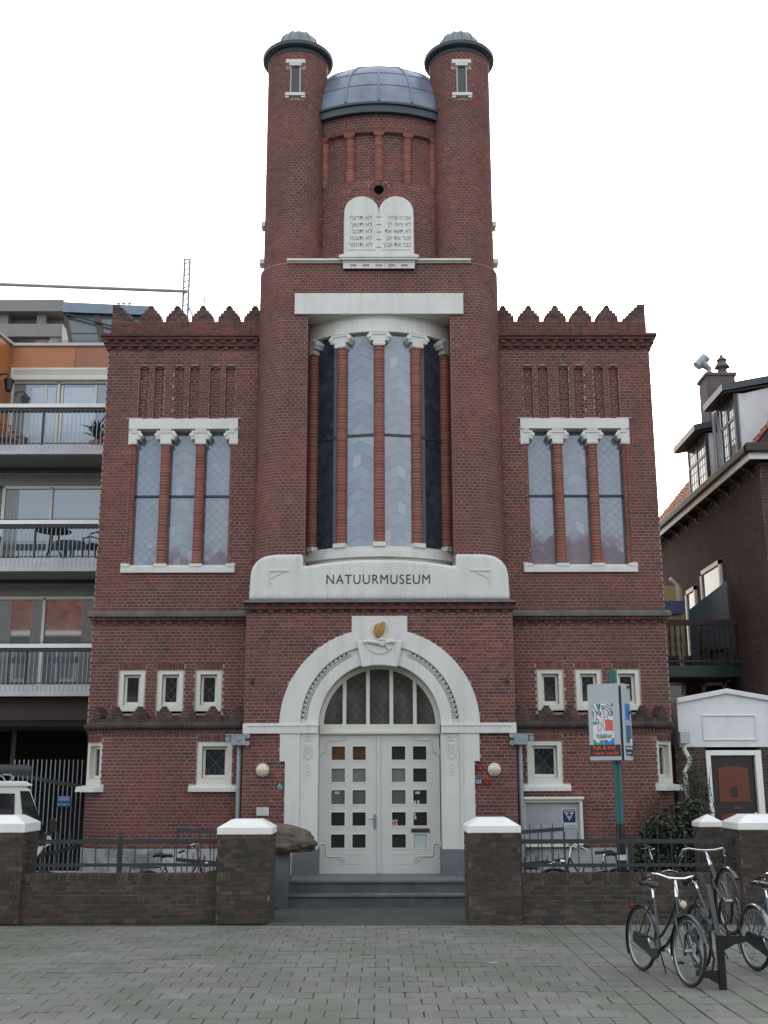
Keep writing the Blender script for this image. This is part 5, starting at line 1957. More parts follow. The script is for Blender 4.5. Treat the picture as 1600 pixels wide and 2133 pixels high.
def art(name, m, polys, d=0.006):
    mb = MB()
    for poly in polys:
        mb.face([f(u0 + W_ * x, 2.60 + 0.635 * z, d) for x, z in poly])
    return mb.build(name, m, pn)
def ink(name, m, lines, w, d=0.0075):
    mb = MB()
    for ln in lines:
        for a, b in zip(ln, ln[1:]):
            A, B = Vector(f(u0 + W_ * a[0], 2.60 + 0.635 * a[1], d)), Vector(f(u0 + W_ * b[0], 2.60 + 0.635 * b[1], d))
            n_ = Vector(f(0, 0, 1)) - Vector(f(0, 0, 0))
            mb.bar(A, B, w, 0.002, n_)
    return mb.build(name, m, pn)
art('poster', 'poster', [[(0, 0), (1, 0), (1, 1), (0, 1)]], 0.004)
for q in ([(0.18, 1), (0.40, 1), (0.33, 0.88), (0.27, 0.85)], [(0, 0.86), (0.09, 0.80), (0.06, 0.70), (0, 0.68)], [(0, 0.57), (0.2, 0.56), (0.24, 0.52), (0.1, 0.48), (0, 0.50)], [(0, 0), (0.48, 0), (0.48, 0.12), (0.30, 0.10), (0.28, 0.05), (0.2, 0.04), (0.10, 0.11), (0, 0.14)]):
    art('poster_green', 'pgreen', [q])
for q in ([(0.5, 0), (1, 0), (1, 0.16), (0.9, 0.15), (0.84, 0.10), (0.72, 0.08), (0.66, 0.12), (0.5, 0.11)], [(0.86, 1), (1, 1), (1, 0.9), (0.93, 0.93)]):
    art('poster_blue', 'pblue', [q])
art('poster_red', 'pred', [[(0.60, 0.34), (0.98, 0.33), (0.97, 0.60), (0.61, 0.60)]])
ink('hat_outline', 'ink', [[(0.48, 0.96), (0.50, 0.85), (0.60, 0.90), (0.75, 0.82), (0.85, 0.72), (0.95, 0.70), (0.98, 0.80), (0.88, 0.92), (0.72, 0.99)], [(0.52, 0.93), (0.68, 0.95), (0.86, 0.84), (0.95, 0.75)],
    [(0.0, 0.98), (0.14, 0.86), (0.26, 0.76), (0.40, 0.72), (0.42, 0.80), (0.30, 0.80)], [(0.40, 0.98), (0.34, 0.86), (0.28, 0.78)]], 0.012)
ink('figure_outline', 'ink', [[(0.55, 0.84), (0.54, 0.74), (0.60, 0.68), (0.72, 0.67), (0.80, 0.74), (0.82, 0.80)], [(0.06, 0.70), (0.04, 0.62), (0.14, 0.60), (0.22, 0.66), (0.14, 0.69)], [(0.14, 0.60), (0.28, 0.62), (0.30, 0.54)],
    [(0.60, 0.66), (0.50, 0.58), (0.62, 0.54), (0.72, 0.62), (0.90, 0.58)], [(0.28, 0.58), (0.24, 0.42), (0.28, 0.32), (0.38, 0.34), (0.42, 0.46), (0.40, 0.54), (0.28, 0.52)], [(0.48, 0.54), (0.52, 0.40), (0.58, 0.32)], [(0.60, 0.80), (0.66, 0.79)], [(0.66, 0.73), (0.74, 0.74)], [(0.14, 0.86), (0.22, 0.74), (0.16, 0.70)], [(0.3, 0.72), (0.5, 0.66)]], 0.006)
def ptext(name, body, u, z, size, m, sx=1.0, d=0.0075, bold=0.0):
    p = f(u, z, d)
    return text(name, body, p[0], p[1], p[2], size, m, pn, rot=(R(90), 0, ang), sx=sx, extrude=0.001, bold=bold)
ptext('poster_name', 'Valk&Hof', u0 + W_ * 0.52, 2.60 + 0.635 * 0.205, 0.105, 'ink', 0.62)
mb = MB()
slabp(mb, f, 0.004, L - 0.004, 2.425, 2.60, 0.0015, 0.004)
mb.build('black_strip', 'ink', pn)
ptext('strip_title', 'Valk & Hof', L * 0.47, 2.553, 0.088, 'orangetext', 0.95, bold=0.001)
ptext('strip_dates', '14 september - 2 maart 2008', L * 0.5, 2.470, 0.062, 'orangetext', 0.56, bold=0.001)
mb = MB()
mb.hexa([(3.70, -3.05, 2.37), (3.90, -3.05, 2.37), (3.90, -3.05, 3.47), (3.70, -3.05, 3.47), (3.745, -3.165, 2.37), (3.835, -3.175, 2.37), (3.835, -3.175, 3.47), (3.745, -3.165, 3.47)])
mb.build('sign_core', 'iron', o)
L, f, ang = panel_map((3.825, -3.21), (4.00, -2.93))
mb = MB()
slabp(mb, f, 0, L, 2.36, 3.545, -0.03, 0.0)
pn = mb.build('right_panel', 'signgrey', o, bevel=0.004)
mb = MB()
slabp(mb, f, 0.18 * L, 0.80 * L, 2.93, 3.235, 0.001, 0.004)
mb.build('blue_poster', 'pblue', pn)
mb = MB()
slabp(mb, f, 0.18 * L, 0.88 * L, 2.63, 2.90, 0.001, 0.004)
mb.build('steel_poster', 'pblue2', pn)
mb = MB()
slabp(mb, f, 0.66 * L, 0.90 * L, 2.60, 2.69, 0.004, 0.006)
mb.build('white_patch', 'poster', pn)
mb = MB()
slabp(mb, f, 0.005, L - 0.005, 2.435, 2.58, 0.001, 0.004)
mb.build('dark_strip', 'navy', pn)
rp = random.Random(8)
mb = MB()
for z, h in ((2.545, 0.028), (2.47, 0.02)):
    u = 0.03
    while u < L - 0.05:
        w = rp.uniform(0.008, 0.022)
        slabp(mb, f, u, u + w, z - h / 2, z + h / 2, 0.004, 0.0055)
        u += w + 0.008
for k in range(14):
    u, z = rp.uniform(0.2, 0.75) * L, rp.uniform(2.9, 2.96)
    slabp(mb, f, u, u + 0.012, z, z + 0.03, 0.004, 0.006)
mb.build('strip_print', 'poster', pn)
# ------------------------------------------------------------------ bicycles
WR = 0.345
def arc_strip(mb, cx, cz, r, a0, a1, w, n=20, th=0.006):
    for i in range(n):
        p, q = a0 + (a1 - a0) * i / n, a0 + (a1 - a0) * (i + 1) / n
        def g(a, rr_, y):
            return (cx + rr_ * math.cos(a), y, cz + rr_ * math.sin(a))
        for ya, yb, ra, rb in ((-w, -w * 0.5, r - 0.014, r), (-w * 0.5, w * 0.5, r, r), (w * 0.5, w, r, r - 0.014)):
            mb.hexa([g(p, ra - th, ya), g(q, ra - th, ya), g(q, rb - th, yb), g(p, rb - th, yb), g(p, ra, ya), g(q, ra, ya), g(q, rb, yb), g(p, rb, yb)], 0.5, (0, 1, 3, 5))
def bike_wheel(cx, cz, parent):
    mb = MB()
    pts = [(cx + (WR - 0.018) * math.cos(2 * PI * i / 40), 0, cz + (WR - 0.018) * math.sin(2 * PI * i / 40)) for i in range(40)]
    mb.tube(pts, 0.0185, 8, closed=True)
    w = mb.build('wheel', 'rubber', parent, smooth=True, world=False)
    mb = MB()
    pts = [(cx + (WR - 0.040) * math.cos(2 * PI * i / 40), 0, cz + (WR - 0.040) * math.sin(2 * PI * i / 40)) for i in range(40)]
    mb.tube(pts, 0.0115, 6, closed=True)
    mb.build('rim', 'alu', w, smooth=True, world=False)
    mb = MB()
    for i in range(30):
        a = 2 * PI * i / 30
        b = a + (0.55 if i % 2 else -0.55)
        s_ = 0.025 if i % 4 < 2 else -0.025
        mb.bar((cx + 0.026 * math.cos(b), s_, cz + 0.026 * math.sin(b)), (cx + (WR - 0.045) * math.cos(a), 0, cz + (WR - 0.045) * math.sin(a)), 0.0019, 0.0019, (0, 1, 0))
    mb.build('spokes', 'alu', w, world=False)
    mb = MB()
    mb.tube([(cx, -0.05, cz), (cx, -0.03, cz), (cx, 0.03, cz), (cx, 0.05, cz)], [0.010, 0.026, 0.026, 0.010], 10)
    mb.build('hub', 'alu', w, world=False)
    return w
def make_bike(label, paint, loc, heading, pitch=0.0, roll=0.0, scale=1.0, fender='paint', lamp=True, saddle=True, crate=False, bar='roadster'):
    o = thing('bicycle', label, 'bicycle', loc, 'bicycles parked in front of the museum')
    o.rotation_euler = (roll, -pitch, heading)
    o.scale = (scale,) * 3
    FX = 1.06
    bike_wheel(0, WR, o)
    bike_wheel(FX, WR, o)
    fm = paint if fender == 'paint' else fender
    BBp = (0.44, 0, 0.285)
    ht, hb = (0.790, 0, 0.90), (0.845, 0, 0.685)
    st_ = (0.27, 0, 0.80)
    mb = MB()
    mb.tube([ht, hb], 0.020, 10)
    mb.tube([BBp, st_], 0.0155, 10)
    mb.tube([hb, (0.80, 0, 0.60), (0.70, 0, 0.46), (0.58, 0, 0.345), BBp], 0.0175, 10)
    mb.tube([(0.795, 0, 0.86), (0.74, 0, 0.74), (0.62, 0, 0.57), (0.48, 0, 0.44), (0.40, 0, 0.40)], 0.0150, 10)
    for y in (-0.05, 0.05):
        mb.tube([(0, y, WR), (0.20, y, 0.315), (0.42, y * 0.5, 0.285)], 0.009, 8)
        mb.tube([(0, y, WR), (0.15, y, 0.58), (0.285, y * 0.4, 0.77)], 0.008, 8)
    mb.tube([(0.44, -0.04, 0.285), (0.44, 0.04, 0.285)], 0.026, 10)
    mb.build('frame', paint, o, smooth=True, world=False)
    mb = MB()
    for y in (-0.048, 0.048):
        mb.tube([(0.85, y * 0.9, 0.665), (0.90, y, 0.56), (0.98, y, 0.42), (FX, y, WR)], [0.013, 0.012, 0.010, 0.008], 8)
    mb.tube([(0.852, -0.05, 0.668), (0.852, 0.05, 0.668)], 0.017, 8)
    mb.build('fork', paint, o, smooth=True, world=False)
    mb = MB()
    mb.tube([(0.800, 0, 0.86), (0.786, 0, 0.915), (0.762, 0, 1.045)], [0.023, 0.022, 0.0115], 10)
    mb.build('stem', 'chrome', o, smooth=True, world=False)
    mb = MB()
    hbz = 1.05
    if bar == 'roadster':
        pts = [(0.55, -0.27, hbz - 0.03), (0.62, -0.265, hbz), (0.72, -0.245, hbz + 0.035), (0.765, -0.20, hbz + 0.03), (0.785, -0.10, hbz + 0.002), (0.785, 0, hbz - 0.003),
               (0.785, 0.10, hbz + 0.002), (0.765, 0.20, hbz + 0.03), (0.72, 0.245, hbz + 0.035), (0.62, 0.265, hbz), (0.55, 0.27, hbz - 0.03)]
    else:
        pts = [(0.70, -0.28, hbz), (0.76, -0.18, hbz + 0.01), (0.79, 0, hbz), (0.76, 0.18, hbz + 0.01), (0.70, 0.28, hbz)]
    mb.tube(pts, 0.0115, 8)
    h = mb.build('handlebar', 'chrome', o, smooth=True, world=False)
    for s_ in (-1, 1):
        mb = MB()
        a, b = (Vector(pts[0]), Vector(pts[1])) if s_ < 0 else (Vector(pts[-1]), Vector(pts[-2]))
        mb.tube([a - (b - a) * 0.35, a, b], [0.016, 0.017, 0.016], 8)
        mb.build('grip', 'rubber', h, smooth=True, world=False)
        mb = MB()
        mb.tube([b + Vector((0.06, -s_ * 0.01, -0.025)), b + Vector((0.0, 0, -0.045)), a + Vector((0.0, 0, -0.05))], 0.006, 6)
        mb.build('brake_lever', 'chrome', h, world=False)
    mb = MB()
    mb.tube([(0.79, -0.05, 1.04), (0.86, -0.06, 0.99), (0.88, -0.03, 0.90), (0.86, 0, 0.72)], 0.004, 5)
    mb.build('brake_cable', 'black', h, world=False)
    if saddle:
        mb = MB()
        mb.tube([(0.282, 0, 0.77), (0.24, 0, 0.90)], 0.0125, 8)
        mb.tube([(0.225, -0.03, 0.905), (0.255, 0.03, 0.905)], 0.018, 6)
        mb.build('seat_post', 'chrome', o, smooth=True, world=False)
        mb = MB()
        prof = [(0.10, 0.105, 0.940), (0.135, 0.112, 0.955), (0.19, 0.095, 0.955), (0.25, 0.05, 0.948), (0.32, 0.030, 0.945), (0.375, 0.024, 0.942), (0.392, 0.012, 0.935)]
        sec = 12
        base = len(mb.v)
        for x, w, z in prof:
            for k in range(sec):
                a = 2 * PI * k / sec
                zz = math.sin(a)
                mb.v.append((x, w * math.cos(a), z + (0.018 * zz if zz > 0 else 0.050 * zz * (0.5 + 0.5 * abs(math.cos(a))))))
        for i in range(len(prof) - 1):
            for k in range(sec):
                k2 = (k + 1) % sec
                mb.f.append((base + i * sec + k, base + i * sec + k2, base + (i + 1) * sec + k2, base + (i + 1) * sec + k))
                mb.t.append(0.5)
        mb.f.append(tuple(base + k for k in range(sec)))
        mb.f.append(tuple(base + (len(prof) - 1) * sec + k for k in range(sec)))
        mb.t += [0.5, 0.5]
        mb.build('saddle', 'leather', o, smooth=True, world=False)
    mb = MB()
    arc_strip(mb, 0, WR, WR + 0.022, R(15), R(215), 0.030)
    for y in (-0.035, 0.035):
        mb.bar((0, y * 1.3, WR), ((WR + 0.02) * math.cos(R(195)), y * 0.8, WR + (WR + 0.02) * math.sin(R(195))), 0.004, 0.004)
        mb.bar((0, y * 1.3, WR), ((WR + 0.02) * math.cos(R(140)), y * 0.8, WR + (WR + 0.02) * math.sin(R(140))), 0.004, 0.004)
    mb.build('rear_fender', fm, o, world=False, smooth=True)
    mb = MB()
    arc_strip(mb, FX, WR, WR + 0.022, R(20), R(195), 0.030)
    mb.bar((FX, 0.05, WR), (FX + (WR + 0.02) * math.cos(R(185)), 0.03, WR + (WR + 0.02) * math.sin(R(185))), 0.004, 0.004)
    mb.build('front_fender', fm, o, world=False, smooth=True)
    mb = MB()
    for a, b in (((-0.26, -0.06, 0.755), (0.22, -0.03, 0.755)), ((-0.26, 0.06, 0.755), (0.22, 0.03, 0.755)), ((-0.26, -0.06, 0.755), (-0.26, 0.06, 0.755)), ((-0.12, -0.055, 0.755), (-0.12, 0.055, 0.755)), ((0.04, -0.045, 0.755), (0.04, 0.045, 0.755)),
                 ((0, -0.055, WR), (-0.10, -0.06, 0.755)), ((0, 0.055, WR), (-0.10, 0.06, 0.755)), ((-0.26, -0.04, 0.752), (-0.27, -0.03, 0.66)), ((-0.26, 0.04, 0.752), (-0.27, 0.03, 0.66))):
        mb.tube([a, b], 0.006, 6)
    mb.build('carrier', 'black', o, world=False)
    mb = MB()
    mb.box(-0.295, -0.27, -0.035, 0.035, 0.62, 0.68)
    mb.build('tail_light', 'redbox', o, bevel=0.006, world=False)
    mb = MB()
    pts = [(-0.07, WR + 0.02), (-0.05, WR + 0.062), (0.0, WR + 0.072), (0.40, 0.395), (0.50, 0.38), (0.545, 0.30), (0.53, 0.215), (0.46, 0.18), (0.38, 0.195), (-0.03, WR - 0.055), (-0.065, WR - 0.03)]
    mb.prism(pts, -0.085, -0.055)
    mb.build('chain_guard', 'bikeframe' if paint != 'bikered' else 'black', o, bevel=0.01, world=False)
    for s_ in (-1, 1):
        mb = MB()
        e = (0.44 + s_ * 0.12, s_ * 0.10, 0.285 - s_ * 0.115)
        mb.bar((0.44, s_ * 0.095, 0.285), e, 0.016, 0.022, (0, 1, 0))
        pd = mb.build('crank', 'chrome', o, world=False)
        mb = MB()
        mb.box(e[0] - 0.045, e[0] + 0.045, min(e[1], e[1] + s_ * 0.10), max(e[1], e[1] + s_ * 0.10), e[2] - 0.012, e[2] + 0.012)
        mb.build('pedal', 'rubber', pd, bevel=0.004, world=False)
        mb = MB()
        mb.box(e[0] - 0.048, e[0] - 0.042, *sorted((e[1] + s_ * 0.02, e[1] + s_ * 0.09)), e[2] - 0.009, e[2] + 0.009)
        mb.build('reflector', 'orangetext', pd, world=False)
    mb = MB()
    mb.tube([(0.36, 0.03, 0.27), (0.27, 0.16, 0.012), (0.24, 0.17, 0.008)], 0.008, 6)
    mb.build('kickstand', 'black', o, world=False)
    if lamp:
        mb = MB()
        mb.tube([(0.865, 0.0, 0.80), (0.89, 0, 0.80), (0.935, 0, 0.80), (0.945, 0, 0.80)], [0.02, 0.034, 0.042, 0.040], 12)
        mb.bar((0.80, 0, 0.86), (0.88, 0, 0.80), 0.012, 0.008)
        hl = mb.build('headlight', 'chrome', o, smooth=True, world=False)
        mb = MB()
        mb.tube([(0.944, 0, 0.80), (0.950, 0, 0.80), (0.953, 0, 0.80)], [0.036, 0.03, 0.01], 12)
        mb.build('lens', 'lampglass', hl, world=False)
    return o
make_bike('dark green roadster standing free left of the black bicycle rack', 'bikeframe', (2.93, -7.62, 0.0), R(-76), roll=R(-4))
make_bike('dark bicycle hooked with its front wheel high in the rack', 'bikeframe', (3.72, -7.40, 0.0), R(-84), pitch=R(27), lamp=False)
make_bike('blue grey bicycle cut off by the right edge of the picture', 'bikeblue', (4.20, -7.66, 0.0), R(-78), roll=R(-3), fender='alu', lamp=False)
make_bike('red bicycle with black saddle behind the left railing', 'bikered', (-3.62, -2.70, 0.0), R(0), fender='black', roll=R(4))
make_bike('bicycle with its chrome handlebar turned left behind the right railing below the notice board', 'bikeframe', (3.82, -2.45, 0.0), R(180), roll=R(4))
make_bike('bicycle with bright chrome fender behind the right railing before the shrub', 'bikeframe', (3.42, -2.85, 0.0), R(0), fender='chrome', lamp=False, bar='flat')
make_bike('small red bicycle behind the open gate leaf right of the entrance', 'bikered', (2.22, -2.35, 0.0), R(0), scale=0.74, fender='black', lamp=False)

# ------------------------------------------------------------------ bicycle rack
o = thing('bike_rack', 'black steel high and low bicycle rack post among the parked bicycles', 'bicycle rack', (3.49, -8.80, 0))
mb = MB()
mb.box(3.455, 3.525, -8.835, -8.765, 0.0, 0.53)
mb.build('rack_post', 'black', o, bevel=0.004)
for s_, z, ln, nm in ((-1, 0.17, 0.26, 'low_arm'), (1, 0.50, 0.27, 'high_arm')):
    mb = MB()
    x0 = 3.49
    P = [(x0, z + 0.02), (x0 + s_ * ln, z + 0.02), (x0 + s_ * ln, z - 0.04), (x0 + s_ * ln * 0.55, z - 0.06), (x0, z - 0.14)]
    mb.prism(P, -8.82, -8.78)
    mb.build(nm, 'black', o)
    mb = MB()
    for xx in (0.10, 0.23):
        x = x0 + s_ * xx
        mb.tube([(x, -8.80, z), (x - s_ * 0.03, -8.80, z + 0.12), (x - s_ * 0.01, -8.78, z + 0.24), (x + s_ * 0.015, -8.74, z + 0.33), (x + s_ * 0.03, -8.60, z + 0.36), (x + s_ * 0.03, -8.45, z + 0.30), (x + s_ * 0.03, -8.38, z + 0.10)], 0.014, 8)
    mb.tube([(x0 + s_ * 0.10, -8.80, z + 0.22), (x0 + s_ * 0.10, -8.74, z + 0.34), (x0 + s_ * 0.23, -8.74, z + 0.34), (x0 + s_ * 0.23, -8.80, z + 0.22)], 0.014, 8)
    mb.build('wheel_hoop', 'black', o, smooth=True)
mb = MB()
mb.bar((3.49, -8.79, 0.45), (3.62, -8.05, 0.95), 0.05, 0.03)
mb.bar((3.49, -8.79, 0.12), (3.42, -8.05, 0.12), 0.05, 0.03)
mb.build('rail_beam', 'black', o)

# ------------------------------------------------------------------ the van
o = thing('van', 'cream white van with roof bars parked behind the left wall', 'van', (-5.62, -1.2, 0))
VY = -1.2
prof = [(-9.8, 0.34), (-6.60, 0.34), (-6.50, 0.36), (-5.90, 0.36), (-5.87, 0.56), (-5.80, 0.80), (-5.70, 0.95), (-5.58, 1.02), (-5.55, 1.02), (-5.58, 1.13), (-5.69, 1.20), (-5.98, 1.93), (-6.10, 1.99), (-9.7, 2.0), (-9.85, 1.9)]
mb = MB()
mb.prism([(x, z) for x, z in prof], VY, VY + 1.45)
body = mb.build('body', 'vanwhite', o, bevel=0.03, seg=3)
mb = MB()
mb.prism([(-9.75, 1.97), (-6.02, 1.97), (-5.93, 1.99), (-6.05, 2.06), (-9.7, 2.09)], VY - 0.03, VY + 1.48)
mb.build('roof', 'vanwhite', body, bevel=0.02)
mb = MB()
mb.prism([(-7.05, 1.19), (-6.19, 1.19), (-6.22, 1.86), (-7.05, 1.88)], VY - 0.006, VY + 0.02)
mb.build('side_window', 'vanglass', o)
mb = MB()
mb.prism([(-8.6, 1.19), (-7.2, 1.19), (-7.2, 1.88), (-8.6, 1.88)], VY - 0.006, VY + 0.02)
mb.build('side_window', 'vanglass', o)
mb = MB()
mb.hexa([(-6.12, VY + 1.40, 1.90), (-6.00, VY + 1.40, 1.90), (-5.69, VY + 1.40, 1.17), (-5.80, VY + 1.40, 1.17), (-6.14, VY - 0.007, 1.90), (-5.985, VY - 0.007, 1.90), (-5.665, VY - 0.007, 1.17), (-6.02, VY - 0.007, 1.17)])
mb.build('windscreen', 'vanglass', o)
mb = MB()
mb.prism([(-5.96, 1.00), (-5.66, 1.00), (-5.66, 1.17), (-6.00, 1.17)], VY - 0.010, VY)
mb.build('cowl_panel', 'black', o)
mb = MB()
mb.prism([(-5.62, 1.44), (-5.55, 1.46), (-5.52, 1.40), (-5.53, 1.22), (-5.60, 1.20), (-5.64, 1.26)], VY - 0.24, VY - 0.08)
mb.bar((-5.70, VY, 1.16), (-5.59, VY - 0.12, 1.22), 0.03, 0.04)
mir = mb.build('mirror', 'black', o, bevel=0.02)
mb = MB()
mb.prism([(-5.545, 1.43), (-5.515, 1.40), (-5.52, 1.27), (-5.54, 1.26)], VY - 0.22, VY - 0.10)
mb.build('mirror_shell', 'chrome', mir, bevel=0.01)
for x in (-5.66, -8.6):
    mb = MB()
    mb.tube([(x, VY - 0.01, 0.30), (x, VY + 0.18, 0.30)], 0.29, 24)
    w = mb.build('wheel', 'rubber', o, bevel=0.02)
    mb = MB()
    mb.tube([(x, VY - 0.02, 0.30), (x, VY + 0.0, 0.30)], 0.17, 18)
    mb.build('rim', 'alu', w)
for x in (-6.55, -8.6):
    mb = MB()
    mb.tube([(x, VY - 0.02, 2.05), (x, VY - 0.02, 2.16), (x, VY + 1.45, 2.16), (x, VY + 1.45, 2.05)], 0.014, 8)
    mb.build('roof_bar', 'galv', o, smooth=True)
mb = MB()
mb.tube([(-9.0, VY + 0.04, 2.155), (-6.48, VY + 0.04, 2.155), (-6.42, VY + 0.04, 2.12), (-6.40, VY + 0.04, 2.07), (-6.34, VY + 0.04, 2.05), (-6.29, VY + 0.04, 2.08), (-6.28, VY + 0.04, 2.14), (-6.32, VY + 0.04, 2.17), (-6.44, VY + 0.04, 2.17)], 0.013, 8)
mb.build('roof_rail', 'galv', o, smooth=True)
t_ = thing('roof_load', 'dark grey wrapped roll lying on the roof bars of the van', 'roof load', (-5.62, -1.2, 0))
t_.rotation_euler.z = R(19)
o.rotation_euler.z = R(19)
mb = MB()
mb.tube([(-9.5, -0.75, 2.285), (-6.05, -0.75, 2.25), (-5.98, -0.75, 2.235), (-5.95, -0.75, 2.23)], [0.095, 0.095, 0.085, 0.05], 14)
mb.build('roll', 'iron', t_, smooth=True)
mb = MB()
for x in (-6.55, -8.6):
    mb.tube([(x, -0.75 + 0.10 * math.cos(2 * PI * i / 16), 2.265 + 0.10 * math.sin(2 * PI * i / 16)) for i in range(16)], 0.008, 5, closed=True)
mb.build('strap', 'alu', t_)

# ------------------------------------------------------------------ tall gate of the carport
o = thing('bar_gate', 'tall dark gate of thin upright bars closing the unlit carport', 'gate', (-6.9, 1.2, 0))
cache = None
for i in range(16):
    x = -7.05 + 0.0832 * i
    q = MB()
    q.tube([(0, 0, 0), (0, 0, 2.44)], 0.010, 6)
    if cache is None:
        cache = q.mesh('bar')
        cache.materials.append(M['galv'])
    b = bpy.data.objects.new('bar', cache)
    COL.objects.link(b)
    b.parent = o
    b.location = (x + 6.9, 0.015 * i, 0.02)
mb = MB()
mb.bar((-7.10, 1.20, 2.19), (-5.72, 1.43, 1.93), 0.02, 0.075)
mb.bar((-7.10, 1.20, 0.52), (-5.72, 1.43, 0.86), 0.02, 0.075)
mb.build('gate_rail', 'iron', o)
o = thing('blue_notice', 'small blue lettered plate hung on the tall bar gate', 'sign', (-6.07, 1.28, 1.67))
mb = MB()
mb.box(-6.205, -5.955, 1.265, 1.275, 1.575, 1.775)
mb.build('plate', 'bluesign', o)
for k, (t, sz) in enumerate((('VERBODEN', 0.042), ('TE PARKEREN', 0.036), ('', 0.03), ('UITRIT VRIJLATEN', 0.030))):
    if t:
        text('line', t, -6.08, 1.263, 1.745 - 0.042 * k, sz, 'poster', o)

# ------------------------------------------------------------------ shrub by the right corner
def shrub(label, lobes, n, seed, stems, leaf=0.035, name='shrub', cat='shrub'):
    o = thing(name, label, cat, (lobes[0][0], lobes[0][1], 0))
    r = random.Random(seed)
    mb = MB()
    vols = [l[3] * l[4] * l[5] for l in lobes]
    for i in range(n):
        l = r.choices(lobes, vols)[0]
        while True:
            d = Vector((r.uniform(-1, 1), r.uniform(-1, 1), r.uniform(-1, 1)))
            if d.length <= 1:
                break
        k = d.length
        if k < 0.55 and r.random() < 0.6:
            continue
        p = Vector((l[0] + d.x * l[3], l[1] + d.y * l[4], l[2] + d.z * l[5]))
        if noise.noise(p * 2.6) < -0.16 and k > 0.5:
            continue
        if p.z < 0.02:
            continue
        a = Vector((r.uniform(-1, 1), r.uniform(-1, 1), r.uniform(-0.5, 0.8))).normalized()
        b = a.cross(Vector((r.uniform(-1, 1), r.uniform(-1, 1), r.uniform(-1, 1)))).normalized()
        s_ = leaf * r.uniform(0.6, 1.3)
        mb.face([p - a * s_, p + b * s_ * 0.45, p + a * s_, p - b * s_ * 0.45], min(1, max(0, r.gauss(0.45, 0.25))))
    tag(mb.build('foliage', 'leaf', o), kind='stuff')
    mb = MB()
    for i in range(stems):
        l = r.choice(lobes)
        b0 = Vector((lobes[0][0] + r.uniform(-0.2, 0.2), lobes[0][1] + r.uniform(-0.1, 0.1), 0))
        e = Vector((l[0] + r.uniform(-1, 1) * l[3], l[1] + r.uniform(-1, 1) * l[4], l[2] + r.uniform(0.1, 1.15) * l[5]))
        m_ = (b0 + e) / 2 + Vector((r.uniform(-0.15, 0.15), r.uniform(-0.1, 0.1), 0.1))
        mb.tube([b0, m_, e], [0.014, 0.009, 0.003], 5)
    mb.build('twigs', 'stem', o)
    return o
shrub('large dark evergreen shrub at the right corner of the museum', [(5.05, -0.85, 0.78, 0.60, 0.5, 0.80), (5.40, -0.75, 1.25, 0.46, 0.4, 0.55), (5.85, -0.6, 0.85, 0.42, 0.4, 0.55), (4.68, -0.9, 0.62, 0.36, 0.4, 0.60), (6.15, -0.7, 0.50, 0.5, 0.5, 0.45)], 24000, 6, 90, leaf=0.040)
shrub('thin climbing shrub against the wall between downspout and orange door', [(5.92, 0.2, 1.75, 0.16, 0.2, 0.55), (5.66, -0.05, 1.75, 0.20, 0.2, 0.5), (5.78, 0.2, 2.2, 0.10, 0.15, 0.35)], 1900, 7, 40, leaf=0.028)
shrub('sparse twiggy plant against the bricks below the round corner window', [(4.85, -0.1, 1.35, 0.26, 0.14, 0.5)], 420, 8, 24, leaf=0.026)

# ------------------------------------------------------------------ apartment building on the left
ap = thing('apartment_building', 'modern apartment block with stacked white balconies and orange panels', 'building', (-9, 3.4, 0))
AX0, AX1 = -12.5, -5.62
GY, BY = 3.4, 2.2
mb = MB()
mb.box(AX0, AX1, GY + 0.12, GY + 6, 3.2, 11.25)
mb.build('wall', 'underside', ap)
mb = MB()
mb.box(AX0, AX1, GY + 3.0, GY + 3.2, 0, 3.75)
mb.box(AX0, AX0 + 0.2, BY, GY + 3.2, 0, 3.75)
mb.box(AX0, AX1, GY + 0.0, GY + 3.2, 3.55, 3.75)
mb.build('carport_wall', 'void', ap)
mb = MB()
for x in (-9.2, -7.9):
    mb.box(x - 0.05, x + 0.05, GY + 0.3, GY + 0.4, 0, 3.55)
mb.box(AX0, AX1, BY + 0.35, BY + 0.5, 3.28, 3.74)
mb.build('carport_beam', 'darkwood', ap)
for k, (z0, z1, rt) in enumerate(((8.89, 9.07, 10.01), (6.335, 6.585, 7.42), (3.74, 3.945, 4.805))):
    mb = MB()
    mb.box(AX0, AX1, BY, GY + 0.2, z0 + 0.03, z1)
    mb.box(AX0, AX1, BY - 0.03, BY + 0.05, z0, z1 + 0.03)
    sl_ = mb.build('balcony', 'concrete', ap, bevel=0.006)
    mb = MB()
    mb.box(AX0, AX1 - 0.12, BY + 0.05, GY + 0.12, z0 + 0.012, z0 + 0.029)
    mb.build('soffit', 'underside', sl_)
    mb = MB()
    mb.box(AX0, AX1 - 0.08, BY - 0.09, BY + 0.03, rt - 0.085, rt)
    mb.build('top_rail', 'cap', sl_, bevel=0.006)
    mb = MB()
    mb.box(AX0, AX1 - 0.08, BY - 0.05, BY + 0.10, rt - 0.15, rt - 0.087)
    mb.box(AX0, AX1 - 0.08, BY - 0.03, BY - 0.01, z1 + 0.05, z1 + 0.075)
    for x in (-7.28, -9.6):
        mb.box(x - 0.02, x + 0.02, BY - 0.02, BY + 0.03, z1, rt - 0.1)
    if k:
        mb.tube([(AX0, BY + 0.02, rt + 0.045), (AX1 - 0.1, BY + 0.02, rt + 0.045)], 0.009, 6)
    mb.build('rail_frame', 'iron', sl_)
    mb = MB()
    x = AX0 + 0.05
    while x < AX1 - 0.1:
        mb.box(x - 0.006, x + 0.006, BY - 0.036, BY - 0.024, z0 + 0.10, rt - 0.14)
        x += 0.092
    mb.build('railing_bars', 'galv', sl_)
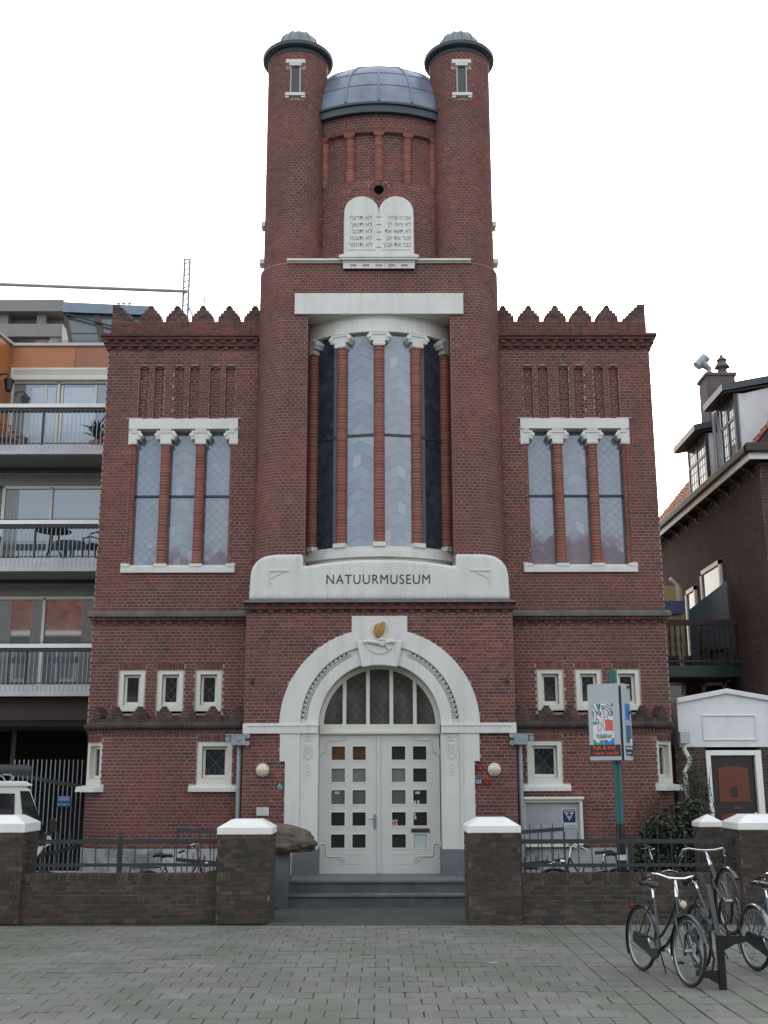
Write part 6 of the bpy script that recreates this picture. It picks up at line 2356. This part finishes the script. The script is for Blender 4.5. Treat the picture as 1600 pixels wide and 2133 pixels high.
for k, (z0, z1) in enumerate(((9.1, 10.955), (6.60, 8.46), (3.96, 5.955))):
    w = thing('balcony_window', None, None)
    w.parent = ap
    w.location = -Vector(ap.location)
    mb = MB()
    mj = -8.40
    for a, b in ((mj - 0.04, mj + 0.03), (-7.37, -7.31)):
        mb.box(a, b, GY - 0.05, GY + 0.05, z0, z1)
    mb.box(mj, AX1, GY - 0.05, GY + 0.05, z1 - 0.035, z1 + 0.03)
    mb.box(mj, AX1, GY - 0.05, GY + 0.05, z0 - 0.02, z0 + 0.05)
    mb.build('window_frame', 'frame', w)
    mb = MB()
    mb.box(mj + 0.03, -7.37, GY, GY + 0.012, z0 + 0.05, z1 - 0.035)
    mb.build('pane', 'pane', w)
    mb = MB()
    mb.box(-7.31, AX1, GY, GY + 0.012, z0 + 0.05, z1 - 0.035)
    mb.build('pane', 'pane', w)
    if k == 0:
        mb = MB()
        for a, b in ((-7.95, -7.66), (-7.60, -7.40), (-7.22, -6.52)):
            mb.box(a, b, GY - 0.016, GY - 0.004, z0 + 0.05, z1 - 0.12)
        mb.build('curtain', 'curtain', w)
        mb = MB()
        for x in (-7.63, -7.26, -6.49):
            mb.box(x - 0.025, x + 0.025, GY - 0.03, GY - 0.003, z0 + 0.05, z1 - 0.08)
        mb.build('sliding_stile', 'frame', w)
    if k:
        rc = random.Random(k)
        for a0_, b0_ in ((-8.36, -8.05), (-7.62, -7.40), (-6.5, -5.7)) if k == 2 else ((-8.36, -8.12), (-6.2, -5.7)):
            mb = MB()
            x = a0_
            while x < b0_:
                mb.box(x, x + 0.035, GY - 0.012 - rc.uniform(0, 0.006), GY - 0.003, z0 + 0.06, z1 - 0.05, rc.random())
                x += 0.04
            mb.build('curtain', 'sheer_refl', w)
    mb = MB()
    if k:
        mb.box(AX0, AX1, GY - 0.06, GY + 0.05, z1 + 0.03, z1 + 0.16)
        for i in range(3):
            mb.box(AX0, AX1, GY - 0.10 - 0.02 * i, GY + 0.05, z1 + 0.16 + 0.05 * i, z1 + 0.20 + 0.05 * i)
        mb.build('window_head', 'underside', w)
    else:
        mb.box(mj, AX1, GY - 0.16, GY + 0.05, 10.975, 11.07)
        mb.box(mj, AX1, GY - 0.14, GY + 0.05, 11.215, 11.27)
        mb.box(mj - 0.03, mj + 0.02, GY - 0.15, GY + 0.05, 10.98, 11.27)
        for i in range(5):
            mb.box(mj + 0.02, AX1, GY - 0.13, GY - 0.05, 11.078 + 0.028 * i, 11.098 + 0.028 * i)
        mb.build('shutter_box', 'frame', w)
mb = MB()
mb.box(-8.42, -7.0, GY - 0.10, GY + 0.4, 11.275, 11.80)
mb.build('facade_panel', 'orange', ap)
mb = MB()
mb.box(-6.992, AX1, GY - 0.10, GY + 0.4, 11.275, 11.80)
mb.build('facade_panel', 'panelred', ap)
mb = MB()
mb.prism([(-12.5, 9.0), (-8.42, 9.0), (-8.42, 11.86), (-12.5, 11.86)], GY - 0.12, GY + 0.5)
mb.build('facade_panel', 'panelred', ap)
mb = MB()                                                        # side panel coming forward
mb.hexa([(-8.45, GY + 0.3, 9.1), (-8.43, GY + 0.3, 9.1), (-8.43, GY + 0.3, 11.83), (-8.45, GY + 0.3, 11.83), (-8.72, 1.6, 9.1), (-8.70, 1.6, 9.1), (-8.70, 1.6, 11.83), (-8.72, 1.6, 11.83)])
mb.build('facade_panel', 'orange', ap)
mb = MB()
mb.box(-8.42, AX1, GY - 0.16, GY + 0.3, 11.805, 11.87)
mb.hexa([(-8.50, GY + 0.1, 11.835), (-8.40, GY + 0.1, 11.835), (-8.40, GY + 0.1, 11.90), (-8.50, GY + 0.1, 11.90), (-8.78, 1.6, 11.835), (-8.68, 1.6, 11.835), (-8.68, 1.6, 11.90), (-8.78, 1.6, 11.90)])
mb.build('coping', 'concrete', ap)
mb = MB()
for i in range(60):
    x = -8.35 + 0.045 * i
    mb.box(x - 0.004, x + 0.004, GY + 0.02, GY + 0.03, 11.87, 12.02)
mb.build('bird_spikes', 'iron', ap)
# set-back upper floor
mb = MB()
mb.box(-13, -7.72, 4.5, 5.2, 13.20, 13.50)
mb.box(-13, -7.75, 5.0, 9, 13.05, 13.3)
mb.build('roof_edge', 'underside', ap)
mb = MB()
mb.hexa([(-7.72, 4.75, 13.19), (-5.6, 4.75, 13.13), (-5.6, 4.75, 13.38), (-7.72, 4.75, 13.47), (-7.72, 4.5, 13.18), (-5.6, 4.5, 13.10), (-5.6, 4.5, 13.33), (-7.72, 4.5, 13.44)])
mb.build('roof_edge', 'lead', ap)
mb = MB()
mb.box(-13, -7.72, 4.55, 6.0, 12.56, 12.89)
mb.box(-8.02, -7.72, 4.6, 6.0, 11.8, 12.56)
mb.box(-8.40, -8.18, 4.7, 5.2, 12.89, 13.2)
mb.box(-9.35, -9.1, 4.7, 5.2, 12.89, 13.2)
mb.build('terrace_wall', 'underside', ap)
mb = MB()
mb.box(-13, -7.6, 6.2, 9.0, 11.3, 13.1)
mb.build('penthouse_wall', 'darkwood', ap)
mb = MB()
mb.hexa([(-7.70, 4.62, 13.20), (-5.5, 4.62, 13.12), (-5.5, 4.66, 13.12), (-7.70, 4.66, 13.20), (-7.2, 3.75, 11.80), (-5.1, 3.75, 11.80), (-5.1, 3.79, 11.78), (-7.2, 3.79, 11.78)])
sk = mb.build('skylight', 'skylight', ap)
mb = MB()
for x in (-7.68, -6.92, -6.1):
    mb.bar((x + 0.50, 3.73, 11.80), (x, 4.60, 13.16), 0.16 if x == -6.92 else 0.09, 0.05, (0, -0.8, 0.5))
mb.bar((-7.40, 4.17, 12.47), (-5.3, 4.17, 12.47), 0.03, 0.03)
mb.bar((-7.62, 4.50, 13.12), (-6.0, 4.16, 12.55), 0.06, 0.03)
mb.build('skylight_bar', 'darkwood', sk)
mb = MB()
mb.tube([(-13, 4.6, 14.10), (-9.3, 4.6, 13.95), (-4.72, 4.6, 13.76)], 0.045, 8)
mb.build('roof_rail', 'galv', ap)
mb = MB()
for x, z0, z1 in ((-8.93, 13.5, 13.93), (-7.85, 13.46, 13.89), (-6.8, 13.40, 13.85), (-5.9, 13.34, 13.80)):
    mb.tube([(x, 4.6, z0 - 0.1), (x + 0.02, 4.6, z1)], 0.010, 6)
mb.build('rail_stanchion', 'galv', ap)
mb = MB()
for x in (-4.83, -4.70):
    mb.tube([(x, 4.7, 13.0), (x, 4.7, 14.68)], 0.032, 6)
for i in range(9):
    z = 13.25 + 0.16 * i
    mb.bar((-4.83, 4.7, z), (-4.70, 4.7, z + 0.08), 0.022, 0.02)
mb.bar((-4.72, 4.7, 13.45), (-4.45, 4.7, 12.9), 0.03, 0.04)
mb.bar((-4.83, 4.7, 14.66), (-4.68, 4.7, 14.66), 0.02, 0.03)
tag(mb.build('roof_mast', 'galv'), 'lattice steel mast on the roof behind the left battlements', 'mast')
mb = MB()
mb.tube([(-4.33, 4.8, 12.6), (-4.33, 4.8, 13.68)], 0.020, 8)
tag(mb.build('flue_pipe', 'galv'), 'thin grey flue pipe rising behind the left battlements', 'flue pipe')
o = thing('roof_vent', 'row of small white roof cowls beside the apartment roof rail', 'roof vent', (-6.3, 5.0, 13.3))
mb = MB()
mb.box(-6.55, -6.05, 4.8, 5.2, 13.25, 13.48)
mb.build('vent_curb', 'concrete', o)
for x in (-6.45, -6.33, -6.18):
    mb = MB()
    mb.tube([(x, 4.85, 13.46), (x, 4.85, 13.54), (x, 4.85, 13.545), (x, 4.85, 13.57), (x, 4.85, 13.575)], [0.022, 0.022, 0.05, 0.05, 0.02], 10)
    mb.build('cowl', 'frame', o)

# balcony furniture
def rattan_chair(loc, rz, label, m):
    o = thing('balcony_chair', label, 'chair', loc)
    o.rotation_euler.z = rz
    mb = MB()
    for g in (-1, 1):
        mb.tube([(g * 0.24, -0.22, 0), (g * 0.25, -0.22, 0.38), (g * 0.27, -0.22, 0.60), (g * 0.28, -0.05, 0.66), (g * 0.27, 0.16, 0.62), (g * 0.24, 0.22, 0.0)], 0.020, 8)
    mb.build('arm_frame', m, o, smooth=True, world=False)
    mb = MB()
    mb.tube([(-0.27, 0.16, 0.40), (-0.27, 0.22, 0.68), (-0.20, 0.26, 0.84), (0, 0.27, 0.90), (0.20, 0.26, 0.84), (0.27, 0.22, 0.68), (0.27, 0.16, 0.40)], 0.022, 8)
    for k in range(5):
        x = -0.18 + 0.09 * k
        mb.tube([(x, 0.18, 0.40), (x, 0.235, 0.65), (x * 0.95, 0.26, 0.86)], 0.010, 6)
    mb.build('backrest', m, o, smooth=True, world=False)
    mb = MB()
    mb.box(-0.25, 0.25, -0.22, 0.2, 0.36, 0.42)
    mb.build('seat', m, o, bevel=0.02, world=False)
    mb = MB()
    for x in (-0.22, 0.22):
        mb.tube([(x, 0.2, 0.38), (x, 0.24, 0)], 0.018, 6)
    mb.build('leg', m, o, world=False)
    return o
rattan_chair((-8.75, 2.8, 9.07), R(60), 'rattan armchair on the top balcony nearest the lantern', 'rattan')
rattan_chair((-8.30, 2.95, 9.07), R(80), 'second rattan armchair on the top balcony, nearer the glass', 'rattan')
rattan_chair((-8.55, 2.75, 6.585), R(40), 'dark cane chair at the left end of the middle balcony', 'darkwood')
rattan_chair((-6.12, 2.75, 6.585), R(-60), 'dark cane chair beside the round table on the middle balcony', 'darkwood')
o = thing('balcony_table', 'round dark table standing on the middle balcony', 'table', (-7.05, 2.75, 6.585))
mb = MB()
mb.lathe([(0.0, 7.30), (0.36, 7.30), (0.375, 7.315), (0.36, 7.33), (0.0, 7.33)], -7.05, 2.75, 28)
mb.build('table_top', 'darkwood', o)
for k in range(3):
    a = 2 * PI * k / 3 + 0.5
    mb = MB()
    mb.tube([(-7.05 + 0.10 * math.cos(a), 2.75 + 0.10 * math.sin(a), 7.30), (-7.05 + 0.13 * math.cos(a), 2.75 + 0.13 * math.sin(a), 6.9), (-7.05 + 0.28 * math.cos(a), 2.75 + 0.28 * math.sin(a), 6.585)], 0.02, 6)
    mb.build('leg', 'darkwood', o)
o = thing('potted_plant', 'dark spiky potted plant at the right end of the top balcony', 'plant', (-6.22, 2.7, 9.07))
mb = MB()
mb.lathe([(0.0, 9.07), (0.12, 9.07), (0.16, 9.33), (0.13, 9.33), (0.0, 9.30)], -6.22, 2.7, 16)
mb.build('pot', 'panelred', o)
mb = MB()
rp = random.Random(12)
for i in range(46):
    a, e = rp.uniform(0, 2 * PI), rp.uniform(0.3, 1.35)
    z0 = 9.3 + rp.uniform(0, 0.35)
    l = rp.uniform(0.22, 0.42)
    d = Vector((math.cos(a) * math.cos(e), math.sin(a) * math.cos(e), math.sin(e)))
    p = Vector((-6.22, 2.7, z0))
    q = p + d * l * 0.6 + Vector((0, 0, 0.03))
    mb.tube([p, q, p + d * l], [0.014, 0.018, 0.003], 4, t=rp.random())
mb.build('leaves', 'leaf', o)
o = thing('wall_lantern', 'black lantern hung from a bracket on the orange side panel', 'lantern', (-8.35, 2.85, 10.8))
mb = MB()
mb.tube([(-8.58, 2.8, 10.78), (-8.50, 2.8, 10.94), (-8.38, 2.8, 10.95), (-8.30, 2.8, 10.90)], 0.02, 6)
mb.build('bracket', 'black', o)
mb = MB()
mb.lathe([(0.02, 10.90), (0.05, 10.86), (0.12, 10.80), (0.125, 10.785), (0.105, 10.78), (0.075, 10.56), (0.05, 10.53), (0.0, 10.50)], -8.30, 2.8, 6)
ln = mb.build('lantern_body', 'black', o)

# ------------------------------------------------------------------ right hand neighbour
HX = 7.76
nb = thing('brick_house', 'dark brick house with a long side wall, dormers and white gutter board', 'building', (HX + 3, 5, 0))
mb = MB()
mb.box(HX + 0.005, HX + 7, 1.0, 14, 0, 8.55)
mb.build('wall_core', 'mortar_dk', nb)
w = Wall(61)
w.lay(sideplane(HX, -1), 1.0, 9.5, 0.3, 8.5, [(3.9, 5.6, 4.2, 7.15), (6.0, 7.0, 4.3, 6.9)], bond='mix', L=0.21, d=0.007)
w.lay(plane(1.0), HX, HX + 6.9, 0.3, 8.5, bond='mix', L=0.21)
w.emit(nb, 'housebrick', 'housebrick1', nmax=300)
mb = MB()
mb.box(HX - 0.28, HX + 0.02, 0.74, 12, 8.57, 8.62)
mb.build('soffit', 'darkwood', nb)
mb = MB()
mb.box(HX - 0.31, HX - 0.28, 0.70, 12, 8.53, 8.66)
mb.box(HX - 0.31, HX + 6, 0.66, 0.70, 8.53, 8.66)
mb.build('gutter_board', 'cap', nb)
mb = MB()
mb.box(HX - 0.40, HX - 0.22, 0.55, 12, 8.66, 8.82)
mb.box(HX - 0.40, HX + 6, 0.52, 0.70, 8.66, 8.84)
mb.build('gutter', 'darkwood', nb, bevel=0.02)
for i in range(9):
    mb = MB()
    y = 1.4 + 0.85 * i
    mb.prism([(HX, 8.30), (HX, 8.56), (HX - 0.24, 8.56), (HX - 0.20, 8.50), (HX - 0.05, 8.44)], y - 0.04, y + 0.04)
    mb.build('eave_bracket', 'darkwood', nb)
# tiled roof slope
mb = MB()
rr = random.Random(71)
SL = R(50)
for j in range(14):
    for i in range(46):
        y0 = 0.62 + 0.24 * i
        d0 = 0.26 * j
        if 0.95 < y0 < 2.95 and j < 12:
            continue
        def rp_(d, y, h):
            return (HX - 0.22 + d * math.cos(SL) - h * math.sin(SL), y, 8.80 + d * math.sin(SL) + h * math.cos(SL))
        t = rr.random()
        for (ya, yb, ha, hb) in ((0, 0.06, 0.0, 0.035), (0.06, 0.13, 0.035, 0.035), (0.13, 0.235, 0.035, 0.0)):
            mb.face([rp_(d0, y0 + ya, ha + 0.02), rp_(d0, y0 + yb, hb + 0.02), rp_(d0 + 0.29, y0 + yb, hb), rp_(d0 + 0.29, y0 + ya, ha)], t)
tag(mb.build('roof_tiles', 'tileroof', nb), kind='stuff')
mb = MB()
mb.hexa([(HX - 0.2, 11.6, 8.75), (HX + 3.2, 11.6, 12.8), (HX + 3.2, 11.6, 8.75), (HX + 1, 11.6, 8.7), (HX - 0.2, 0.66, 8.75), (HX + 3.2, 0.66, 12.8), (HX + 3.2, 0.66, 8.75), (HX + 1, 0.66, 8.7)])
mb.build('roof_deck', 'housebrick', nb)
# two dormers facing left
def dormer(y0, y1, zb, zt, x0, x1, cheek):
    mb = MB()
    mb.box(x0 + 0.05, x1, y0, y1, zb, zt)
    d = mb.build('dormer', cheek, nb)
    mb = MB()
    fw = 0.06
    for a, b, p, q in ((y0 - 0.02, y0 + fw, zb, zt), (y1 - fw, y1 + 0.02, zb, zt), (y0, y1, zt - 0.08, zt), (y0, y1, zb, zb + 0.08), ((y0 + y1) / 2 - 0.03, (y0 + y1) / 2 + 0.03, zb, zt), (y0, y1, zb + (zt - zb) * 0.62, zb + (zt - zb) * 0.62 + 0.05)):
        mb.box(x0 - 0.02, x0 + 0.06, a, b, p, q)
    for i in range(1, 8):
        y = y0 + (y1 - y0) * i / 8
        mb.box(x0 - 0.005, x0 + 0.04, y - 0.012, y + 0.012, zb, zt)
    for i in range(1, 6):
        z = zb + (zt - zb) * i / 6
        mb.box(x0 - 0.005, x0 + 0.04, y0, y1, z - 0.012, z + 0.012)
    mb.build('dormer_frame', 'fascia', d)
    mb = MB()
    mb.box(x0 + 0.0, x0 + 0.04, y0 + 0.02, y1 - 0.02, zb + 0.02, zt - 0.02)
    mb.build('pane', 'pane', d)
    mb = MB()
    mb.hexa([(x0 - 0.30, y1 + 0.25, zt + 0.0), (x1 + 0.4, y1 + 0.25, zt + 0.75), (x1 + 0.4, y1 + 0.25, zt + 0.90), (x0 - 0.30, y1 + 0.25, zt + 0.15), (x0 - 0.30, y0 - 0.18, zt + 0.0), (x1 + 0.4, y0 - 0.18, zt + 0.75), (x1 + 0.4, y0 - 0.18, zt + 0.90), (x0 - 0.30, y0 - 0.18, zt + 0.15)])
    mb.build('dormer_roof', 'fascia', d)
    mb = MB()
    mb.hexa([(x0 - 0.26, y1 + 0.2, zt - 0.03), (x1, y1 + 0.2, zt + 0.55), (x1, y1 + 0.2, zt + 0.60), (x0 - 0.26, y1 + 0.2, zt - 0.005), (x0 - 0.26, y0 - 0.12, zt - 0.03), (x1, y0 - 0.12, zt + 0.55), (x1, y0 - 0.12, zt + 0.60), (x0 - 0.26, y0 - 0.12, zt - 0.005)])
    mb.build('dormer_soffit', 'darkwood', d)
    return d
dormer(1.75, 2.75, 8.85, 10.30, HX - 0.16, HX + 3.2, 'porchwhite')
dormer(4.1, 5.6, 8.75, 10.15, HX - 0.12, HX + 2.6, 'porchwhite')
mb = MB()
mb.hexa([(HX - 0.08, 1.74, 8.95), (HX + 3.0, 1.74, 8.95), (HX + 3.0, 1.74, 11.0), (HX - 0.08, 1.74, 10.25), (HX - 0.08, 1.70, 8.95), (HX + 3.0, 1.70, 8.95), (HX + 3.0, 1.70, 11.0), (HX - 0.08, 1.70, 10.25)])
mb.build('dormer_cheek', 'porchwhite', nb)
mb = MB()
for y in (3.1, 3.45):
    mb.tube([(HX - 0.1, y, 8.75), (HX - 0.1, y, 10.4), (HX + 0.12, y, 10.55)], 0.045, 8)
mb.build('roof_pipe', 'galv', nb)
ch = thing('chimney', None, None)
ch.parent = nb
ch.location = -Vector(nb.location)
mb = MB()
mb.box(8.02, 8.72, 4.9, 5.6, 9.5, 11.92)
mb.box(7.98, 8.76, 4.86, 5.64, 11.86, 11.95)
mb.build('chimney_stack', 'chimneyrender', ch, bevel=0.02)
mb = MB()
mb.tube([(8.14, 5.1, 11.93), (8.16, 5.1, 12.10), (7.98, 5.1, 12.28)], [0.07, 0.07, 0.12], 12)
mb.tube([(7.86, 5.1, 12.18), (8.10, 5.1, 12.42)], 0.12, 12)
mb.build('chimney_cowl', 'galv', ch)
mb = MB()
mb.lathe([(0.16, 11.93), (0.12, 12.02), (0.10, 12.10), (0.19, 12.14), (0.13, 12.24), (0.10, 12.30), (0.14, 12.33), (0.05, 12.42), (0.02, 12.50), (0.0, 12.50)], 8.48, 5.1, 14)
mb.build('chimney_pot', 'chimneyrender', ch, smooth=True)
# side windows seen along the wall
mb = MB()
for y0, y1, z0, z1 in ((3.95, 5.55, 4.25, 7.1), (6.05, 6.95, 4.35, 6.85)):
    for a, b, p, q in ((y0, y0 + 0.1, z0, z1), (y1 - 0.1, y1, z0, z1), (y0, y1, z1 - 0.1, z1), (y0, y1, z0, z0 + 0.1)):
        mb.box(HX - 0.06, HX + 0.05, a, b, p, q)
mb.build('side_frame', 'cap', nb)
mb = MB()
mb.box(HX - 0.02, HX + 0.0, 4.0, 5.5, 4.3, 7.0)
mb.box(HX - 0.02, HX + 0.0, 6.1, 6.9, 4.4, 6.8)
mb.build('side_glass', 'dglass', nb)
nb.location.z = -0.2
# rear wing with balcony, seen between museum and house
rw = thing('rear_annex', 'dark brick annex with small balcony between the museum and the house', 'building', (7, 4.2, 0))
mb = MB()
mb.box(5.7, HX, 4.2, 6, 0, 4.75)
mb.build('wall', 'mortar_dk', rw)
w = Wall(63)
w.lay(plane(4.2), 5.7, HX, 2.8, 4.7, [(6.35, 6.82, 3.5, 4.16), (7.18, 7.80, 3.5, 4.16)], bond='mix')
w.emit(rw, 'dkbrick', 'dkbrick1', nmax=60)
for x0, x1 in ((6.36, 6.81), (7.19, 7.72)):
    mb = MB()
    for q in ((x0, x0 + 0.07, 3.5, 4.15), (x1 - 0.07, x1, 3.5, 4.15), (x0, x1, 4.08, 4.15), (x0, x1, 3.5, 3.57)):
        mb.box(q[0], q[1], 4.15, 4.22, q[2], q[3])
    wf = mb.build('window', 'frame', rw)
    mb = MB()
    mb.box(x0 + 0.05, x1 - 0.05, 4.185, 4.195, 3.55, 4.10)
    mb.build('pane', 'dglass', wf)
mb = MB()
mb.box(6.2, HX, 3.15, 4.4, 4.18, 4.43)
mb.build('balcony_beam', 'greenbeam', rw, bevel=0.01)
mb = MB()
mb.box(6.2, HX, 3.14, 3.24, 5.30, 5.42)
mb.box(6.2, HX, 3.17, 3.21, 4.50, 4.55)
bl = mb.build('balcony_rail', 'darkwood', rw, bevel=0.006)
for i in range(13):
    x = 6.28 + 0.118 * i
    mb = MB()
    mb.lathe([(0.016, 4.45), (0.016, 4.72), (0.028, 4.78), (0.018, 4.88), (0.030, 5.02), (0.016, 5.12), (0.016, 5.32)], x, 3.19, 8)
    mb.build('baluster', 'darkwood', bl, smooth=True)
mb = MB()
mb.box(5.7, 7.0, 4.6, 4.7, 4.4, 6.4)
mb.build('cream_wall', 'cream', rw)
mb = MB()
mb.face([(6.95, 3.95, 4.45), (HX - 0.03, 3.6, 4.45), (HX - 0.03, 3.6, 6.35), (6.95, 3.95, 5.75)])
mb.build('wind_screen', 'skylight', rw)
mb = MB()
mb.tube([(6.70, 3.9, 4.4), (6.70, 3.9, 6.3), (6.55, 3.9, 6.45)], 0.05, 8)
mb.build('annex_pipe', 'frame', rw)
mb = MB()
mb.box(6.1, 6.75, 3.6, 4.1, 5.62, 5.9)
mb.build('planter_box', 'navy', rw)
o = thing('ladder', 'thin steel ladder leaning above the annex beside the museum corner', 'ladder', (6.5, 5.5, 5.0))
for x in (6.52, 6.68):
    mb = MB()
    mb.tube([(x + 0.10, 5.2, 4.5), (x, 5.6, 8.75)], 0.018, 6)
    mb.build('stile', 'galv', o)
for i in range(14):
    mb = MB()
    t = i / 14
    mb.tube([(6.62 - 0.10 * t, 5.2 + 0.4 * t, 4.6 + 4.1 * t), (6.78 - 0.10 * t, 5.2 + 0.4 * t, 4.6 + 4.1 * t)], 0.010, 5)
    mb.build('rung', 'galv', o)
o = thing('balcony_bench', 'dark wooden garden chair on the small annex balcony', 'chair', (7.35, 3.6, 4.43))
mb = MB()
mb.box(7.1, 7.6, 3.45, 3.85, 4.80, 4.85)
mb.build('seat', 'darkwood', o)
mb = MB()
for i in range(5):
    mb.box(7.12 + 0.1 * i, 7.17 + 0.1 * i, 3.84, 3.87, 4.85, 5.25)
mb.build('backrest', 'darkwood', o)
for x in (7.12, 7.55):
    for y in (3.47, 3.8):
        mb = MB()
        mb.box(x, x + 0.04, y, y + 0.04, 4.43, 4.8)
        mb.build('leg', 'darkwood', o)

# white porch with the orange door
po = thing('porch', 'white rendered gabled porch with dark framed orange door', 'porch', (7, 1.1, 0))
PY = 1.1
mb = MB()
mb.prism([(5.80, 2.665), (7.80, 2.665), (7.80, 3.52), (6.775, 3.70), (5.80, 3.515)], PY, PY + 2.0)
mb.build('gable', 'porchwhite', po)
mb = MB()
mb.prism([(5.79, 3.50), (6.775, 3.685), (7.80, 3.505), (7.80, 3.60), (6.775, 3.78), (5.79, 3.60)], PY - 0.06, PY + 2.0)
mb.build('gable_coping', 'porchwhite', po, bevel=0.01)
mb = MB()
for q in ((6.27, 7.31, 3.255, 3.275), (6.27, 7.31, 2.79, 2.81), (6.27, 6.29, 2.81, 3.255), (7.29, 7.31, 2.81, 3.255)):
    mb.box(q[0], q[1], PY - 0.022, PY + 0.01, q[2], q[3])
mb.build('panel_moulding', 'porchwhite', po)
mb = MB()
mb.box(5.72, 6.30, PY + 0.03, PY + 0.5, 0, 2.70)
mb.box(7.36, HX, PY + 0.03, PY + 0.5, 0, 2.70)
mb.build('pier_core', 'mortar_dk', po)
w = Wall(64)
w.lay(plane(PY + 0.03), 5.72, 6.30, 0.0, 2.65, bond='mix')
w.lay(plane(PY + 0.03), 7.36, HX, 0.0, 2.65, bond='mix')
w.emit(po, 'dkbrick', 'dkbrick1', nmax=200)
mb = MB()
for q in ((6.295, 6.385, 0.1, 2.60), (7.245, 7.365, 0.1, 2.60), (6.385, 7.245, 2.505, 2.60)):
    mb.box(q[0], q[1], PY - 0.01, PY + 0.2, q[2], q[3])
mb.build('door_frame', 'cap', po, bevel=0.006)
mb = MB()
mb.box(6.39, 7.24, PY + 0.09, PY + 0.15, 0.12, 2.50)
dr = mb.build('door', 'blackdoor', po)
for z0, z1 in ((1.63, 2.30), (0.62, 1.42)):
    mb = MB()
    P = [(6.525, z0), (7.115, z0), (7.115, z1 - 0.04)] + [(7.115 - 0.59 * i / 8, z1 - 0.04 + 0.04 * math.sin(PI * i / 8)) for i in range(1, 8)] + [(6.525, z1 - 0.04)]
    mb.prism(P, PY + 0.075, PY + 0.095)
    mb.build('door_panel', 'rustdoor', dr, bevel=0.008)
mb = MB()
mb.box(6.76, 6.88, PY + 0.066, PY + 0.08, 1.73, 1.92)
mb.build('door_hatch', 'blackdoor', dr, bevel=0.006)
mb = MB()
mb.box(6.79, 6.92, PY + 0.08, PY + 0.092, 1.505, 1.55)
mb.build('letter_slot', 'rustdoor', dr)
mb = MB()
for z in (1.42, 1.12):
    mb.tube([(7.195, PY + 0.09, z), (7.195, PY + 0.045, z)], 0.026, 10)
mb.build('door_knob', 'chrome', dr)
o = thing('rain_hopper', 'grey rain hopper with white downspout at the museum corner', 'downspout', (5.85, 0.8, 0))
mb = MB()
mb.box(5.73, 5.92, 0.75, 1.0, 2.72, 2.95)
mb.build('hopper', 'signgrey', o, bevel=0.01)
mb = MB()
mb.tube([(5.82, 0.88, 2.74), (5.83, 0.88, 2.60), (5.92, 0.88, 2.44), (5.90, 0.88, 2.34), (5.82, 0.88, 2.22), (5.81, 0.88, 0.4)], 0.045, 10)
mb.build('spout', 'frame', o, smooth=True)

# ------------------------------------------------------------------ houses across the street (seen mirrored in the glass)
def far_house(x0, x1, zt, label, seed, roof='tileroof'):
    y = -31.0
    o = thing('terraced_house', label, 'house', ((x0 + x1) / 2, y, 0))
    mb = MB()
    mb.box(x0, x1, y - 8, y, 0, zt)
    mb.build('wall', 'dkbrick', o)
    mb = MB()
    rt = random.Random(seed)
    nr, nc = 14, int((x1 - x0) / 0.32)
    hp = 1.6
    for j in range(nr):
        f0, f1 = j / nr, (j + 1.25) / nr
        for i in range(nc):
            ga, gb = i / nc, (i + 0.96) / nc
            def rx(g, f):
                return x0 + hp * f + (x1 - x0 - 2 * hp * f) * g
            mb.face([(rx(ga, f0), y + 0.3 - 4 * f0, zt + 3.6 * f0 + 0.05), (rx(gb, f0), y + 0.3 - 4 * f0, zt + 3.6 * f0 + 0.05), (rx(gb, f1), y + 0.3 - 4 * f1, zt + 3.6 * f1), (rx(ga, f1), y + 0.3 - 4 * f1, zt + 3.6 * f1)], rt.random())
    mb.hexa([(x0, y - 8.2, zt), (x1, y - 8.2, zt), (x1 - hp, y - 4.2, zt + 3.5), (x0 + hp, y - 4.2, zt + 3.5), (x0, y + 0.2, zt), (x1, y + 0.2, zt), (x1 - hp, y - 3.8, zt + 3.5), (x0 + hp, y - 3.8, zt + 3.5)], 0.1)
    mb.build('roof', roof, o)
    mb = MB()
    mb.box(x0, x1, y, y + 0.35, zt - 0.25, zt)
    mb.build('gutter', 'cap', o)
    n = max(2, int((x1 - x0) / 2.2))
    for i in range(n):
        for z in (1.0, 4.0, 7.0):
            if z + 1.9 > zt:
                continue
            c = x0 + (x1 - x0) * (i + 0.5) / n
            mb = MB()
            mb.box(c - 0.55, c + 0.55, y, y + 0.06, z, z + 1.8)
            wd = mb.build('window', 'cap', o)
            mb = MB()
            mb.box(c - 0.46, c + 0.46, y + 0.06, y + 0.08, z + 0.1, z + 1.7)
            mb.build('pane', 'dglass', wd)
far_house(-22, -13, 9.6, 'dark brick house with orange roof across the street, mirrored in the balcony glass', 1)
far_house(-13, -5, 9.7, 'dark brick house across the street opposite the left wing', 2)
far_house(-5, 4, 8.6, 'dark brick house across the street opposite the entrance', 3)
far_house(4, 14, 10.6, 'dark brick house across the street opposite the right wing', 4)

# ------------------------------------------------------------------ lettering becomes plain mesh
bpy.context.view_layer.update()
dg = bpy.context.evaluated_depsgraph_get()
for o in [q for q in S.objects if q.type == 'FONT']:
    me = bpy.data.meshes.new_from_object(o.evaluated_get(dg))
    n = bpy.data.objects.new('x', me)
    nm = o.name
    n.parent = o.parent
    n.location, n.rotation_euler, n.scale = o.location, o.rotation_euler, o.scale
    bpy.data.objects.remove(o)
    n.name = nm
    COL.objects.link(n)
